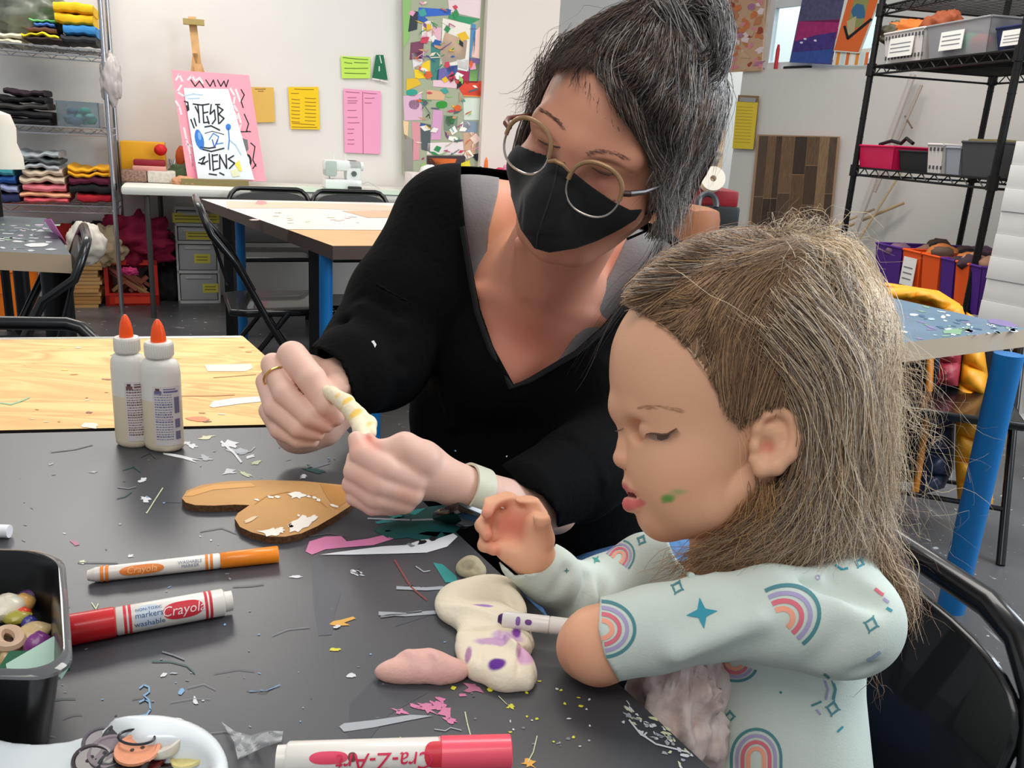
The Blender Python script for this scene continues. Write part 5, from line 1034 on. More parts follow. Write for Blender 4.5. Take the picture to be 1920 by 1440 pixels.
# ---- hair: thin tapered locks following guide curves
def hair(name, parent, mat, groups, cap=None, seed=1, lift=.0015, loc=None):
    """groups: list of dict(g=[guide polylines of (px,py,d|None)], n=strands, w=width, j=root jitter, e=tip jitter, wav=waviness, cols=[rgb], seg=, spread=)"""
    r = np.random.default_rng(seed); VV = []; QQ = []; CC = []; base = 0
    def resolve(pt):
        if pt[2] is not None: return np.array(P(*pt))
        h = cap.ray_cast(CAM, (P(pt[0], pt[1], 1)-CAM).normalized(), 3) if cap else None
        if h and h[0] is not None: return np.array(h[0]+(CAM-h[0]).normalized()*lift)
        return None
    for G in groups:
        seg = G.get('seg', 14); gs = []
        for g in G['g']:
            pts = [resolve(p) for p in g]; ok = [i for i, p in enumerate(pts) if p is not None]
            if not ok: continue
            for i in range(len(pts)):
                if pts[i] is None: j = min(ok, key=lambda q: abs(q-i)); d = pix(pts[j])[2]; pts[i] = np.array(P(g[i][0], g[i][1], d))
            pts = np.array(pts); t = np.linspace(0, len(pts)-1, seg+1)
            # catmull-rom resample
            out = []
            for tt in t:
                i = min(int(tt), len(pts)-2); f = tt-i; p0 = pts[max(i-1, 0)]; p1 = pts[i]; p2 = pts[i+1]; p3 = pts[min(i+2, len(pts)-1)]
                out.append(.5*((2*p1)+(-p0+p2)*f+(2*p0-5*p1+4*p2-p3)*f*f+(-p0+3*p1-3*p2+p3)*f**3))
            gs.append(np.array(out))
        gs = np.array(gs); n = G['n']; k = len(gs)
        a = r.uniform(0, max(k-1, .001), n); i0 = np.minimum(a.astype(int), max(k-2, 0)); f = (a-i0)[:, None, None]; i1 = np.minimum(i0+1, k-1)
        S = gs[i0]*(1-f)+gs[i1]*f
        tt = np.linspace(0, 1, seg+1)[None, :, None]
        j0 = r.normal(0, 1, (n, 1, 3))*G.get('j', .002); j1 = r.normal(0, 1, (n, 1, 3))*G.get('e', .006)
        S = S + j0*(1-tt) + j1*tt**1.3
        wv = G.get('wav', .002); ph = r.uniform(0, 6.3, (n, 1, 3)); fr = r.uniform(1, 3.5, (n, 1, 3)); S = S + wv*np.sin(tt*fr*6.28+ph)*tt**.5
        cut_ = r.uniform(G.get('cut', .8), 1, (n, 1, 1))         # uneven lengths: resample
        ti = np.clip(np.linspace(0, 1, seg+1)[None]*cut_[:, :, 0]*seg, 0, seg-1e-4); ii = ti.astype(int); ff = (ti-ii)[..., None]; ar = np.arange(n)[:, None]
        S = S[ar, ii]*(1-ff)+S[ar, ii+1]*ff
        if cap is not None and G.get('out', True):
            # keep locks outside the skull
            for q in range(n):
                for z in range(0, seg+1, 1):
                    p = Vector(S[q, z]); h = cap.find_nearest(p, .03)
                    if h[0] is not None and (p-h[0]).dot(h[1]) < lift*.4: S[q, z] = np.array(h[0]+h[1]*lift*r.uniform(.4, 2.2))
        T = np.gradient(S, axis=1); T /= np.linalg.norm(T, axis=2, keepdims=True)+1e-9
        vw = S-np.array(CAM); A = np.cross(T, vw); A /= np.linalg.norm(A, axis=2, keepdims=True)+1e-9; B = np.cross(T, A)
        w_ = G.get('w', .0008)*r.uniform(.5, 1.3, (n, 1, 1))*np.clip(1.15-np.linspace(0, 1, seg+1)[None, :, None]**2.5, .15, 1)
        ring = [S+A*w_, S+B*w_*.8-A*w_*.5, S-B*w_*.8-A*w_*.5]
        V = np.stack(ring, 2).reshape(-1, 3); VV.append(V)
        bi = (np.arange(n)[:, None]*(seg+1)+np.arange(seg)[None])[..., None]*3+base
        for c in range(3): QQ.append(np.concatenate([bi+c, bi+(c+1) % 3, bi+3+(c+1) % 3, bi+3+c], 2).reshape(-1, 4))
        cl = np.array([lin(c) for c in G['cols']]); ci = cl[r.integers(0, len(cl), n)]*r.uniform(.75, 1.2, (n, 1)); CC.append(np.repeat(ci, (seg+1)*3, 0)); base += len(V)
    V = np.concatenate(VV); Q = np.concatenate(QQ); col = np.concatenate(CC)
    return smesh(name, V, Q, mat, parent, col, loc=loc)
# ================================================================== things on the black table
def height_to(base, py):                                 # height above base that reaches image row py
    lo, hi = 0, 1.5
    for _ in range(40):
        m = (lo+hi)/2
        if pix(Vector(base)+Vector((0, 0, m)))[1] > py: lo = m
        else: hi = m
    return lo
GL = M((226, 222, 214), rough=.35, trans=0, sss=.0, key='gluewhite'); GL2 = M((222, 208, 180), rough=.35); CAPO = M((248, 84, 14), rough=.35)
def glue(label, px, py, ptop, wpx, rz, inkcol, back):
    b = PZ(px, py, TZ); d = pix(b)[2]; hgt = height_to(b, ptop); w = rp(wpx, d)/2
    t = thing('glue_bottle', label, 'glue bottle', b, rz, None); zz = lambda k: k*hgt; sy = .72
    lv = .40
    prof = [(w*.80, 0), (w*.97, zz(.02)), (w, zz(.05)), (w, zz(lv))]; prof2 = [(w, zz(lv)), (w, zz(.60)), (w*.96, zz(.66)), (w*.82, zz(.70)), (w*.60, zz(.715)), (w*.56, zz(.73))]
    bd = MB().lathe(prof, GL2, n=40, sy=sy, cap=True).lathe(prof2, GL, n=40, sy=sy, cap=True); bd.build('body', t, angle=60)
    rc = w*.66; cp = MB(); n = 48; pr = [(rc*.97, zz(.725)), (rc, zz(.73)), (rc, zz(.825)), (rc*.93, zz(.835)), (rc*.4, zz(.838))]
    cp.lathe(pr, GL, n=40)
    for i in range(36): a = 2*math.pi*i/36; cp.tube([(rc*math.cos(a), rc*math.sin(a), zz(.735)), (rc*math.cos(a), rc*math.sin(a), zz(.82))], .0006, GL, n=4)
    cp.build('collar', t); nz = .36*w
    MB().lathe([(nz*1.0, zz(.836)), (nz*1.0, zz(.86)), (nz*.92, zz(.90)), (nz*.72, zz(.95)), (nz*.42, zz(.985)), (nz*.2, zz(1.0))], CAPO, n=24).build('nozzle', t)
    # printed label wrapped on the side
    lb = MB(); ink = M(inkcol, rough=.5); a0, a1 = back
    def sp(u, v, l=.0004): a = a0+(a1-a0)*u; return (math.cos(a)*(w+l), math.sin(a)*(w+l)*sy, zz(.06+.46*v))
    lb.grid(lambda u, v: sp(u, v), 14, 2, M((214, 206, 206), rough=.5))
    rr = random.Random(int(px))
    def patch(u0, u1, v0, v1, m, l=.0007): lb.grid(lambda u, v: sp(u0+(u1-u0)*u, v0+(v1-v0)*v, l), 4, 1, m)
    v = .86
    patch(.06, .3, .88, .93, ink); patch(.10, .24, .93, .97, M((96, 60, 60)))
    patch(.36, .9, .90, .93, ink); patch(.36, .8, .95, .965, ink)
    while v > .08:
        u = .06; h_ = rr.choice([.012, .02])
        while u < .62: l_ = rr.uniform(.03, .1); patch(u, min(u+l_, .64), v, v+h_, ink); u += l_+.025
        v -= .042
    for v0, v1 in ((.55, .82), (.3, .45), (.1, .24)): patch(.72, .94, v0, v1, M((118, 112, 140), rough=.5))
    lb.build('label', t)
glue('front white glue bottle with orange nozzle and blue-grey printed label', 309, 840, 599, 74, R(-8), (108, 108, 150), (R(-92), R(-8)))
glue('rear white glue bottle with orange nozzle and brownish label, behind the other one', 251, 833, 590, 66, R(-8), (120, 88, 80), (R(-82), R(0)))
# ---- cardboard shape
cpts = [(341, 934), (350, 920), (378, 909), (430, 902), (500, 900), (570, 902), (640, 909), (668, 920), (668, 934), (655, 950), (630, 966), (596, 986), (565, 1000), (535, 1006), (505, 1006), (472, 998), (450, 988), (440, 972), (446, 962), (468, 947), (440, 946), (400, 948), (366, 947), (348, 942)]
ch = .0065; cc_ = PZ(540, 950, TZ+ch)
cpl = [(PZ(x, y, TZ+ch).x-cc_.x, PZ(x, y, TZ+ch).y-cc_.y) for x, y in cpts]
CBD = M((196, 148, 92), rough=.7, noise=.05, scale=30); CBE = M((96, 64, 38), rough=.9, noise=.5, scale=400)
mb = MB().prism(cpl, -ch, 0, CBD, side=CBE)
def CF(x, y, l): return PZ(x, y, TZ+ch+l)-cc_
wp_ = M((238, 232, 222), rough=.5); rr = random.Random(12)
flatpoly(mb, CF, blob(563, 982, 22, 10, -.5, 16, .4), wp_, .0006); flatpoly(mb, CF, blob(585, 972, 12, 6, -.6, 12, .5), wp_, .0007); flatpoly(mb, CF, blob(506, 998, 20, 7, .1, 14, .4), wp_, .0006); flatpoly(mb, CF, blob(526, 994, 8, 5, 0, 12, .4), wp_, .0007)
flatpoly(mb, CF, blob(558, 929, 14, 5, 0, 14, .5), wp_, .0006); flatpoly(mb, CF, blob(474, 972, 14, 3, -.4, 12, .5), M((222, 196, 160), rough=.6), .0006); flatpoly(mb, CF, blob(626, 948, 7, 3, .4, 10, .4), wp_, .0006)
for x, y, a, b in ((508, 932, 6, 2), (520, 931, 5, 2), (482, 937, 4, 2), (578, 930, 5, 2), (590, 933, 5, 2), (597, 938, 5, 3), (560, 966, 3, 2), (544, 985, 6, 4)): flatpoly(mb, CF, blob(x, y, a, b, .2, 9, .4), wp_, .0006)
flatpoly(mb, CF, [(345, 930), (356, 921), (400, 909), (470, 905), (480, 912), (400, 918), (360, 930)], M((214, 160, 96), rough=.7), .0003)
flatpoly(mb, CF, [(600, 907), (640, 912), (660, 924), (650, 940), (630, 955), (612, 930)], M((188, 132, 70), rough=.7), .0003)
scribble(mb, CF, [(478, 945), (500, 930), (540, 922), (590, 930), (612, 950)], 1.4, M((186, 132, 72), rough=.8), .0004)
o = mb.build('cardboard_shape', None, loc=cc_, smooth=False); tag(o, 'cut corrugated cardboard shape like a bunny with glue smears, lying on the black table', 'cardboard')
# ---- markers
def marker(name, label, pa, pb, r, segs, texts=(), za=None, zb=None, parts=True, roll=0, bands=(), ovals=()):
    """pa = pixel of the tail end, pb = pixel of the cap end. segs: (t0, t1, rel r0, rel r1, material, part name)"""
    a = PZ(pa[0], pa[1], za if za else TZ+r); b = PZ(pb[0], pb[1], zb if zb else TZ+r); c = (a+b)/2; L_ = (b-a).length
    t = thing(name, label, 'marker', c); x = (b-a).normalized(); up = Vector((0, 0, 1)); y = up.cross(x).normalized(); z = x.cross(y)
    mt_ = Matrix((x, y, z)).transposed().to_4x4()
    def cyl(u, th, l=0): return mt_ @ Vector(((u-.5)*L_, math.sin(th)*(r+l), math.cos(th)*(r+l)))
    cur = {}
    for (t0, t1, r0, r1, m, pn) in segs:
        mb = cur.setdefault(pn, MB()); n = 28; vs = []
        prof = [(t0, 0.0001), (t0, r0*.9), (t0+(t1-t0)*.015, r0), (t1-(t1-t0)*.015, r1), (t1, r1*.9), (t1, .0001)]
        for (u, rr_) in prof:
            for k in range(n): th = 2*math.pi*k/n; vs.append(mt_ @ Vector(((u-.5)*L_, math.sin(th)*r*rr_, math.cos(th)*r*rr_)))
        mb.add(vs, [(i*n+k, i*n+(k+1) % n, (i+1)*n+(k+1) % n, (i+1)*n+k) for i in range(len(prof)-1) for k in range(n)], m)
    mb = cur['barrel']
    # camera-side angle of the barrel
    vd = (CAM-c).normalized(); th0 = math.atan2(vd.dot(y), vd.dot(z))+roll
    for (t0, t1, w0, m) in bands:
        mb.grid(lambda u, v: cyl(t0+(t1-t0)*u, v*2*math.pi, .0001), 1, 28, m)
    for (u0, u1, hw_, m, l) in ovals:
        vs = [cyl((u0+u1)/2, th0, l)]; n = 32
        for k in range(n): an = 2*math.pi*k/n; cx_ = math.copysign(abs(math.cos(an))**.7, math.cos(an)); vs.append(cyl((u0+u1)/2+(u1-u0)/2*cx_, th0+hw_*math.sin(an), l))
        vs2 = []
        for ring in range(1, 5):
            for k in range(n): an = 2*math.pi*k/n; cx_ = math.copysign(abs(math.cos(an))**.7, math.cos(an)); vs2.append(cyl((u0+u1)/2+(u1-u0)/2*cx_*ring/4, th0+hw_*math.sin(an)*ring/4, l))
        fs = [(0, 1+k, 1+(k+1) % n) for k in range(n)]+[(1+(q-1)*n+k, 1+q*n+k, 1+q*n+(k+1) % n, 1+(q-1)*n+(k+1) % n) for q in range(1, 4) for k in range(n)]
        mb.add([vs[0]]+vs2, fs, m)
    for (txt, u, size, m, dth, flip, sh, l) in texts:
        vs, fs = text_tris(txt, size, sh, .0)
        s_ = -1 if flip else 1
        mb.add([cyl(u+s_*v.x/L_, th0+dth+s_*v.y/r*(+1), l) for v in vs], fs, m)
    for pn, q in cur.items(): q.build(pn, t, angle=50)
    return t
WM = M((228, 222, 214), rough=.35, coat=.2); OM = M((240, 134, 16), rough=.35, coat=.3); RM = M((206, 14, 24), rough=.35, coat=.3); PKM = M((240, 84, 106), rough=.35, coat=.3); OB = M((226, 128, 50), rough=.4); RB = M((206, 44, 60), rough=.4); GB = M((150, 170, 190), rough=.4)
def crn(u): return u
ob = M((232, 128, 40), rough=.4)
marker('orange_marker', 'thin orange-capped felt marker lying on the table, topmost of the three loose markers', (164, 1079), (522, 1039), .0062,
       [(0, .03, .62, .85, WM, 'barrel'), (.03, .68, .92, 1.0, WM, 'barrel'), (.68, 1.0, 1.05, 1.12, OM, 'cap')],
       texts=[('Crayola', .272, .0070, M((250, 190, 130)), 0, False, .2, .0006)]+[('WASHABLE', .52, .0035, M((110, 125, 150)), .28, False, 0, .0004), ('MARKER', .52, .0035, M((110, 125, 150)), -.2, False, 0, .0004)],
       bands=[(.065, .08, 0, ob), (.09, .105, 0, ob), (.60, .615, 0, ob), (.625, .64, 0, ob)], ovals=[(.16, .385, .62, OB, .0003)])
marker('red_marker', 'thick red-capped marker with a red oval logo, its cap beside the black tub', (435, 1126), (70, 1192), .0098,
       [(0, .045, .74, .76, WM, 'barrel'), (.045, .62, 1.0, 1.0, WM, 'barrel'), (.62, 1.0, 1.06, 1.1, RM, 'cap')],
       texts=[('Crayola', .272, .0092, M((250, 220, 220)), 0, True, .2, .0008), ('washable', .45, .0055, M((60, 90, 130)), .5, True, 0, .0004), ('markers', .45, .0055, M((60, 90, 130)), -.1, True, 0, .0004), ('NON-TOXIC', .45, .003, M((60, 90, 130)), -.5, True, 0, .0004)],
       bands=[(.115, .13, 0, RB), (.14, .155, 0, RB), (.54, .555, 0, RB), (.565, .58, 0, RB)], ovals=[(.165, .38, .62, RB, .0004), (.385, .52, .85, M((196, 208, 222), rough=.4), .0002)])
marker('pink_marker', 'thick coral pink capped marker with pink lettering at the bottom edge', (519, 1424), (958, 1410), .0094,
       [(0, .04, .80, .82, WM, 'barrel'), (.04, .69, 1.0, 1.0, WM, 'barrel'), (.69, 1.0, 1.06, 1.04, PKM, 'cap')],
       texts=[('Cra-Z-Art', .46, .0128, M((214, 40, 80)), -.25, True, .15, .0008)], bands=[(.684, .690, 0, M((238, 150, 160)))],
       ovals=[(.62, .72, .8, RB, .00025), (.30, .335, .25, M((110, 60, 50)), .0006), (.14, .30, .35, M((226, 70, 100)), .0003)])
# ---- clay
CLAY = MV('clay', rough=.65, bump=.12, bscale=250, sss=.05)
def clay(name, label, prims, carve, base, paints, z0, rgb, res=.0011, flat=True):
    pts = [np.array(p[0]) for p in prims]; rm = max(max(p[1]) if hasattr(p[1], '__len__') else p[1] for p in prims)+.01
    s_ = SDF(np.min(pts, 0)-rm, np.max(pts, 0)+rm, res)
    for p in prims: s_.ell(p[0], p[1], p[2] if len(p) > 2 else None, k=.007)
    for p in carve: s_.ell(p[0], p[1], None, k=.003, op='sub')
    if flat:
        zz = s_.lo[2]+np.arange(s_.n[2])*res; s_.F = np.maximum(s_.F, (z0-zz)[None, None, :])
    V, Q = s_.mesh(); from mathutils import noise as nz
    col = np.tile(np.array(lin(rgb)), (len(V), 1)); c = V.mean(0); c[2] = z0
    for (p, r, cl, a, sc) in paints: paintcol(V, col, p, r, cl, a, .35, sc)
    o = smesh(name, V, Q, CLAY, None, col, loc=tuple(c)); return tag(o, label, 'clay')
def T(x, y, z=0): return PZ(x, y, TZ+z)
def eb_(x, y, rx, ry, h, z=.006, rot=0):                 # flat lump covering a pixel ellipse on the table
    c = T(x, y, z); d = pix(c)[2]; a = rp(rx, d); b = abs((T(x, y+ry, z)-T(x, y-ry, z)).length)/2
    u = (T(x+10, y, z)-T(x, y, z)).normalized(); ca, sa = math.cos(rot), math.sin(rot); v = Vector((-u.y, u.x, 0)); X = u*ca+v*sa; Y = v*ca-u*sa
    return (c, (a, b, h), (X, Y, Vector((0, 0, 1))))
pur = (120, 40, 150)
clay('cream_clay', 'cream clay slab shaped like a bunny head with purple marker marks, under the child\'s pen',
     [eb_(885, 1128, 68, 40, .009, .005), eb_(925, 1108, 52, 26, .009, .005), eb_(860, 1140, 40, 26, .008, .005), eb_(935, 1180, 60, 38, .011, .005), eb_(922, 1228, 64, 40, .010, .005), eb_(950, 1266, 46, 24, .011, .005), eb_(885, 1205, 32, 30, .008, .005), eb_(905, 1165, 52, 30, .010, .005), eb_(972, 1205, 28, 18, .009, .005), eb_(985, 1252, 15, 34, .010, .005), eb_(958, 1228, 10, 40, .013, .007, .5), eb_(915, 1175, 9, 45, .012, .007, .9), eb_(965, 1130, 12, 22, .010, .006, .4), eb_(900, 1255, 24, 12, .009, .005, .6)],
     [(T(1008, 1222, .012), (.010, .009, .02)), (T(972, 1262, .0165), (.0011, .02, .004)), (T(945, 1172, .0185), (.018, .0013, .004)), (T(900, 1232, .016), (.0015, .02, .003)), (T(940, 1205, .0175), (.002, .016, .003)), (T(880, 1180, .014), (.016, .0015, .003)), (T(900, 1110, .0145), (.016, .012, .0015)), (T(832, 1190, .010), (.008, .006, .02))], None,
     [(T(932, 1246, .014), .0065, (90, 20, 140), .95, (1.1, 1, 2)), (T(930, 1205, .014), .011, (176, 110, 190), .6, (1.7, .5, 2)), (T(952, 1196, .014), .010, (190, 140, 200), .6, (1.4, .7, 2)), (T(905, 1141, .014), .006, (150, 100, 190), .8, (1.6, .5, 2)), (T(968, 1188, .014), .005, pur, .9, (.8, 1.3, 2)), (T(962, 1162, .014), .004, pur, .8, (1.6, .5, 2)),
      (T(878, 1222, .014), .006, (150, 80, 150), .7, (.5, 1.6, 2)), (T(985, 1240, .012), .009, (214, 160, 200), .8, (.8, 1.2, 3)), (T(972, 1225, .014), .006, (150, 80, 120), .6, (.4, 1.6, 2)), (T(940, 1161, .014), .003, (70, 60, 90), .8, (.8, 1.6, 2))], TZ, (234, 222, 198))
clay('pink_clay', 'flattened pink clay oval beside the cream clay', [eb_(790, 1255, 66, 18, .009, .005), eb_(742, 1260, 40, 12, .007, .005), eb_(838, 1258, 42, 15, .008, .005), eb_(795, 1243, 44, 10, .010, .005), eb_(770, 1252, 8, 14, .012, .005, .8), eb_(815, 1256, 8, 14, .012, .005, .7)],
     [(T(800, 1258, .016), (.0015, .012, .003)), (T(760, 1256, .014), (.015, .001, .003)), (T(840, 1262, .014), (.014, .0012, .003))], None, [(T(735, 1262, .01), .012, (226, 178, 160), .5, (1, 1, 2))], TZ, (226, 178, 168))
clay('grey_clay_crumb', 'dried grey-beige clay crumb stuck beside the cream clay', [eb_(872, 1066, 18, 12, .006, .003), eb_(892, 1070, 20, 13, .007, .003), eb_(884, 1056, 16, 8, .006, .003)], [(T(880+dx, 1066+dy, .011), (.0022, .0022, .004)) for dx, dy in ((-12, 0), (2, 4), (12, -3), (-2, -6), (20, 5))], None,
     [(T(878, 1060, .008), .008, (120, 110, 90), .5, (1, 1, 1))], TZ, (176, 166, 138))
# purple-tipped white marker the child presses into the clay
marker('white_marker', 'white marker held by the child, its tip pressed into the cream clay', (1150, 1186), (934, 1160), .0062,
       [(0, .55, 1, 1, WM, 'barrel'), (.55, .96, 1.0, .95, WM, 'barrel'), (.96, 1.0, .7, .4, M((60, 20, 90), rough=.5), 'tip')], ovals=[(.70, .76, .3, M((110, 60, 130)), .0002), (.80, .84, .5, M((130, 90, 160)), .0002)], za=P(1150, 1186, .598).z, zb=TZ+.019)
# ---- black tub of beads
zt = TZ+.066
ra, rb_, rc_ = PZ(108, 1036, zt), PZ(122, 1258, zt), PZ(-60, 1030, zt)
ty_ = (ra-rb_).normalized(); tx = (ra-rc_).normalized(); tw = .15; td = (ra-rb_).length
bt_ = thing('black_bead_tub', 'black plastic tub of beads and pebbles at the left edge', 'tub', (ra.x, ra.y, TZ)); BK = M((9, 9, 10), rough=.3, coat=.1)
def rrect(w_, h_, r_, n=8):
    out = []
    for (cx_, cy_, a0) in ((w_/2-r_, h_/2-r_, 0), (-w_/2+r_, h_/2-r_, 90), (-w_/2+r_, -h_/2+r_, 180), (w_/2-r_, -h_/2+r_, 270)):
        for i in range(n+1): a = R(a0+90*i/n); out.append((cx_+r_*math.cos(a), cy_+r_*math.sin(a)))
    return out
tc_ = ra-tx*tw/2-ty_*td/2; mt_ = Matrix((tx, ty_, Vector((0, 0, 1)))).transposed().to_4x4(); mt_.translation = Vector((tc_.x, tc_.y, TZ))-bt_.location
mb = MB(); lv_ = [(.80, 0.0), (.84, .004), (.97, .058), (1.0, .060), (1.03, .0655), (1.0, .066), (.95, .060), (.82, .008), (.78, .005)]
rings = []
for (k, z) in lv_: rings.append([mt_ @ Vector((x, y, z)) for x, y in rrect(tw*k, td*k if True else 0, .022)])
n = len(rings[0]); vs = [v for r_ in rings for v in r_]
fs = [(i*n+k, i*n+(k+1) % n, (i+1)*n+(k+1) % n, (i+1)*n+k) for i in range(len(rings)-1) for k in range(n)]+[tuple(range(n))[::-1], tuple((len(rings)-1)*n+k for k in range(n))]
mb.add(vs, fs, BK).build('tub', bt_)
mb = MB(); rings = []
for (k, z) in [(1.035, .061), (1.06, .0625), (1.06, .0645), (1.035, .066), (1.0, .0665), (1.0, .061)]: rings.append([mt_ @ Vector((x, y, z)) for x, y in rrect(tw*k, td*k, .024)])
vs = [v for r_ in rings for v in r_]; mb.add(vs, [(i*n+k, i*n+(k+1) % n, (i+1)*n+(k+1) % n, (i+1)*n+k) for i in range(len(rings)-1) for k in range(n)], M((120, 120, 122), rough=.12, trans=.5, ior=1.2, coat=1)).build('rim', bt_)
rr = random.Random(77); zb_ = TZ+.022
mtw = Matrix((tx, ty_, Vector((0, 0, 1)))).transposed()
BC = [((150, 132, 112), 'taupe'), ((196, 180, 156), 'beige'), ((112, 96, 80), 'brown'), ((206, 196, 180), 'cream'), ((92, 84, 76), 'grey'), ((206, 170, 120), 'amber')]
meshes = {}
def bead(name, label, c, r, col, sc, group=None, rough=.35, rot=None):
    mb = MB().ball((0, 0, 0), r, M(col, rough=rough, noise=.1, scale=120, coat=.3), n=14, sc=sc, jit=.06); o = mb.build(name, None, loc=c); o.rotation_euler = rot or (rr.uniform(0, 6), rr.uniform(0, 6), rr.uniform(0, 6)); return tag(o, label, 'bead', group)
for layer in range(3):
    for i in range(10):
        for j in range(9):
            x = -tw*.38+tw*.76*(i+.5+rr.uniform(-.3, .3))/10; y = -td*.38+td*.55*(j+.5+rr.uniform(-.3, .3))/9
            if layer == 0 and x < 0: continue
            if layer == 0 and rr.random() < .5: continue
            p = Vector((tc_.x, tc_.y, TZ+.008+layer*.009+rr.uniform(0, .004))) + mtw @ Vector((x, y, 0))
            c_, nm = rr.choice(BC); bead('pebble_bead', nm+' pebble bead in the heap inside the black tub', p, rr.uniform(.0055, .0085), tuple(int(v*rr.uniform(.85, 1.1)) for v in c_), (1, rr.uniform(.6, 1), rr.uniform(.5, .8)), nm+' beads in the black tub')
zt_ = TZ+.034
for nm, lb, px, py, r, col, sc in [('white_pebble', 'largest white pebble at the back of the black tub', 12, 1140, .012, (222, 216, 196), (1.1, 1, .7)), ('amber_bead', 'amber bead behind the red one in the black tub', 42, 1132, .008, (220, 170, 100), (1, 1, .8)), ('red_bead', 'orange-red bead in the black tub', 44, 1152, .0048, (222, 70, 36), (1, 1, 1)),
        ('blue_bead', 'dark blue bead in the black tub', 55, 1170, .005, (52, 50, 130), (1, 1, 1.1)), ('purple_bead', 'purple bead near the right wall of the black tub', 72, 1213, .0085, (126, 52, 130), (1, 1, 1.1)), ('lime_bead', 'lime green bead in the front right corner of the black tub', 75, 1238, .0062, (160, 170, 30), (1, 1, 1)),
        ('cream_bead', 'flat cream bead right of the blue one in the black tub', 64, 1184, .0085, (206, 180, 130), (1.2, 1, .6)), ('violet_bead', 'dark violet bead at the back of the black tub', 54, 1118, .006, (80, 40, 90), (1.4, 1, .8)), ('yellow_bead', 'yellow-green bead left of the red one in the black tub', 33, 1158, .006, (170, 160, 60), (1.4, 1, .7))]:
    bead(nm, lb, PZ(px, py, zt_+.003), r, col, sc, rot=(0, 0, .4))
rg = MB().tube([PZ(16+22*math.cos(a), 1198+17*math.sin(a), zt_+.004) for a in [i*2*math.pi/20 for i in range(20)]], .0035, M((196, 166, 140), rough=.5), closed=True); single('stone_ring', rg, 'tan ring-shaped bead at the left in the black tub', 'bead')
gf = MB().prism([(0, 0), (.03, .004), (.042, -.012), (.03, -.026), (.004, -.02)], 0, .002, M((22, 84, 58), rough=.8)); o = gf.build('green_felt_piece', None, loc=PZ(18, 1226, zt_+.006), smooth=False); tag(o, 'dark green felt piece on the beads of the black tub', 'felt')
gf = MB().prism([(0, 0), (.02, .018), (.034, 0), (.032, -.008), (.004, -.008)], 0, .003, M((176, 206, 190), rough=.3)); o = gf.build('sea_glass_piece', None, loc=PZ(14, 1250, zt_+.008), smooth=False); o.rotation_euler = (R(25), 0, .1); tag(o, 'pale green triangular sea glass piece in the black tub', 'glass')
# ---- white tray with round well and buttons
s_ = SDF((-.50, .28, TZ-.01), (-.08, .56, TZ+.06), .0022)
tz2 = TZ+.034; wc = PZ(268, 1450, tz2); e1, e2 = PZ(0, 1360, tz2), PZ(230, 1340, tz2)
ux = (e2-e1).normalized(); uy = Vector((-ux.y, ux.x, 0))
g = np.meshgrid(*[s_.lo[i]+np.arange(s_.n[i])*s_.res for i in range(3)], indexing='ij', sparse=True)
rgt = PZ(425, 1440, tz2); oc = e2
lx = (g[0]-oc.x)*ux.x+(g[1]-oc.y)*ux.y; ly = (g[0]-oc.x)*uy.x+(g[1]-oc.y)*uy.y
xr_ = (rgt-oc).dot(ux)+.001; rr_ = .055; x0_, x1_ = -.15, xr_; y0_, y1_ = -.16, 0.002
qx = np.abs(lx-(x0_+x1_)/2)-((x1_-x0_)/2-rr_); qy = np.abs(ly-(y0_+y1_)/2)-((y1_-y0_)/2-rr_)
d2_ = np.sqrt(np.maximum(qx, 0)**2+np.maximum(qy, 0)**2)+np.minimum(np.maximum(qx, qy), 0)-rr_
hz = np.maximum(g[2]-(tz2-.004), TZ-g[2]); d3_ = np.minimum(np.maximum(d2_+.004, hz), 0)+np.sqrt(np.maximum(d2_+.004, 0)**2+np.maximum(hz, 0)**2)-.004
s_.F = np.minimum(s_.F, d3_.astype(np.float32))
wr = (rgt-wc).length*.80
s_.ell(wc, (wr, wr*.86, .030), (ux, uy, Vector((0, 0, 1))), k=.006, op='sub')
wc2 = oc+ux*(-.10)+uy*(-.065); s_.ell(PZ(40, 1470, tz2), (.055, .055, .024), (ux, uy, Vector((0, 0, 1))), k=.006, op='sub')
V, Q = s_.mesh(smooth=1); o = smesh('white_palette_tray', V, Q, M((220, 226, 230), rough=.2, coat=.5, noise=.03, scale=20), None, loc=(wc.x, wc.y, TZ)); tag(o, 'white glazed palette tray with round well of buttons at the bottom left', 'tray')
def button(label, px, py, r, col, tilt=(0, 0, 0), holes=4, z=TZ+.024, th=.0025, group=None):
    mb = MB().lathe([(r*.2, 0), (r*.9, 0), (r, th*.4), (r*.98, th), (r*.85, th*1.05), (r*.78, th*.75), (.0004, th*.7)], M(col, rough=.25, coat=.4, noise=.08, scale=200), n=28)
    hk = M(tuple(int(v*.3) for v in col))
    for i in range(holes): a = i*2*math.pi/max(holes, 1)+.5; mb.lathe([(.0002, th*.72), (r*.10, th*.78), (.0002, th*.80)], hk, n=8, o=(r*.22*math.cos(a), r*.22*math.sin(a), 0))
    o = mb.build('button', None, loc=PZ(px, py, z)); o.rotation_euler = [t*.45 for t in tilt]; return tag(o, label, 'button', group)
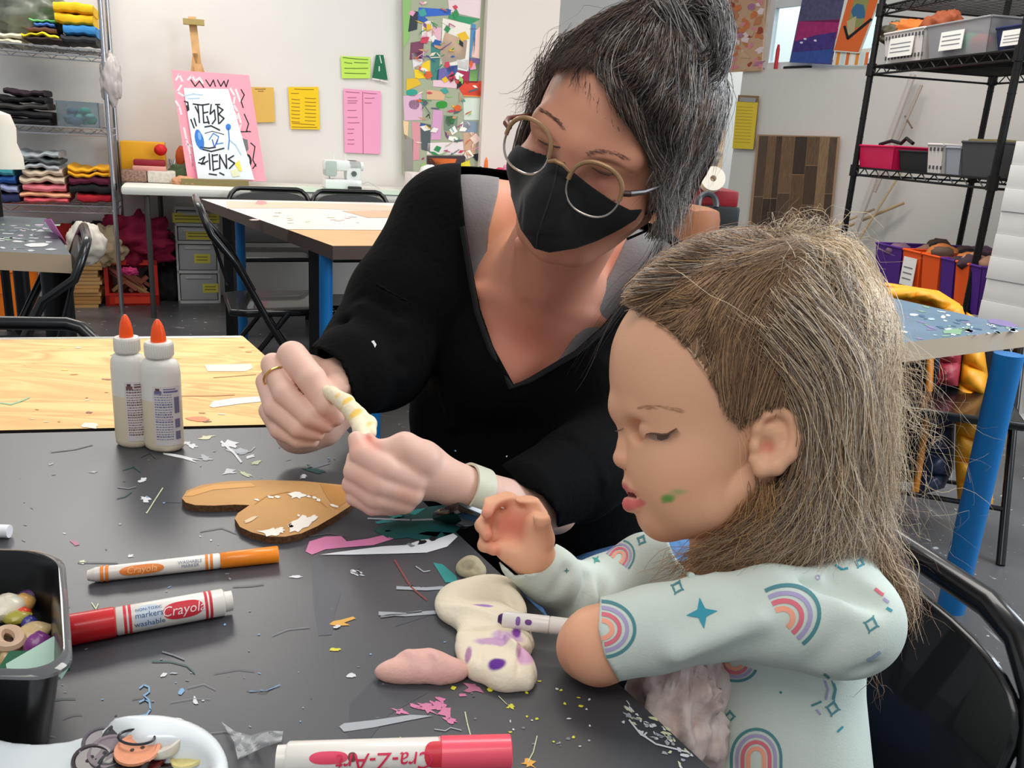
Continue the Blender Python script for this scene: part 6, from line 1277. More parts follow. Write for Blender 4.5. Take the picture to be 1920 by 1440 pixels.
for args in [('peach orange button in the middle of the white well', 258, 1409, .0115, (226, 152, 116), (.15, .1, 0), 2, TZ+.027), ('cream oval button right of the peach one', 314, 1394, .0125, (214, 206, 192), (.3, -.5, 0), 0, TZ+.024, .006), ('pale yellow scalloped button at the right of the well', 362, 1415, .0115, (222, 208, 140), (.1, -.5, 0), 2, TZ+.022), ('dark red button below the peach one', 275, 1428, .010, (96, 14, 20), (0, 0, 0), 4, TZ+.020),
             ('shiny grey metal button at the left of the well', 206, 1414, .011, (128, 116, 122), (.3, .3, 0), 2, TZ+.026), ('black button at the front of the well', 232, 1436, .013, (24, 24, 28), (.1, 0, 0), 4, TZ+.025), ('dark smoky button at the back of the well', 228, 1386, .010, (60, 56, 60), (.5, .2, 0), 2, TZ+.025), ('brown-black button at the left rim of the well', 172, 1430, .010, (44, 30, 34), (.3, .6, 0), 4, TZ+.026),
             ('teal button behind the peach one', 282, 1388, .006, (20, 90, 92), (.2, 0, 0), 2, TZ+.024), ('dark olive button near the right rim of the well', 376, 1398, .006, (84, 76, 66), (.1, -.6, 0), 2, TZ+.022), ('black button under the cream oval one', 322, 1422, .009, (36, 26, 26), (.1, -.2, 0), 4, TZ+.018), ('grey-brown button behind the shiny grey one', 190, 1396, .010, (92, 84, 92), (.4, .5, 0), 2, TZ+.022)]: button(*args)
rg = MB().tube([PZ(256+34*math.cos(a), 1382+14*math.sin(a), TZ+.032) for a in [i*2*math.pi/28 for i in range(28)]], .0007, M((60, 60, 66), metal=.6, rough=.3), closed=True); single('metal_ring', rg, 'thin dark metal ring at the back of the white well', 'ring')
# ---- torn clear film
from mathutils import noise as nz_
fm = MB(); pc = [(415, 1352), (440, 1372), (470, 1378), (500, 1370), (530, 1372), (528, 1390), (505, 1396), (480, 1410), (442, 1424), (452, 1402), (438, 1388)]
def ff(u, v):
    k = u*(len(pc)//2); L_ = [(415, 1353), (440, 1371), (470, 1379), (500, 1370), (531, 1371)]; B_ = [(417, 1356), (438, 1390), (446, 1424), (492, 1402), (528, 1390)]
    t = u*4; i = min(int(t), 3); f = t-i; a = (L_[i][0]*(1-f)+L_[i+1][0]*f, L_[i][1]*(1-f)+L_[i+1][1]*f); b = (B_[i][0]*(1-f)+B_[i+1][0]*f, B_[i][1]*(1-f)+B_[i+1][1]*f)
    x, y = a[0]*(1-v)+b[0]*v, a[1]*(1-v)+b[1]*v; return PZ(x, y, TZ+.0012+.010*abs(nz_.noise(Vector((x*.035, y*.05, 1))))*1.2)
fm.grid(ff, 28, 12, M((235, 238, 240), rough=.12, trans=.0, ior=1.15, alpha=.42, key='film', coat=.5)); single('plastic_scrap', fm, 'crumpled scrap of clear plastic film beside the white tray', 'plastic')
cp_ = MB(); q = PZ(-6, 998, TZ+.006); cp_.tube([q-Vector((.03, 0, 0)), q+Vector((.009, .003, 0))], .0055, M((236, 236, 240), rough=.4), n=16); single('white_pen', cp_, 'tip of a white pen at the left edge of the black table', 'pen')
# ================================================================== the child
SKIN = MV('skin', rough=.5, sss=.18, bump=.03, bscale=500, spec=.35)
CD = .625                                                # view depth of the middle of her head
def cp(x, y, w=0): return P(x, y, CD+w*CD/F)             # w: pixels behind (+) or in front (-) of the middle of the head
def cr_(r): return r*CD/F
CX = (EX, EY, fw)
def rot2(deg): a = R(deg); return (EX*math.cos(a)+EY*math.sin(a), EY*math.cos(a)-EX*math.sin(a), fw)
def ce(s, x, y, w, rx, ry, rw, k=14, deg=0, op='add'): s.ell(cp(x, y, w), (cr_(rx), cr_(ry), cr_(rw)), rot2(deg), k=cr_(k), op=op)
def cc(s, pts, k=12, kin=6): s.chain([(cp(p[0], p[1], p[2]), cr_(p[3])) for p in pts], cr_(k), cr_(kin))
q0 = cp(1080, 420, 220); q1 = cp(1700, 1100, -220)
lo = np.minimum(cp(1090, 1120, -230), cp(1660, 420, 250)); hi = np.maximum(cp(1090, 420, 250), cp(1660, 1120, -230))
cs = [cp(x, y, w_) for x in (1080, 1650) for y in (420, 1130) for w_ in (-230, 240)]
S_ = SDF(np.min(cs, 0), np.max(cs, 0), .0014)
# skull and face
ce(S_, 1400, 690, 0, 232, 232, 172, 10)
ce(S_, 1272, 690, 0, 128, 142, 128, 40)
ce(S_, 1290, 850, 0, 118, 150, 126, 40, 12)
ce(S_, 1275, 740, 0, 112, 120, 122, 30)
ce(S_, 1300, 885, -72, 78, 92, 48, 30); ce(S_, 1300, 885, 72, 78, 92, 48, 30)            # cheeks
ce(S_, 1258, 900, -42, 50, 55, 40, 26); ce(S_, 1258, 900, 42, 50, 55, 40, 26)
cc(S_, [(1248, 968, -14, 38), (1340, 950, -78, 36), (1420, 892, -104, 34)], 40); cc(S_, [(1248, 968, 14, 38), (1340, 955, 80, 36), (1420, 900, 110, 34)], 26)
ce(S_, 1243, 968, 0, 42, 38, 44, 22)                                                     # chin
ce(S_, 1330, 930, 0, 95, 72, 95, 26)
# brow
cc(S_, [(1178, 762, 0, 30), (1204, 768, -50, 25), (1260, 785, -95, 22)], 24); cc(S_, [(1178, 762, 0, 30), (1204, 768, 50, 25), (1260, 785, 95, 22)], 24)
# eye sockets
ce(S_, 1196, 806, -58, 26, 20, 26, 18, 0, 'sub'); ce(S_, 1196, 806, 58, 26, 20, 26, 18, 0, 'sub')
for sg in (-1, 1):                                       # eyeballs under lowered lids
    ce(S_, 1232, 806, sg*66, 33, 27, 30, 5, 8)
# nose
cc(S_, [(1179, 796, 0, 17), (1173, 835, 0, 15), (1168, 856, 0, 17)], 14, 8)
ce(S_, 1170, 860, 0, 19, 18, 19, 8); ce(S_, 1192, 868, -20, 15, 14, 12, 6); ce(S_, 1192, 868, 20, 15, 14, 12, 6)
ce(S_, 1183, 881, -10, 9, 5, 6, 4, 0, 'sub'); ce(S_, 1183, 881, 10, 9, 5, 6, 4, 0, 'sub')
# mouth: muzzle, lips, opening
ce(S_, 1208, 915, 0, 34, 40, 42, 18)
for sg in (-1, 1): cc(S_, [(1178, 907, 0, 10), (1190, 914, sg*26, 10), (1215, 927, sg*50, 7)], 8, 5)
for sg in (-1, 1): cc(S_, [(1182, 945, 0, 14), (1194, 946, sg*24, 13), (1214, 938, sg*47, 8)], 8, 5)
for sg in (-1, 1): S_.cap(cp(1172, 925, 0), cp(1190, 928, sg*30), cr_(6), cr_(5.5), k=cr_(3), op='sub'); S_.cap(cp(1190, 928, sg*30), cp(1217, 932, sg*56), cr_(5.5), cr_(4), k=cr_(3), op='sub')
# ear (near side)
ew = -158
cc(S_, [(1418, 840, ew+10, 9), (1420, 805, ew-2, 9), (1436, 778, ew-8, 10), (1462, 768, ew-10, 10), (1486, 785, ew-12, 11), (1492, 820, ew-12, 12), (1480, 852, ew-10, 13), (1454, 875, ew-6, 15), (1428, 880, ew, 14), (1416, 862, ew+4, 12)], 6, 5)
ce(S_, 1452, 822, ew+4, 37, 54, 14, 8, 12)
cc(S_, [(1440, 800, ew-2, 7), (1460, 812, ew-4, 7), (1462, 840, ew-4, 8), (1445, 862, ew, 8)], 6, 4)
ce(S_, 1438, 836, ew-12, 14, 17, 13, 6, 10, 'sub'); ce(S_, 1446, 793, ew-16, 13, 6, 9, 5, -30, 'sub')
ce(S_, 1414, 838, ew+2, 9, 13, 12, 6)
# neck and upper chest
cc(S_, [(1400, 900, 20, 92), (1380, 1010, 25, 80), (1372, 1110, 30, 96)], 24, 16)
V, Q = S_.mesh(smooth=1)
col = np.tile(np.array(lin((226, 172, 138))), (len(V), 1))
pc_ = lambda x, y, w_, r, c, a=1, soft=.6, sc=(1, 1, 1): paintcol(V, col, cp(x, y, w_), cr_(r), c, a, soft, sc, CX)
for sg in (-1, 1): pc_(1290, 895, sg*100, 85, (226, 158, 128), .6, .9)
pc_(1168, 858, 0, 32, (228, 160, 134), .6, .8)
for t in np.linspace(0, 1, 12):
    for sg in (-1, 1): pc_(1176+38*t, 911+17*t, sg*50*t, 17-6*t, (206, 112, 106), .8, .5, (1.2, .65, 2)); pc_(1180+34*t, 945-7*t, sg*47*t, 21-9*t, (214, 108, 106), .85, .5, (1.2, .75, 2))
for t in np.linspace(0, 1, 14):
    for sg in (-1, 1): pc_(1174+42*t, 925.5+6*t, sg*55*t, 8.5-3*t, (110, 36, 38), .9, .5)
pc_(1250, 932, -88, 22, (96, 150, 70), .85, .4, (.75, .5, 2)); pc_(1270, 920, -105, 17, (140, 165, 104), .7, .7, (1.3, .5, 3)); pc_(1256, 928, -100, 13, (110, 155, 84), .6, .7, (1.5, .6, 3)); pc_(1243, 938, -80, 9, (70, 140, 50), .9, .4, (1.2, .8, 3))
pc_(1440, 838, ew, 20, (206, 120, 100), .7, .7); pc_(1440, 790, ew-6, 12, (214, 136, 112), .6, .7, (1.4, .6, 2))
pc_(1245, 806, -80, 26, (214, 160, 140), .5, .7, (1.3, .6, 1.5))
for t in np.linspace(0, 1, 9): pc_(1190+85*t, 766-6*math.sin(t*3.1)+8*t, -55-50*t, 9, (204, 150, 118), .5, .7, (1.5, .7, 3))
kid = thing('person', 'small child with tousled light brown hair in a pale rainbow print shirt', 'person', (cp(1430, 1200, 30).x, cp(1430, 1200, 30).y, 0))
headV, headQ = V, Q
HB = bvh_of(V, Q)
# ---- arms and hands (same skin mesh as the head)
def T3(x, y, d): return P(x, y, d)
def rr2(r, d): return r*d/F
arm = SDF(np.min([T3(880, 880, .66), T3(1300, 1320, .50), T3(880, 1320, .74), T3(1300, 900, .50)], 0)-.02, np.max([T3(1320, 880, .80), T3(1300, 1320, .5), T3(880, 1100, .78)], 0)+.02, .0014)
def ac(pts, k=.006, kin=.003): arm.chain([(T3(p[0], p[1], p[2]), rr2(p[3], p[2])) for p in pts], k, kin)
# near arm: elbow resting on the table, forearm folding back behind the sleeve to the fist on the marker
ac([(1250, 1180, .560, 62), (1180, 1190, .555, 66), (1122, 1208, .560, 66)], .01, .008)
ac([(1118, 1215, .562, 62), (1096, 1218, .572, 50)], .012, .008)
ac([(1122, 1206, .572, 58), (1170, 1180, .595, 44), (1205, 1160, .622, 34)], .012, .008)
ac([(1205, 1160, .622, 34), (1178, 1165, .632, 34)], .01, .006)
for i in range(4): ac([(1172, 1148+i*11, .640-i*.003, 12), (1148, 1150+i*11, .628-i*.003, 11), (1154, 1160+i*9, .614-i*.003, 9)], .003, .003)
ac([(1180, 1150, .615, 14), (1158, 1160, .606, 11)], .004, .003)
# far arm: wrist rising out of the cuff, cupped hand facing left
D2 = .655
ac([(1088, 1124, .698, 36), (1034, 1080, .675, 37), (1000, 1045, D2+.004, 42)], .01, .01)
arm.ell(T3(975, 1003, D2+.012), (rr2(54, D2), rr2(52, D2), rr2(28, D2)), rot2(-40), k=.006)
arm.ell(T3(1006, 1005, D2-.002), (rr2(27, D2), rr2(44, D2), rr2(24, D2)), rot2(-8), k=.008)
arm.ell(T3(960, 1040, D2-.002), (rr2(40, D2), rr2(20, D2), rr2(20, D2)), rot2(30), k=.008)
arm.ell(T3(958, 985, D2-.016), (rr2(30, D2), rr2(36, D2), rr2(20, D2)), rot2(-25), k=.008, op='sub')
ac([(1012, 968, D2+.012, 17), (990, 932, D2+.008, 15), (958, 925, D2-.002, 13.5), (938, 942, D2-.012, 11)], .005)          # index over the top
ac([(985, 965, D2+.018, 17), (950, 932, D2+.014, 15), (922, 940, D2+.004, 13.5), (913, 962, D2-.006, 11)], .005)
ac([(955, 985, D2+.020, 17), (921, 960, D2+.014, 14.5), (904, 985, D2+.004, 13), (913, 1003, D2-.006, 11)], .005)
ac([(945, 1010, D2+.014, 15), (914, 1000, D2+.010, 13), (908, 1022, D2+.002, 12), (926, 1032, D2-.008, 10)], .005)
ac([(1022, 1010, D2-.006, 18), (1016, 975, D2-.018, 15), (1006, 950, D2-.024, 11.5)], .006)                                 # thumb
V2, Q2 = arm.mesh(smooth=1)
col2 = np.tile(np.array(lin((228, 170, 136))), (len(V2), 1))
paintcol(V2, col2, T3(958, 980, D2), .024, (206, 104, 84), .8, .9)
for x, y, dd_ in ((938, 944, -.012), (913, 962, -.006), (913, 1003, -.006), (926, 1032, -.008), (1006, 950, -.024)): paintcol(V2, col2, T3(x, y, D2+dd_), .009, (224, 130, 110), .7, .8)
paintcol(V2, col2, T3(1075, 1225, .55), .02, (222, 150, 118), .6, .9); paintcol(V2, col2, T3(1130, 1285, .55), .015, (200, 116, 84), .6, .9)
Vb = np.concatenate([headV, V2]); Qb = np.concatenate([headQ, Q2+len(headV)])
smesh('body', Vb, Qb, SKIN, kid, np.concatenate([col, col2]))
# ---- lashes and brows
LASH = M((104, 72, 58), rough=.6); mb = MB()
def onhead(x, y, l=.0004):
    h = HB.ray_cast(CAM, (P(x, y, 1)-CAM).normalized(), 3); return h[0]+(CAM-h[0]).normalized()*l if h[0] is not None else P(x, y, CD)
lid = [(1211, 814), (1220, 812), (1230, 813), (1241, 815), (1252, 814), (1261, 808), (1268, 803)]
mb.tube([onhead(x, y) for x, y in lid], [.0002, .0004, .0006, .0008, .0008, .0006, .0002], LASH, n=6)
for i in range(30):
    t = i/29; k = t*(len(lid)-1); j = min(int(k), len(lid)-2); f = k-j; x = lid[j][0]*(1-f)+lid[j+1][0]*f; y = lid[j][1]*(1-f)+lid[j+1][1]*f
    a = onhead(x, y); b = a+EX*cr_(-5+12*t)+EY*cr_(9+4*math.sin(t*3))-fw*cr_(10); mb.tube([a, (a+b)/2+EY*cr_(1.5), b], [.00022, .00016, .00005], LASH, n=4)
for i in range(7): a = onhead(1163+i, 806-i*.5, 0); mb.tube([a, a+EX*cr_(-11)+EY*cr_(2+i)], [.0002, .00005], LASH, n=4)
mb.v = [tuple(Vector(v)-kid.location) for v in mb.v]; mb.build('eyelashes', kid)
mb = MB(); el_ = [(1214, 816), (1224, 815), (1238, 816), (1252, 815), (1262, 809), (1256, 820), (1246, 826), (1232, 827), (1220, 823)]
c_ = onhead(1238, 820, .0003); mb.add([c_]+[onhead(x, y, .0003) for x, y in el_], [(0, 1+i, 1+(i+1) % 9) for i in range(9)], M((176, 142, 132), rough=.3))
e2_ = [(1232, 816), (1246, 816), (1256, 813), (1251, 822), (1240, 826), (1232, 823)]; c_ = onhead(1243, 820, .0005); mb.add([c_]+[onhead(x, y, .0005) for x, y in e2_], [(0, 1+i, 1+(i+1) % 6) for i in range(6)], M((78, 56, 54), rough=.15))
mb.v = [tuple(Vector(v)-kid.location) for v in mb.v]; mb.build('eye', kid)
mb = MB(); rr = random.Random(4)
for i in range(90):
    t = rr.random(); x = 1192+84*t; y = 766-5*math.sin(t*3.1)+4*t+rr.uniform(-3.5, 3.5); a = onhead(x, y, .0002); b = onhead(x+9, y-2+4*t, .0007); mb.tube([a, b], [.00013, .00004], M((192, 148, 112), rough=.7), n=3)
mb.v = [tuple(Vector(v)-kid.location) for v in mb.v]; mb.build('eyebrow', kid)
# ---- shirt
SH = SDF(np.min([T3(930, 950, .8), T3(1720, 1700, .5), T3(930, 1700, .5), T3(1700, 950, .5)], 0)-.03, np.max([T3(1720, 950, .85), T3(1720, 1700, .8), T3(930, 950, .8), T3(1720, 1000, .5)], 0)+.03, .0026)
def sc(pts, k=.02, kin=.012): SH.chain([(T3(p[0], p[1], p[2]), rr2(p[3], p[2])) for p in pts], k, kin)
TD = .655
SH.ell(T3(1440, 1140, TD), (rr2(165, TD), rr2(130, TD), rr2(190, TD)), rot2(0), k=.02)
SH.cap(T3(1450, 1200, TD), T3(1470, 1620, TD+.0), rr2(150, TD), rr2(165, TD), k=.03)
SH.cap(T3(1440, 1250, TD-.03), T3(1462, 1600, TD-.03), rr2(128, TD), rr2(150, TD), k=.03)
SH.cap(T3(1440, 1250, TD+.04), T3(1462, 1600, TD+.04), rr2(128, TD), rr2(150, TD), k=.03)
# near shoulder and sleeve
sc([(1560, 1090, .60, 88), (1592, 1160, .565, 88), (1560, 1172, .552, 88)], .02)
sc([(1575, 1165, .556, 88), (1450, 1152, .550, 86), (1330, 1158, .552, 74), (1230, 1178, .554, 74), (1150, 1196, .557, 78)], .02)
# far shoulder and sleeve
sc([(1330, 1080, .72, 80), (1215, 1070, .745, 66), (1130, 1110, .725, 62), (1085, 1120, .70, 60), (1030, 1078, .672, 50), (985, 1046, .662, 50)], .02)
# folds
def fold_(x0, y0, d0, x1, y1, d1, r, op='sub', k=.006): SH.cap(T3(x0, y0, d0), T3(x1, y1, d1), rr2(r, d0), rr2(r*.6, d1), k=k, op=op)
fold_(1250, 1262, .512, 1400, 1195, .506, 10, 'sub', .02); fold_(1330, 1232, .506, 1470, 1215, .503, 8, 'sub', .02); fold_(1270, 1225, .524, 1420, 1165, .518, 6, 'add', .02)
fold_(1540, 1255, .52, 1580, 1190, .515, 8, 'sub', .014); fold_(1620, 1110, .53, 1560, 1085, .545, 7, 'sub', .014); fold_(1655, 1190, .54, 1610, 1255, .53, 6, 'sub', .012); fold_(1500, 1100, .54, 1640, 1130, .53, 5, 'sub', .014)
fold_(1380, 1262, .55, 1470, 1440, .55, 9, 'sub', .02); fold_(1560, 1280, .56, 1520, 1440, .555, 9, 'sub', .02); fold_(1340, 1300, .57, 1360, 1440, .58, 8, 'sub', .02)
fold_(1100, 1085, .675, 1080, 1180, .66, 7, 'sub', .01); fold_(1130, 1070, .685, 1118, 1160, .68, 6, 'sub', .01); fold_(1060, 1070, .655, 1035, 1130, .645, 5, 'sub', .01); fold_(1160, 1040, .70, 1180, 1110, .69, 6, 'sub', .01)
Vs, Qs = SH.mesh(smooth=2)
xs_, ys_, ds_ = pix_np(Vs)
# openings: neckline, near cuff, far cuff
Vs, Qs = cut(Vs, Qs, [(900, 1000), (1126, 1040), (1126, 1115), (1122, 1180), (1134, 1230), (1166, 1286), (1150, 1330), (900, 1330)], .60, snap=14)
Vs, Qs = cut(Vs, Qs, [(860, 900), (1034, 900), (1050, 1005), (1038, 1028), (1022, 1058), (996, 1078), (964, 1081), (930, 1050), (860, 1060)], .72, snap=14)
Vs, Qs = cut(Vs, Qs, [(1248, 1000), (1262, 1040), (1288, 1074), (1300, 1078), (1320, 1078), (1420, 1050), (1500, 1020), (1520, 940), (1250, 940)], .9, snap=14)
SHM = M((206, 216, 206), rough=.85, noise=.03, scale=40, bump=.08, bscale=700, sss=.05)
shirt = smesh('shirt', Vs, Qs, SHM, kid, solid=.0012)
SB = bvh_of(Vs, Qs)
# printed rainbows, stars and diamonds follow the cloth
TEAL = M((80, 136, 142), rough=.8); LAV = M((170, 158, 196), rough=.8); ROSE = M((220, 112, 126), rough=.8); PEACH = M((244, 164, 136), rough=.8); AQUA = M((56, 150, 170), rough=.8); PALE = M((222, 226, 240), rough=.8)
pr = MB()
def onsh(x, y, l=.0004):
    r = (P(x, y, 1)-CAM).normalized(); h = SB.ray_cast(CAM, r, 3)
    if h[0] is None: return None
    n = h[1] if h[1].dot(r) < 0 else -h[1]; return h[0]+n*l
def ribbon(pts, wd, m, l=.0004):
    # resample the line finely, lay it on the cloth
    out = []
    for i in range(len(pts)-1):
        a, b = pts[i], pts[i+1]; n = max(1, int(math.hypot(b[0]-a[0], b[1]-a[1])/5))
        for k in range(n): out.append((a[0]+(b[0]-a[0])*k/n, a[1]+(b[1]-a[1])*k/n))
    out.append(pts[-1]); L_ = []
    for i in range(len(out)):
        a, b = out[max(i-1, 0)], out[min(i+1, len(out)-1)]; dx, dy = b[0]-a[0], b[1]-a[1]; q = math.hypot(dx, dy) or 1; nx, ny = -dy/q*wd/2, dx/q*wd/2
        L_.append((onsh(out[i][0]+nx, out[i][1]+ny, l), onsh(out[i][0], out[i][1], l), onsh(out[i][0]-nx, out[i][1]-ny, l)))
    for i in range(len(L_)-1):
        for j in (0, 1):
            q = [L_[i][j], L_[i][j+1], L_[i+1][j+1], L_[i+1][j]]
            if any(v is None for v in q): continue
            if max((q[a]-q[b]).length for a in range(4) for b in range(a)) > .02: continue
            pr.add(q, [(0, 1, 2, 3)], m)
def rainbow(cx, cy, sc_, rot, a0=0, a1=180, st=1.0, leg=.6):
    for r, m, w_ in ((44, TEAL, 7), (34, LAV, 8), (24, ROSE, 9), (14, PEACH, 10)):
        pts = [(-r*1.0, leg*40)]+[(-r*math.cos(R(a)), -r*st*math.sin(R(a))) for a in np.linspace(a0, a1, 22)]+[(r*1.0, leg*40)]
        if leg == 0: pts = pts[1:-1]
        ca, sa = math.cos(R(rot)), math.sin(R(rot)); ribbon([(cx+sc_*(x*ca-y*sa), cy+sc_*(x*sa+y*ca)) for x, y in pts], w_*sc_*.75, m)
def fillpoly(pts, m, l=.0005):
    cx, cy = sum(p[0] for p in pts)/len(pts), sum(p[1] for p in pts)/len(pts); c = onsh(cx, cy, l)
    for i in range(len(pts)):
        a, b = onsh(*pts[i], l), onsh(*pts[(i+1) % len(pts)], l)
        if None in (a, b, c): continue
        pr.add([c, a, b], [(0, 1, 2)], m)
def diamond(x, y, s, m=TEAL, rot=0): 
    q = [(0, -1.0), (.28, -.28), (1.0, 0), (.28, .28), (0, 1.0), (-.28, .28), (-1, 0), (-.28, -.28)]; q = [(a*(1.0), b) for a, b in ((0, -1), (.9, 0), (0, 1), (-.9, 0))]
    ca, sa = math.cos(R(rot)), math.sin(R(rot)); q = [(x+s*(a*ca-b*sa), y+s*(a*sa+b*ca)) for a, b in q]; ribbon(q+[q[0]], 4, m)
    for (a, b) in q: ribbon([(a, b), (a+(a-x)*.35, b+(b-y)*.35)], 3, m)
def star(x, y, s, m, rot=0):
    q = []
    for i in range(8): r = s if i % 2 == 0 else s*.36; a = R(rot+i*45); q.append((x+r*math.cos(a), y+r*math.sin(a)))
    fillpoly(q, m)
# sleeve rainbow at the cuff (bulging to the right)
rainbow(1128, 1180, 1.18, 90, 0, 180, 1.2, 0)
# big sleeve rainbow
rainbow(1463, 1162, 1.38, 62, 0, 168, 1.25, 0)
star(1316, 1150, 30, AQUA, -8); diamond(1270, 1102, 11, TEAL, 20); diamond(1633, 1171, 13, TEAL, 15); ribbon([(1533+4*math.cos(a), 1083+4*math.sin(a)) for a in np.linspace(0, 6.3, 9)], 2, LAV)
rainbow(1160, 1045, .62, 35, 0, 180, 1.2, .3); diamond(1203, 1013, 8, TEAL, 25); star(1118, 1050, 9, M((60, 160, 150), rough=.8), 30); star(1062, 1070, 6, TEAL)
rainbow(1378, 1243, .95, 190, 10, 170, .8, 0); diamond(1369, 1343, 9, TEAL); rainbow(1418, 1420, 1.05, 0, 0, 180, 1.15, .7); diamond(1561, 1328, 12, TEAL, 10)
ribbon([(1545, 1263), (1560, 1275), (1566, 1292), (1562, 1312)], 5, TEAL); ribbon([(1546, 1276), (1552, 1292), (1548, 1312)], 4, LAV); ribbon([(1521, 1323), (1540, 1315)], 4, TEAL); ribbon([(1530, 1330), (1538, 1340)], 4, LAV)
diamond(1592, 1020, 12, TEAL, 30); ribbon([(1640, 1030), (1652, 1046), (1657, 1054)], 6, ROSE); ribbon([(1500, 1052), (1512, 1046), (1522, 1052)], 5, ROSE); ribbon([(1528, 1042), (1540, 1034)], 4, TEAL); ribbon([(1556, 1004), (1566, 998), (1574, 1002)], 4, ROSE)
diamond(1612, 1056, 8, AQUA, 20); ribbon([(1640, 1104), (1650, 1112), (1656, 1116)], 6, ROSE); ribbon([(1656, 1122), (1666, 1130)], 5, LAV); ribbon([(1662, 1140), (1672, 1146)], 5, AQUA); ribbon([(1566, 1060), (1578, 1068), (1590, 1066)], 4, AQUA)
ribbon([(1626, 1238), (1638, 1232), (1650, 1222)], 6, M((150, 170, 190), rough=.8)); ribbon([(1462, 1297), (1466, 1299)], 4, TEAL); ribbon([(1570, 1372), (1580, 1362)], 4, AQUA)
pr.v = [tuple(Vector(v)-kid.location) for v in pr.v]; o = pr.build('shirt_print', shirt, angle=180); o.location = (0, 0, 0)
# neckline binding
mb = MB(); nk = [(1262, 1010), (1262, 1038), (1272, 1056), (1288, 1072), (1302, 1080)]
pts = [onsh(x-4, y+2, .0008) for x, y in nk]; pts = [p for p in pts if p is not None]
if len(pts) > 2: mb.tube(pts, .0022, M((190, 204, 196), rough=.8), n=8); mb.v = [tuple(Vector(v)-kid.location) for v in mb.v]; mb.build('neckband', kid)
# ---- trousers, lap and feet
LG = SDF((-.12, .18, -.02), (.62, .85, .62), .005)
hipc = T3(1465, 1620, .66); hipz = .50
hc_ = Vector((hipc.x, hipc.y, .46)); fwd = Vector((-.98, .10, 0)).normalized(); sd_ = Vector((-fwd.y, fwd.x, 0))
LG.ell(hc_, (.085, .085, .08), None, k=.02)
for s in (-1, 1):
    h_ = hc_+sd_*s*.045; kn = h_+fwd*.20+Vector((0, 0, .005)); an = kn+fwd*.01+Vector((0, 0, -.26)); 
    LG.cap(h_, kn, .055, .042, k=.02); LG.cap(kn, an, .040, .028, k=.015)
V3, Q3 = LG.mesh(smooth=1); smesh('trousers', V3, Q3, M((150, 130, 124), rough=.9, noise=.3, scale=30, bump=.3, bscale=60), kid)
for s in (-1, 1):
    an = hc_+sd_*s*.045+fwd*.21+Vector((0, 0, -.27)); mb = MB(); mb.ball(an+fwd*.035-kid.location+Vector((0, 0, -.035)), .036, M((200, 120, 140), rough=.7), sc=(1.9, .9, .8), rot=Matrix.Rotation(math.atan2(fwd.y, fwd.x), 3, 'Z')); mb.build('shoe', kid)
# crumpled cloth bundle on her lap between the table edge and her shirt
LAPM = M((232, 216, 208), rough=.85, noise=.25, scale=60, col2=(200, 172, 164), bump=.2, bscale=50)
crumple('crumpled_cloth', T3(1268, 1335, .60), .05, (.62, .75, 1.35), LAPM, 'crumpled mauve-beige patterned cloth on the child\'s lap beside the table edge', 'cloth', .34, 2.8, n=90, seed=3)
# ---- hair
HAIRM = MV('childhair', rough=.42, spec=.45, sheen=.2)
cs = [cp(x, y, w_) for x in (1120, 1720) for y in (400, 1020) for w_ in (-230, 240)]
HC = SDF(np.min(cs, 0), np.max(cs, 0), .0022)
ce(HC, 1412, 672, 0, 236, 232, 180, 10); ce(HC, 1480, 800, 0, 150, 190, 166, 40); ce(HC, 1545, 640, 0, 108, 150, 150, 40); ce(HC, 1490, 500, 0, 90, 50, 80, 40)
ce(HC, 1310, 630, 0, 140, 116, 142, 30)
Vh, Qh = HC.mesh(smooth=1)
Vh, Qh = cut(Vh, Qh, [(1120, 600), (1168, 572), (1205, 590), (1250, 612), (1300, 660), (1330, 705), (1360, 760), (1392, 800), (1408, 830), (1500, 890), (1500, 1060), (1100, 1060)], .66, snap=12)
Vh, Qh = cut(Vh, Qh, [(1090, 400), (1176, 560), (1186, 600), (1200, 700), (1240, 900), (1420, 1060), (1060, 1060)], 9, snap=12)
colh = np.tile(np.array(lin((140, 104, 74))), (len(Vh), 1))
hcap = smesh('hair_cap', Vh, Qh, HAIRM, kid, colh)
CB = bvh_of(Vh, Qh)
hx, hy, hdp = 1492, 478, None
tie = (1500, 470)
brn = [(150, 112, 78), (168, 128, 90), (134, 98, 68), (184, 146, 104), (120, 88, 62)]; bln = [(208, 180, 142), (226, 204, 168), (188, 158, 122), (170, 140, 108), (238, 220, 190)]; gry = [(140, 122, 108), (164, 148, 132), (120, 102, 90), (188, 172, 152)]
def arc(x0, y0, x1, y1, bend=0, n=5):
    dx, dy = x1-x0, y1-y0; return [(x0+dx*t-dy*bend*math.sin(math.pi*t), y0+dy*t+dx*bend*math.sin(math.pi*t), None) for t in np.linspace(0, 1, n)]
G = []
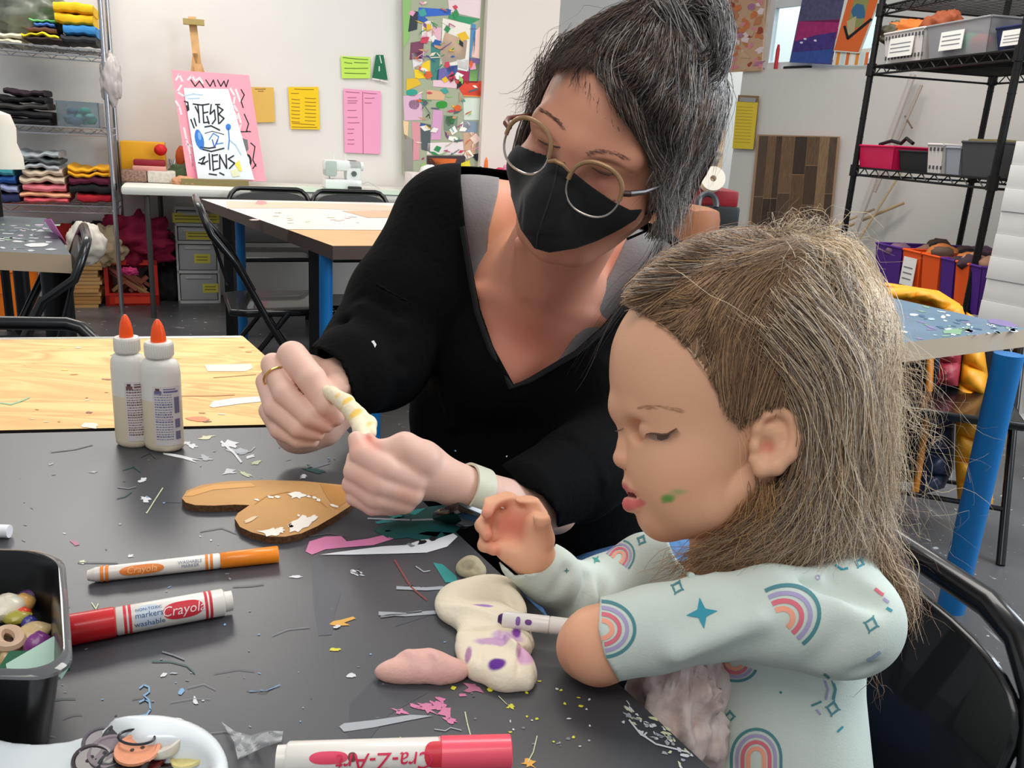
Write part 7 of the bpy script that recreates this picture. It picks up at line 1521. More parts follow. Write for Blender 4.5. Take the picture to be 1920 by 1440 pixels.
# A: combed back from the hairline to the tie
roots = [(1172, 568, .0), (1190, 545, .02), (1215, 590, .10), (1250, 615, .12), (1285, 640, .14), (1310, 680, .17), (1335, 720, .20), (1362, 762, .20), (1392, 800, .2)]
G.append(dict(g=[arc(x, y, 1490, 480, -b) for x, y, b in roots], n=3000, w=.00026, j=.0018, e=.004, wav=.0018, cols=brn, seg=14, cut=.9))
G.append(dict(g=[arc(1370, 770, 1470, 500, -.12), arc(1392, 790, 1480, 500, -.04), arc(1420, 770, 1485, 500, .02), arc(1445, 760, 1490, 500, .04), arc(1470, 760, 1500, 520, .02)], n=1100, w=.00026, j=.0025, e=.004, wav=.002, cols=brn, seg=14, cut=.85))
tops = [(1185, 545), (1230, 500), (1300, 462), (1370, 446), (1430, 446)]
G.append(dict(g=[arc(x, y, 1500, 470, .05) for x, y in tops], n=1500, w=.00026, j=.003, e=.004, wav=.002, cols=gry+brn, seg=12, cut=.9))
# far side of the head, mirrored through its middle
G.append(dict(g=[[(1180, 560, CD+.01), (1260, 500, CD+.045), (1380, 470, CD+.055), (1490, 480, CD+.03)], [(1240, 640, CD+.06), (1330, 560, CD+.068), (1420, 510, CD+.06), (1490, 490, CD+.03)], [(1400, 820, CD+.068), (1440, 700, CD+.072), (1470, 600, CD+.068), (1495, 500, CD+.03)], [(1540, 900, CD+.05), (1560, 750, CD+.06), (1540, 600, CD+.055), (1500, 500, CD+.03)]], n=1200, w=.0004, j=.003, e=.004, wav=.002, cols=brn, seg=12))
G.append(dict(g=[[(1190, 548, CD-.02), (1270, 478, CD-.01), (1380, 442, CD), (1500, 462, CD)], [(1186, 552, CD+.01), (1260, 480, CD+.02), (1380, 440, CD+.02), (1500, 460, CD+.01)], [(1190, 560, CD+.035), (1280, 500, CD+.05), (1390, 460, CD+.05), (1500, 475, CD+.03)]], n=1200, w=.00032, j=.003, e=.004, wav=.002, cols=brn+gry, seg=12))
# B: loose under-layer falling from the crown past the ear to the shoulder
fall = [[(1470, 700, None), (1505, 790, None), (1502, 870, None), (1462, 935, .572), (1390, 1000, .578), (1290, 1052, .60), (1225, 1080, .61)],
        [(1430, 640, None), (1510, 740, None), (1520, 870, None), (1500, 960, .560), (1455, 1020, .558), (1380, 1060, .565)],
        [(1450, 610, None), (1530, 720, None), (1545, 860, None), (1540, 960, .562), (1520, 1020, .56), (1470, 1060, .555)],
        [(1470, 580, None), (1560, 690, None), (1580, 840, None), (1585, 950, .575), (1590, 1010, .575), (1560, 1050, .565)],
        [(1490, 550, None), (1590, 660, None), (1615, 820, None), (1618, 940, .60), (1625, 1030, .59), (1650, 1080, .585)],
        [(1500, 530, None), (1610, 640, .60), (1640, 800, .61), (1645, 930, .615), (1655, 1030, .61), (1690, 1110, .60)]]
G.append(dict(g=fall, n=4200, w=.00026, j=.0035, e=.007, wav=.004, cols=brn+gry+bln[:2], seg=18, cut=.75))
G.append(dict(g=fall[2:], n=1100, w=.00028, j=.007, e=.012, wav=.006, cols=bln+gry, seg=18, cut=.7, out=True))
# C: tied tuft arching over and falling down the back, blond with sunlight put into its brighter colours
tuft = [[(1495, 475, .60), (1560, 480, .585), (1600, 560, .58), (1605, 680, .575), (1590, 820, .57), (1560, 930, .565)],
        [(1495, 470, .605), (1580, 475, .60), (1632, 560, .595), (1640, 700, .595), (1630, 850, .59), (1625, 960, .59)],
        [(1500, 465, .62), (1600, 480, .62), (1650, 590, .62), (1655, 720, .62), (1650, 870, .62), (1650, 1000, .61)],
        [(1500, 470, .64), (1590, 490, .65), (1640, 600, .655), (1650, 740, .65), (1640, 880, .65), (1640, 1020, .64)]]
G.append(dict(g=tuft, n=3200, w=.00029, j=.004, e=.009, wav=.005, cols=bln, seg=18, cut=.5))
G.append(dict(g=[[(1490, 480, .59), (1520, 500, .575), (1540, 560, .57), (1545, 640, .565), (1540, 740, .56)], [(1500, 480, .59), (1560, 500, .572), (1590, 600, .568), (1590, 700, .565), (1580, 800, .565)]], n=700, w=.0003, j=.005, e=.010, wav=.006, cols=gry+bln, seg=16, cut=.5))
# crown tuft: messy short ends standing up around the tie
G.append(dict(g=[[(1470, 480, .60), (1440, 455, .59), (1400, 446, .585), (1370, 450, .58)], [(1480, 470, .61), (1490, 430, .61), (1530, 425, .61), (1570, 440, .61)], [(1490, 480, .60), (1540, 450, .60), (1590, 460, .60), (1640, 510, .60)], [(1480, 475, .60), (1470, 500, .58), (1450, 540, .565), (1440, 580, .56)]], n=320, w=.00028, j=.006, e=.012, wav=.008, cols=bln+gry, seg=12, cut=.5))
# wisps: flyaways at the back and thin strands at the temple
wisp = [[(1620, 560, .60), (1690, 640, .60), (1710, 720, .60), (1730, 800, .60)], [(1625, 640, .60), (1690, 700, .60), (1740, 790, .60), (1760, 820, .6)], [(1630, 740, .60), (1680, 800, .6), (1700, 880, .6), (1720, 960, .6)], [(1630, 860, .60), (1680, 930, .6), (1720, 1010, .6), (1740, 1060, .6)]]
G.append(dict(g=wisp, n=200, w=.00014, j=.010, e=.022, wav=.010, cols=bln, seg=16, cut=.35, out=False))
G.append(dict(g=[[(1625, 1000, .585), (1660, 1060, .58), (1700, 1120, .58), (1690, 1190, .58)], [(1630, 980, .59), (1680, 1060, .59), (1712, 1130, .59), (1700, 1180, .59)]], n=160, w=.00026, j=.006, e=.008, wav=.004, cols=brn+bln[:2], seg=16, cut=.6, out=False))
G.append(dict(g=[[(1330, 660, None), (1370, 760, None), (1395, 850, .557), (1405, 920, .56)], [(1280, 620, None), (1340, 730, None), (1375, 830, None), (1410, 900, .557)]], n=26, w=.00018, j=.006, e=.006, wav=.004, cols=bln, seg=14, cut=.6))
G.append(dict(g=[[(1300, 520, None), (1330, 540, None), (1400, 610, None), (1450, 680, None)], [(1280, 500, None), (1360, 570, None), (1440, 640, None), (1480, 700, None)]], n=30, w=.0002, j=.008, e=.008, wav=.003, cols=bln, seg=14, cut=.6, lift=.003))
G.append(dict(g=[[(1425, 910, .578), (1405, 965, .578), (1340, 1020, .588), (1265, 1065, .60), (1205, 1095, .61)], [(1450, 920, .568), (1450, 990, .565), (1455, 1040, .56), (1470, 1066, .556)]], n=420, w=.00028, j=.005, e=.008, wav=.005, cols=[(196, 150, 92), (176, 128, 80), (150, 108, 70)], seg=16, cut=.7))
G.append(dict(g=[[(1600, 1240, .57), (1630, 1290, .56), (1620, 1330, .56)], [(1650, 1230, .56), (1662, 1260, .56), (1645, 1310, .56)]], n=8, w=.0002, j=.004, e=.01, wav=.003, cols=brn, seg=10, out=False))
hair('hair', kid, HAIRM, G, CB, seed=5, loc=(0, 0, 0))
ho = [c for c in kid.children if c.name.startswith('hair') and 'cap' not in c.name][0]; ho.location = -kid.location
# ---- her folding chair: wide rounded back
q = PZ(1800, 1100, .735); ca = PZ(1640, 1008, .735); cb2 = PZ(1905, 1190, .735); ang_ = math.atan2(cb2.y-ca.y, cb2.x-ca.x)
# width runs from ca towards the viewer; she faces the table
fc = folding_chair('black folding chair the child sits on', (0, 0, 0), 0, w=.44, h=.745, seat=.42, cr=.10)
u_ = (cb2-ca).normalized(); mid = cb2-u_*.15; rzc = math.atan2(u_.y, u_.x)
if True:
    off = Matrix.Rotation(rzc+0, 3, 'Z') @ Vector((0, .15+.10, 0)); f_ = Vector((math.sin(rzc), -math.cos(rzc), 0))
    # local -y must point towards the table (-x world)
    if f_.x > 0: rzc += math.pi; off = Matrix.Rotation(rzc, 3, 'Z') @ Vector((0, .25, 0))
    fc.rotation_euler = (0, 0, rzc); fc.location = (mid.x-off.x, mid.y-off.y, 0)
# ================================================================== the woman
wm = thing('person', 'woman in glasses, black face mask and black V-neck top, shaping clay in her hands', 'person', (P(1010, 900, 1.15).x, P(1010, 900, 1.15).y, 0))
# head frame: X to the picture's right along her eye line, N out of the face, U up through the crown
th, be, ga = R(19), R(34), R(19)
Dx = EX*math.cos(th)+EY*math.sin(th); Dd = EY*math.cos(th)-EX*math.sin(th); Nn = -fw
N1 = Nn*math.cos(be)+Dd*math.sin(be); U1 = -Dd*math.cos(be)+Nn*math.sin(be)
X1 = (Dx*math.cos(ga)+N1*math.sin(ga)); N1 = (N1*math.cos(ga)-Dx*math.sin(ga)); X1.normalize(); N1.normalize(); U1.normalize()
O = P(1069, 306, .775)-N1*.088-U1*.012
def h3(x, y, z): return O+X1*x+N1*y+U1*z
HA = (X1, N1, U1)
W = SDF(np.array(O)-.19, np.array(O)+.17, .0018)
def we(x, y, z, r, k=.012, op='add', ax=HA): W.ell(h3(x, y, z), r, ax, k, op)
def wc_(pts, k=.01, kin=.006): W.chain([(h3(*p[:3]), p[3]) for p in pts], k, kin)
we(0, -.012, .045, (.074, .094, .082)); we(0, .03, -.01, (.062, .062, .085), .03); we(0, .045, -.048, (.044, .045, .046), .025)
wc_([(-.052, .0, -.035, .016), (-.022, .06, -.074, .015), (.022, .06, -.074, .015), (.052, .0, -.035, .016)], .02, .012)
we(0, .072, -.080, (.016, .014, .014), .012)
wc_([(-.045, .066, .030, .012), (0, .078, .028, .012), (.045, .066, .030, .012)], .014, .01)
for s in (-1, 1):
    we(s*.033, .092, .004, (.019, .014, .013), .010, 'sub'); we(s*.032, .064, .002, (.016, .0155, .0135), .003); we(s*.047, .052, -.022, (.024, .022, .018), .02)
wc_([(0, .080, .018, .008), (0, .096, -.012, .009), (0, .104, -.027, .011)], .01); we(-.012, .092, -.03, (.009, .01, .008), .006); we(.012, .092, -.03, (.009, .01, .008), .006)
we(0, .078, -.056, (.024, .014, .016), .014)
for s in (-1, 1):
    wc_([(s*.074, .000, -.012, .005), (s*.080, -.012, .018, .006), (s*.082, -.024, .018, .006), (s*.080, -.026, -.006, .006), (s*.075, -.010, -.030, .007)], .004, .003); we(s*.074, -.010, -.004, (.008, .014, .026), .006)
# neck down into the chest
nb = P(1010, 520, 1.0)
W2 = SDF(np.min([P(600, 300, 1.3), P(1400, 1300, .85), P(600, 300, .8), P(1400, 300, 1.3)], 0)-.05, np.max([P(1400, 200, 1.3), P(1400, 1300, 1.35), P(600, 200, .9), P(600, 1200, 1.3)], 0)+.05, .0036)
def tp(x, y, d, r): return (P(x, y, d), rr2(r, d))
def torso(s, grow=0):
    def E(x, y, d, rx, ry, rw, deg=0, k=.03): s.ell(P(x, y, d), (rr2(rx, d)+grow, rr2(ry, d)+grow, rw+grow), rot2(deg), k=k)
    E(1005, 610, 1.10, 195, 170, .100, 8); E(990, 780, 1.14, 205, 190, .105, 5); E(1010, 930, 1.19, 200, 150, .11)
    E(880, 430, 1.10, 105, 85, .075, -10); E(1180, 560, 1.12, 120, 110, .08, 30)
    E(930, 700, 1.06, 95, 90, .075, 0); E(1100, 740, 1.07, 95, 90, .075, 0)
    s.cap(P(850, 415, 1.09), P(1010, 420, 1.10), rr2(74, 1.09)+grow, rr2(70, 1.1)+grow, k=.03); s.cap(P(1010, 420, 1.10), P(1200, 520, 1.12), rr2(66, 1.1)+grow, rr2(74, 1.1)+grow, k=.03)
def limbs(s, grow=0, full=True):
    def ch(pts, k=.02, kin=.012): s.chain([(P(p[0], p[1], p[2]), rr2(p[3], p[2])+grow) for p in pts], k, kin)
    ch([(842, 428, 1.07, 84), (760, 570, 1.03, 88), (706, 668, .99, 80)], .03); ch([(706, 668, .99, 78), (655, 700, .93, 60), (618, 718, .90, 44)], .02)
    ch([(1250, 590, 1.12, 84), (1215, 760, 1.08, 84), (1170, 830, 1.04, 78)], .03); ch([(1170, 830, 1.04, 80), (1080, 890, .95, 66), (985, 930, .86, 50)], .02)
torso(W2)
W2.cap(P(1120, 330, .93), P(1005, 545, 1.03), rr2(96, .93), rr2(90, 1.03), k=.03)
# sternomastoid cords and collarbones
W2.cap(P(975, 455, .945), P(985, 545, .978), .007, .006, k=.014); W2.cap(P(1115, 465, .955), P(1022, 552, .978), .008, .006, k=.016); W2.cap(P(975, 560, .992), P(880, 545, 1.02), .006, .006, k=.014); W2.cap(P(1030, 565, .99), P(1130, 610, 1.03), .006, .006, k=.014)
V, Q = W.mesh(smooth=1); col = np.tile(np.array(lin((216, 152, 124))), (len(V), 1))
def wp(x, y, z, r, c, a=.8, soft=.6, sc=(1, 1, 1)): paintcol(V, col, h3(x, y, z), r, c, a, soft, sc, HA)
for s in (-1, 1):
    wp(s*.032, .078, .004, .017, (196, 128, 108), .7); wp(s*.045, .06, -.02, .02, (214, 134, 112), .5); wp(s*.082, -.01, 0, .03, (214, 110, 90), .6)
    for t in np.linspace(0, 1, 10): wp(s*(.014+.036*t), .084-.016*t*t, .0235+.006*math.sin(t*2.4)-.003*t, .0052, (112, 70, 54), .75, .6, (1.4, 2, .8))
    for t in np.linspace(0, 1, 9): wp(s*(.018+.030*t), .082, -.0065-.003*math.sin(t*3.1), .0022, (60, 36, 32), .9, .6, (1.3, 6, .8))
wp(0, .09, .02, .012, (206, 130, 108), .5)
V2, Q2 = W2.mesh(smooth=1); col2 = np.tile(np.array(lin((214, 146, 120))), (len(V2), 1)); paintcol(V2, col2, P(1000, 640, 1.0), .10, (206, 118, 98), .6, .9); paintcol(V2, col2, P(905, 420, 1.02), .07, (226, 172, 130), .7, .9)
x2, y2, d2 = pix_np(V2); keep = ~((y2[Q2].mean(1) > 800))
# hands and forearms
HW = SDF(np.min([P(470, 620, .72), P(1100, 1050, .74), P(470, 1050, .72), P(470, 620, 1.02), P(1100, 1050, 1.02)], 0)-.02, np.max([P(1120, 600, 1.03), P(470, 600, 1.0), P(470, 1050, .8), P(1120, 1050, 1.0)], 0)+.01, .0015)
def hc(pts, k=.006, kin=.003): HW.chain([(P(p[0], p[1], p[2]), rr2(p[3]*(.95 if k < .005 else 1), p[2])) for p in pts], k*.6, kin*.6)
def he(x, y, d, rx, ry, rw, deg=0, k=.008, op='add'): HW.ell(P(x, y, d), (rr2(rx, d), rr2(ry, d), rw), rot2(deg), k, op)
# her right hand (picture left)
he(570, 735, .905, 70, 72, .024, 20); hc([(572, 742, .905, 52), (640, 720, .925, 42), (680, 700, .95, 46)], .012, .01)
he(575, 800, .905, 62, 48, .022, -25, .01); hc([(560, 812, .905, 34), (610, 805, .91, 30), (640, 780, .915, 26)], .01, .008)
hc([(548, 668, .893, 29), (585, 712, .868, 27), (612, 758, .862, 23), (628, 782, .868, 18)], .006, .004)                       # index
hc([(512, 684, .898, 24), (535, 738, .872, 23.5), (580, 780, .862, 21), (612, 797, .868, 16)], .004, .004)
hc([(500, 716, .902, 21.5), (516, 765, .878, 22), (560, 802, .868, 20), (594, 813, .873, 15)], .004, .004)
hc([(504, 770, .902, 20), (525, 805, .885, 20), (560, 824, .878, 18), (585, 827, .882, 14)], .004, .004)
hc([(628, 700, .905, 30), (636, 722, .885, 26), (618, 742, .872, 19), (604, 752, .868, 14)], .008, .004)                       # thumb
# her left hand
he(782, 880, .780, 56, 58, .020, -30); hc([(790, 880, .780, 50), (860, 912, .790, 40), (900, 926, .803, 42), (985, 950, .855, 44), (1040, 958, .91, 44)], .012, .01)
hc([(790, 862, .767, 38), (758, 842, .759, 32), (722, 846, .757, 23), (700, 838, .759, 16), (692, 822, .761, 11)], .008, .004)   # thumb
hc([(775, 900, .763, 28), (722, 878, .747, 27), (678, 852, .749, 22), (668, 824, .757, 16)], .006, .004)
hc([(770, 925, .763, 27), (708, 908, .745, 25.5), (664, 884, .749, 20.5), (664, 858, .761, 15)], .004, .004)
hc([(758, 942, .765, 24), (702, 932, .748, 23), (660, 908, .753, 19), (662, 886, .765, 14)], .004, .004)
hc([(740, 948, .767, 20), (698, 948, .753, 19), (664, 932, .755, 16.5), (664, 912, .765, 12)], .004, .004)
V5, Q5 = HW.mesh(smooth=1); col5 = np.tile(np.array(lin((232, 190, 172))), (len(V5), 1))
for (x, y, d, r, a) in ((622, 780, .865, .02, .6), (600, 800, .868, .02, .5), (600, 730, .868, .02, .35), (700, 845, .75, .016, .6), (672, 840, .747, .014, .5), (690, 900, .745, .03, .35), (760, 930, .75, .02, .4), (560, 700, .87, .018, .3), (692, 822, .755, .010, .8)): paintcol(V5, col5, P(x, y, d), r, (222, 130, 112), a, .9)
nb_ = [V, V2, V5]; qs = [Q, Q2[keep]+len(V), Q5+len(V)+len(V2)]
smesh('body', np.concatenate(nb_), np.concatenate(qs), SKIN, wm, np.concatenate([col, col2, col5]))
WH = bvh_of(V, Q)
# ---- tops: grey tank and black V-neck, cut along their necklines
def top_mesh(grow, arms, res=.0036):
    s = SDF(W2.lo, W2.lo+W2.n*W2.res, res); torso(s, grow)
    if arms: limbs(s, grow)
    return s
tank = top_mesh(.0015, False); 
Vt, Qt = tank.mesh(smooth=1)
neckT = [(941, 250), (934, 360), (916, 430), (911, 500), (906, 580), (900, 640), (960, 760), (1010, 720), (1052, 668), (1085, 620), (1120, 560), (1150, 500), (1178, 440), (1240, 250)]
Vt, Qt = cut(Vt, Qt, neckT, 1.115, snap=14); 
Vt, Qt = cut(Vt, Qt, [(838, 300), (838, 520), (880, 660), (964, 760), (1060, 712), (1160, 622), (1262, 520), (1340, 300)], 9, inside=False, snap=14)
smesh('tank_top', Vt, Qt, M((126, 122, 122), rough=.9, bump=.1, bscale=300, noise=.06, scale=60), wm, solid=.0015)
blk = top_mesh(.0125, True)
def bf(x0, y0, d0, x1, y1, d1, r, op='sub', k=.012): blk.cap(P(x0, y0, d0), P(x1, y1, d1), rr2(r, d0), rr2(r*.5, d1), k=k, op=op)
for i, (x0, y0, x1, y1) in enumerate([(672, 560, 740, 600), (650, 610, 730, 650), (632, 640, 700, 690), (700, 520, 770, 560), (640, 665, 690, 720), (668, 700, 740, 690)]): d = .955-.01*(i % 2); bf(x0, y0, d, x1, y1, d-.01, 7, 'sub', .016); bf(x0+8, y0+14, d, x1+8, y1+14, d-.01, 5, 'add', .016)
for (x0, y0, x1, y1) in ((1000, 880, 1050, 950), (1040, 860, 1090, 930), (1080, 830, 1130, 900)): bf(x0, y0, .915, x1, y1, .90, 7, 'add', .014)
for (x0, y0, x1, y1) in ((1120, 690, 1135, 800), (1160, 700, 1168, 800), (880, 620, 905, 780), (838, 640, 845, 800)): bf(x0, y0, 1.005, x1, y1, 1.03, 8, 'add', .02)
Vk, Qk = blk.mesh(smooth=2)
neckB = [(866, 200), (864, 340), (872, 420), (885, 500), (900, 580), (925, 650), (964, 722), (1000, 708), (1040, 684), (1080, 655), (1130, 612), (1190, 540), (1240, 485), (1290, 420), (1300, 200)]
Vk, Qk = cut(Vk, Qk, neckB, 1.09, snap=14)
Vk, Qk = cut(Vk, Qk, [(400, 560), (566, 650), (604, 652), (640, 676), (656, 712), (664, 750), (700, 800), (600, 860), (400, 860)], .975, snap=12)
Vk, Qk = cut(Vk, Qk, [(880, 820), (958, 888), (972, 905), (1020, 930), (1046, 962), (1048, 1100), (800, 1100)], .985, snap=12)
BLK = M((9, 9, 10), rough=.95, bump=.12, bscale=120, spec=.12)
blo = smesh('black_top', Vk, Qk, BLK, wm, solid=.002)
KB = bvh_of(Vk, Qk)
def onk(x, y, l=.001):
    r = (P(x, y, 1)-CAM).normalized(); h = KB.ray_cast(CAM, r, 3); return (h[0]-r*l) if h[0] is not None else P(x, y, 1.05)
mb = MB()
for i in range(len(neckB)-2): pass
mb.tube([onk(x-(6 if i < 7 else -3), y+5) for i, (x, y) in enumerate(neckB[2:12])], .0035, M((14, 14, 15), rough=.9), n=8); mb.v = [tuple(Vector(v)-wm.location) for v in mb.v]; mb.build('neckband', wm)
mb = MB(); mb.add([onk(x, y) for x, y in ((696, 640), (701, 638), (706, 646), (703, 652), (700, 645))], [(0, 1, 2, 3, 4)], M((200, 200, 200))); mb.v = [tuple(Vector(v)-wm.location) for v in mb.v]; mb.build('paint_fleck', blo); wm.children[-1]
# ---- jeans and shoes
hp = P(1075, 1060, 1.24); hp = Vector((hp.x+.03, hp.y+.02, .52)); fw2 = Vector((-.62, -.70, 0)).normalized(); sd2 = Vector((-fw2.y, fw2.x, 0))
J = SDF((hp.x-.6, hp.y-.55, -.02), (hp.x+.35, hp.y+.3, .70), .006)
J.ell(hp, (.15, .13, .11), None, k=.03)
for s, fdir in ((-1, Vector((-.9, -.30, 0)).normalized()), (1, Vector((-.25, -.42, 0)).normalized())):
    h_ = hp+sd2*s*.08; kn = h_+fdir*.40+Vector((0, 0, .02)); 
    J.cap(h_, kn, .078, .055, k=.03); J.cap(kn, Vector((kn.x, kn.y, .10))+fdir*.02, .055, .040, k=.02)
    an = Vector((kn.x, kn.y, .0))+fdir*.02; sb = MB().ball(an+fdir*.06+Vector((0, 0, .042))-wm.location, .045, M((30, 30, 32), rough=.6), sc=(2.2, .95, .9), rot=Matrix.Rotation(math.atan2(fdir.y, fdir.x), 3, 'Z')); sb.build('shoe', wm)
vj, qj = J.mesh(smooth=1); smesh('jeans', vj, qj, M((92, 136, 188), rough=.9, noise=.25, scale=22, bump=.2, bscale=90, stretch=(1, 3, 1)), wm)
wch = folding_chair('black folding chair the woman sits on', (hp.x-fw2.x*.02, hp.y-fw2.y*.02, 0), math.atan2(-fw2.x*-1, -fw2.y)*1.0, h=.78, seat=.42)
wch.rotation_euler = (0, 0, math.atan2(fw2.x, -fw2.y))
# ---- ring, watch
def local(mb, name, par=wm, **k): mb.v = [tuple(Vector(v)-wm.location) for v in mb.v]; return mb.build(name, par, **k)
c = P(521, 708, .887); a_ = (P(535, 738, .872)-P(512, 684, .898)).normalized(); u_ = a_.orthogonal().normalized(); v_ = a_.cross(u_); r_ = rr2(26.5, .885)
local(MB().tube([c+(u_*math.cos(t)+v_*math.sin(t))*r_ for t in np.linspace(0, 6.283, 29)[:-1]], .0011, M((214, 176, 96), metal=1, rough=.25), closed=True), 'ring')
c = P(886, 921, .798); a_ = (P(900, 926, .803)-P(860, 912, .790)).normalized(); u_ = a_.orthogonal().normalized(); v_ = a_.cross(u_); wr_ = rr2(45, .80)
wat = thing('wrist_watch', 'black smart watch with a pale band on the woman\'s left wrist', 'watch', c); band = MB(); n = 36
ringp = [(u_*math.cos(t)+v_*math.sin(t)) for t in np.linspace(0, 2*math.pi, n+1)[:-1]]
vs = []
for s_2, rad in ((-.010, wr_), (-.010, wr_+.0025), (.010, wr_+.0025), (.010, wr_)): vs += [p*rad+a_*s_2 for p in ringp]
band.add(vs, [(i*n+k, i*n+(k+1) % n, ((i+1) % 4)*n+(k+1) % n, ((i+1) % 4)*n+k) for i in range(4) for k in range(n)], M((214, 212, 190), rough=.5)).build('band', wat)
dn = (EY*.85+EX*(-.2)-fw*.55); dn = (dn-a_*dn.dot(a_)).normalized(); sdv = a_.cross(dn); mt_ = Matrix((a_, sdv, dn)).transposed().to_4x4(); mt_.translation = dn*(wr_+.004)-a_*.010
MB().box(-.018, .018, -.021, .021, -.004, .005, M((14, 16, 18), rough=.15, coat=.6), mtx=mt_, b=.003).build('case', wat)
# ---- clay strip between the hands
hs = [(604, 728, .862, 8), (622, 738, .852, 13), (648, 756, .84, 17), (668, 780, .812, 17), (676, 806, .782, 14), (686, 828, .758, 9)]
HS = SDF(np.min([P(p[0], p[1], p[2]) for p in hs], 0)-.03, np.max([P(p[0], p[1], p[2]) for p in hs], 0)+.03, .0011)
HS.chain([(P(p[0], p[1], p[2]), rr2(p[3], p[2])) for p in hs], .004, .003); HS.chain([(P(660, 770, .822), .008), (P(690, 795, .80), .008), (P(696, 812, .778), .005)], .004, .003)
v8, q8 = HS.mesh(smooth=1); c8 = np.tile(np.array(lin((236, 222, 190))), (len(v8), 1))
for (x, y, dq, r, a) in ((652, 752, .828, .008, .9), (667, 776, .802, .009, .9), (634, 742, .84, .005, .6), (690, 800, .79, .008, .9), (645, 764, .828, .006, .6)): paintcol(v8, c8, P(x, y, dq), r, (232, 190, 80), a, .5, (1, .6, 2), rot2(-40))
o = smesh('clay_strip', v8, q8, CLAY, None, c8, loc=tuple(P(650, 770, .86))); tag(o, 'curled strip of cream and yellow clay pinched between the woman\'s hands', 'clay')
# ---- brows and lashes
def onw(x, y, l=.0003):
    r = (P(x, y, 1)-CAM).normalized(); h = WH.ray_cast(CAM, r, 3); return (h[0]-r*l) if h[0] is not None else P(x, y, .78)
mb = MB(); rr = random.Random(6); LB = M((84, 60, 50), rough=.7)
for pts in ([(1014, 206), (1030, 214), (1048, 228), (1062, 246)], [(1098, 288), (1120, 282), (1150, 286), (1180, 300)]):
    for i in range(90):
        t = rr.random()*2.9; j = int(t); f = t-j; x = pts[j][0]*(1-f)+pts[j+1][0]*f+rr.uniform(-2, 2); y = pts[j][1]*(1-f)+pts[j+1][1]*f+rr.uniform(-3.5, 3.5); sg = 1 if pts[0][0] > 1080 else -1
        mb.tube([onw(x, y), onw(x+sg*8, y+(3 if sg > 0 else -5), .0009)], [.00016, .00005], LB, n=3)
    local(mb, 'eyebrow'); mb = MB()
for pts in ([(1010, 262), (1022, 269), (1036, 274), (1050, 276)], [(1110, 314), (1124, 322), (1140, 327), (1158, 325)]):
    mb.tube([onw(*p, .0006) for p in pts], [.0004, .0010, .0011, .0005], LB, n=6)
    for i in range(16): t = i/15*2.99; j = int(t); f = t-j; x = pts[j][0]*(1-f)+pts[j+1][0]*f; y = pts[j][1]*(1-f)+pts[j+1][1]*f; a = onw(x, y, .0006); mb.tube([a, a+Dd*.0042+N1*.003], [.0002, .00005], LB, n=3)
    local(mb, 'eyelashes'); mb = MB()
# ---- mask
MK = SDF(W.lo, W.lo+(W.n-1)*W.res, W.res); MK.F = W.F.copy()-.0035
def me_(x, y, z, r, k=.02): MK.ell(h3(x, y, z), r, HA, k)
me_(0, .050, -.045, (.048, .056, .048)); MK.cap(h3(0, .108, -.020), h3(0, .108, -.048), .009, .009, k=.045); MK.cap(h3(0, .108, -.048), h3(0, .084, -.086), .009, .008, k=.035); me_(0, .07, -.066, (.032, .03, .028), .03)
for s in (-1, 1): MK.cap(h3(s*.055, .03, -.04), h3(s*.066, .008, -.05), .012, .010, k=.02)
vm, qm = MK.mesh(smooth=3)
maskp = [(964, 268), (1004, 286), (1026, 292), (1046, 302), (1058, 304), (1072, 320), (1110, 350), (1150, 378), (1182, 394), (1206, 392), (1192, 412), (1160, 432), (1120, 452), (1080, 466), (1030, 474), (1002, 466), (976, 430), (962, 380), (946, 330), (946, 290)]
vm, qm = cut(vm, qm, maskp, 9, inside=False, snap=16)
xm, ym, dm_2 = pix_np(vm); okf = (np.einsum('ij,j->i', vm[qm].mean(1)-np.array(O), np.array(N1)) > -.005); qm = qm[okf]
mm = smesh('face_mask', vm, qm, M((15, 15, 16), rough=.85, bump=.08, bscale=400, sheen=.1), wm, solid=.0012); MKB = bvh_of(vm, qm)
def onm(x, y, l=.0008):
    r = (P(x, y, 1)-CAM).normalized(); h = MKB.ray_cast(CAM, r, 3); return (h[0]-r*l) if h[0] is not None else None
sm_ = [p for p in (onm(x, y) for x, y in ((1046, 306), (1040, 340), (1030, 375), (1018, 410), (1008, 440), (1006, 462))) if p is not None]
local(MB().tube(sm_, .0009, M((44, 42, 42), rough=.9), n=6), 'mask_seam', mm); 
for c_ in mm.children: c_.location = (0, 0, 0)
local(MB().tube([h3(.060, .02, -.03), h3(.075, .0, -.022), h3(.084, -.018, .005), h3(.084, -.028, .012)], .0014, M((16, 16, 17)), n=6).tube([h3(.058, .02, -.058), h3(.072, 0, -.045), h3(.082, -.02, -.025), h3(.084, -.028, .012)], .0014, M((16, 16, 17)), n=6), 'mask_loop')
local(MB().tube([h3(-.060, .02, -.03), h3(-.075, .0, -.022), h3(-.084, -.018, .005)], .0014, M((16, 16, 17)), n=6), 'mask_loop')
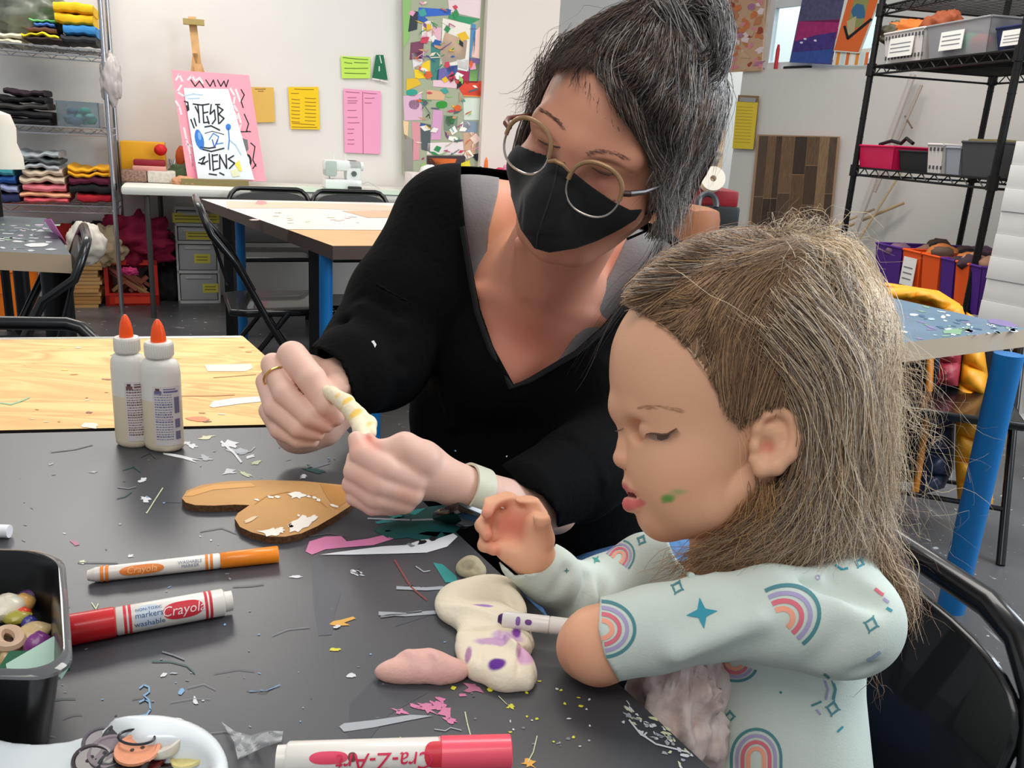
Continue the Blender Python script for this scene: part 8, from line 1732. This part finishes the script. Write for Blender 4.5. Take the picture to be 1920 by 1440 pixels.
# ---- glasses
gl = thing('eyeglasses', 'round tan-framed eyeglasses worn low over the black mask', 'glasses', h3(0, .1, 0)); GO = gl.location
FRM = M((168, 132, 96), rough=.35, metal=.3); FRS = M((196, 184, 172), rough=.25, metal=.9); LEN = M((235, 240, 244), rough=.02, trans=1, ior=1.02, key='lens')
def lens(s): 
    out = []
    for t in np.linspace(0, 2*math.pi, 41)[:-1]:
        x = .0245*math.copysign(abs(math.cos(t))**.86, math.cos(t)); z = .0232*math.copysign(abs(math.sin(t))**.86, math.sin(t)); out.append(h3(s*.0365+x, .113-.5*abs(s*.0365+x)**1.5-.10*z, .012+z-s*.0365*.13)-GO)
    return out
fm = MB()
for s in (-1, 1):
    L_ = lens(s); up_ = L_[0:20]; lo_ = L_[19:]+[L_[0]]; 
    fr_ = MB().tube(L_[:21], .0021, FRM, n=8).tube(L_[20:]+[L_[0]], .0011, FRS, n=8); fr_.build('rim', gl)
    lm = MB(); c_ = sum(L_, Vector())/len(L_); lm.add([c_]+L_, [(0, 1+i, 1+(i+1) % len(L_)) for i in range(len(L_))], LEN); lm.build('lens', gl)
    MB().tube([h3(s*.0600, .1040, .018-s*.0047)-GO, h3(s*.0665, .101, .020-s*.0047)-GO, h3(s*.073, .085, .020-s*.004)-GO, h3(s*.080, .03, .016)-GO, h3(s*.083, -.02, .012)-GO, h3(s*.082, -.035, -.01)-GO], [.0026, .0028, .0022, .0017, .0017, .0016], M((120, 66, 52) if s < 0 else (60, 40, 38), rough=.35), n=8).build('temple', gl)
MB().tube([h3(-.0115, .112, .014)-GO, h3(-.004, .115, .018)-GO, h3(.004, .115, .018)-GO, h3(.0115, .112, .014)-GO], .0019, FRM, n=8).build('bridge', gl)
# ---- hair
HM2 = MV('womanhair', rough=.4, spec=.5, sheen=.15)
HK = SDF(np.array(O)-.2, np.array(O)+.24, .003)
HK.ell(h3(0, -.016, .050), (.082, .100, .090), HA, .01); HK.ell(h3(.05, -.01, .02), (.042, .07, .075), HA, .03); HK.ell(h3(.03, .01, .085), (.05, .055, .05), HA, .03); HK.ell(h3(0, -.06, .02), (.07, .05, .08), HA, .03)
bunc = P(1300, 70, .83); HK.ell(bunc, (rr2(70, .83), rr2(100, .83), .05), rot2(0), k=.02)
vh, qh = HK.mesh(smooth=1)
faceP = [(960, 120), (1005, 175), (1020, 140), (1050, 118), (1085, 112), (1120, 130), (1140, 165), (1160, 205), (1175, 232), (1200, 262), (1218, 290), (1226, 330), (1240, 420), (1225, 600), (900, 600), (900, 120)]
vh, qh = cut(vh, qh, faceP, .90, snap=14)
vh, qh = cut(vh, qh, [(880, 100), (975, 195), (1000, 215), (1150, 400), (1225, 420), (1225, 600), (880, 600)], 9, snap=14)
smesh('hair_cap', vh, qh, HM2, wm, np.tile(np.array(lin((58, 46, 42))), (len(vh), 1)))
HKB = bvh_of(vh, qh)
dk = [(66, 52, 48), (48, 38, 36), (84, 68, 60), (98, 82, 74), (56, 46, 44)]; gy = [(160, 150, 142), (190, 182, 174), (126, 116, 108)]; bw = [(146, 114, 90), (120, 94, 76), (132, 106, 88)]
G = []; cw = [(1235, -40), (1250, -20), (1265, 0)]
def arcw(x0, y0, x1, y1, b, n=6): return arc(x0, y0, x1, y1, b, n)
# swept from the bun and part down over the forehead (left wing) and right side curtain
G.append(dict(g=[arc(1240, 5, 1004, 176, .10), arc(1245, 10, 1018, 150, .10), arc(1240, 15, 1056, 128, .08), arc(1240, 20, 1096, 126, .04), arc(1240, 25, 1118, 140, 0)], n=1300, w=.0004, j=.006, e=.004, wav=.002, cols=dk+bw, seg=14, cut=.88))
G.append(dict(g=[[(1240, 15, None), (1160, 50, None), (1110, 100, None), (1125, 150, .775), (1160, 220, .775), (1195, 280, .78), (1225, 340, .785)], [(1245, 20, None), (1180, 70, None), (1150, 130, None), (1165, 200, None), (1195, 265, None), (1222, 320, .785), (1236, 380, .79)], [(1255, 30, None), (1210, 100, None), (1195, 180, None), (1215, 260, None), (1238, 330, .79), (1250, 400, .79), (1250, 450, .79)]], n=1000, w=.0004, j=.005, e=.006, wav=.003, cols=dk+bw+gy, seg=16, cut=.72))
G.append(dict(g=[arc(1235, 10, 1088, 120, .0), arc(1240, 10, 1130, 175, -.1), arc(1245, 10, 1165, 235, -.14), arc(1255, 10, 1205, 290, -.14), arc(1270, 20, 1228, 350, -.12)], n=1900, w=.0004, j=.006, e=.005, wav=.003, cols=dk+gy+bw, seg=16, cut=.88))
G.append(dict(g=[arc(1270, 20, 1232, 330, -.12), [(1290, 30, None), (1300, 120, None), (1290, 230, None), (1262, 330, .80), (1248, 400, .80), (1238, 470, .80)], [(1310, 40, .80), (1330, 140, .80), (1320, 240, .80), (1290, 320, .80), (1280, 400, .80), (1270, 480, .80)]], n=800, w=.00042, j=.005, e=.008, wav=.004, cols=dk+gy+bw, seg=18, cut=.6))
G.append(dict(g=[[(1260, 20, None), (1310, 60, .79), (1345, 150, .79), (1330, 250, .79), (1300, 330, .80)], [(1240, 0, None), (1290, 100, None), (1310, 200, .79), (1300, 280, .79), (1270, 360, .79)]], n=500, w=.00042, j=.008, e=.010, wav=.005, cols=gy+dk, seg=16, cut=.7))
# bun: looping strands
for q in range(14):
    a0 = q*.45; lp = [(1302+62*math.cos(a0+t*2.6)+8*math.sin(q*2.1), 66+96*math.sin(a0+t*2.6), .80-.028*math.sin(1.2+t*2)+.03*math.cos(q*1.7)) for t in np.linspace(0, 1, 7)]
    G.append(dict(g=[lp, [(1302+(x-1302)*.55, 66+(y-66)*.55, d-.012) for x, y, d in lp]], n=90, w=.00045, j=.004, e=.006, wav=.003, cols=dk+dk+gy[:1], seg=14, cut=.8, out=False))
G.append(dict(g=[[(1010, 120, None), (1005, 150, .77), (990, 185, .775), (965, 190, .78)], [(1020, 110, None), (1010, 160, .77), (992, 195, .775), (975, 210, .78)], [(1060, 60, None), (1020, 110, .77), (1000, 160, .77), (985, 200, .775)]], n=90, w=.0003, j=.004, e=.008, wav=.003, cols=dk+bw, seg=12, cut=.6, out=False))
G.append(dict(g=[[(1120, 130, None), (1122, 150, .755), (1123, 185, .75), (1123, 214, .75)], [(1085, 112, None), (1075, 130, .755), (1070, 150, .75), (1068, 160, .75)], [(1170, 230, None), (1168, 245, .76), (1172, 262, .76), (1178, 275, .76)]], n=40, w=.0003, j=.001, e=.004, wav=.001, cols=dk, seg=8, cut=.7, out=False))
G.append(dict(g=[[(1250, 380, .79), (1235, 430, .79), (1215, 490, .79), (1150, 560, .79), (1090, 640, .80), (1060, 690, .82)], [(1260, 380, .79), (1250, 440, .79), (1225, 500, .79), (1190, 560, .79), (1140, 640, .80), (1060, 760, .84)]], n=26, w=.0003, j=.004, e=.012, wav=.004, cols=dk, seg=18, cut=.5, out=False))
G.append(dict(g=[[(1060, 50, None), (1030, 70, .78), (1010, 100, .78), (985, 128, .78)], [(1350, 60, .81), (1370, 150, .81), (1360, 240, .81), (1320, 330, .81)], [(1200, -20, None), (1150, 0, .77), (1090, 20, .78), (1040, 60, .78)]], n=60, w=.00025, j=.006, e=.010, wav=.005, cols=dk+gy, seg=14, cut=.5, out=False))
bk = pix(bunc)
for a0 in (0, 1):
    gs = []
    for a in np.linspace(-2.0, 2.0, 9) if a0 == 0 else np.linspace(-1.6, 1.6, 7):
        p0 = h3(.086*math.sin(a), -.016-.104*math.cos(a), -.045 if a0 == 0 else .03); p1 = h3(.088*math.sin(a), -.016-.106*math.cos(a)*.95, .03 if a0 == 0 else .08); p2 = h3(.06*math.sin(a), -.016-.085*math.cos(a), .105)
        gs.append([pix(p0), pix(p1), pix(p2), pix(h3(.02*math.sin(a), -.05, .14)), bk])
    G.append(dict(g=gs, n=1300, w=.0005, j=.003, e=.005, wav=.003, cols=dk+dk+bw, seg=12, cut=.9))
h_ = hair('hair', wm, HM2, G, HKB, seed=9, loc=(0, 0, 0)); h_.location = -wm.location
bpy.context.view_layer.update()
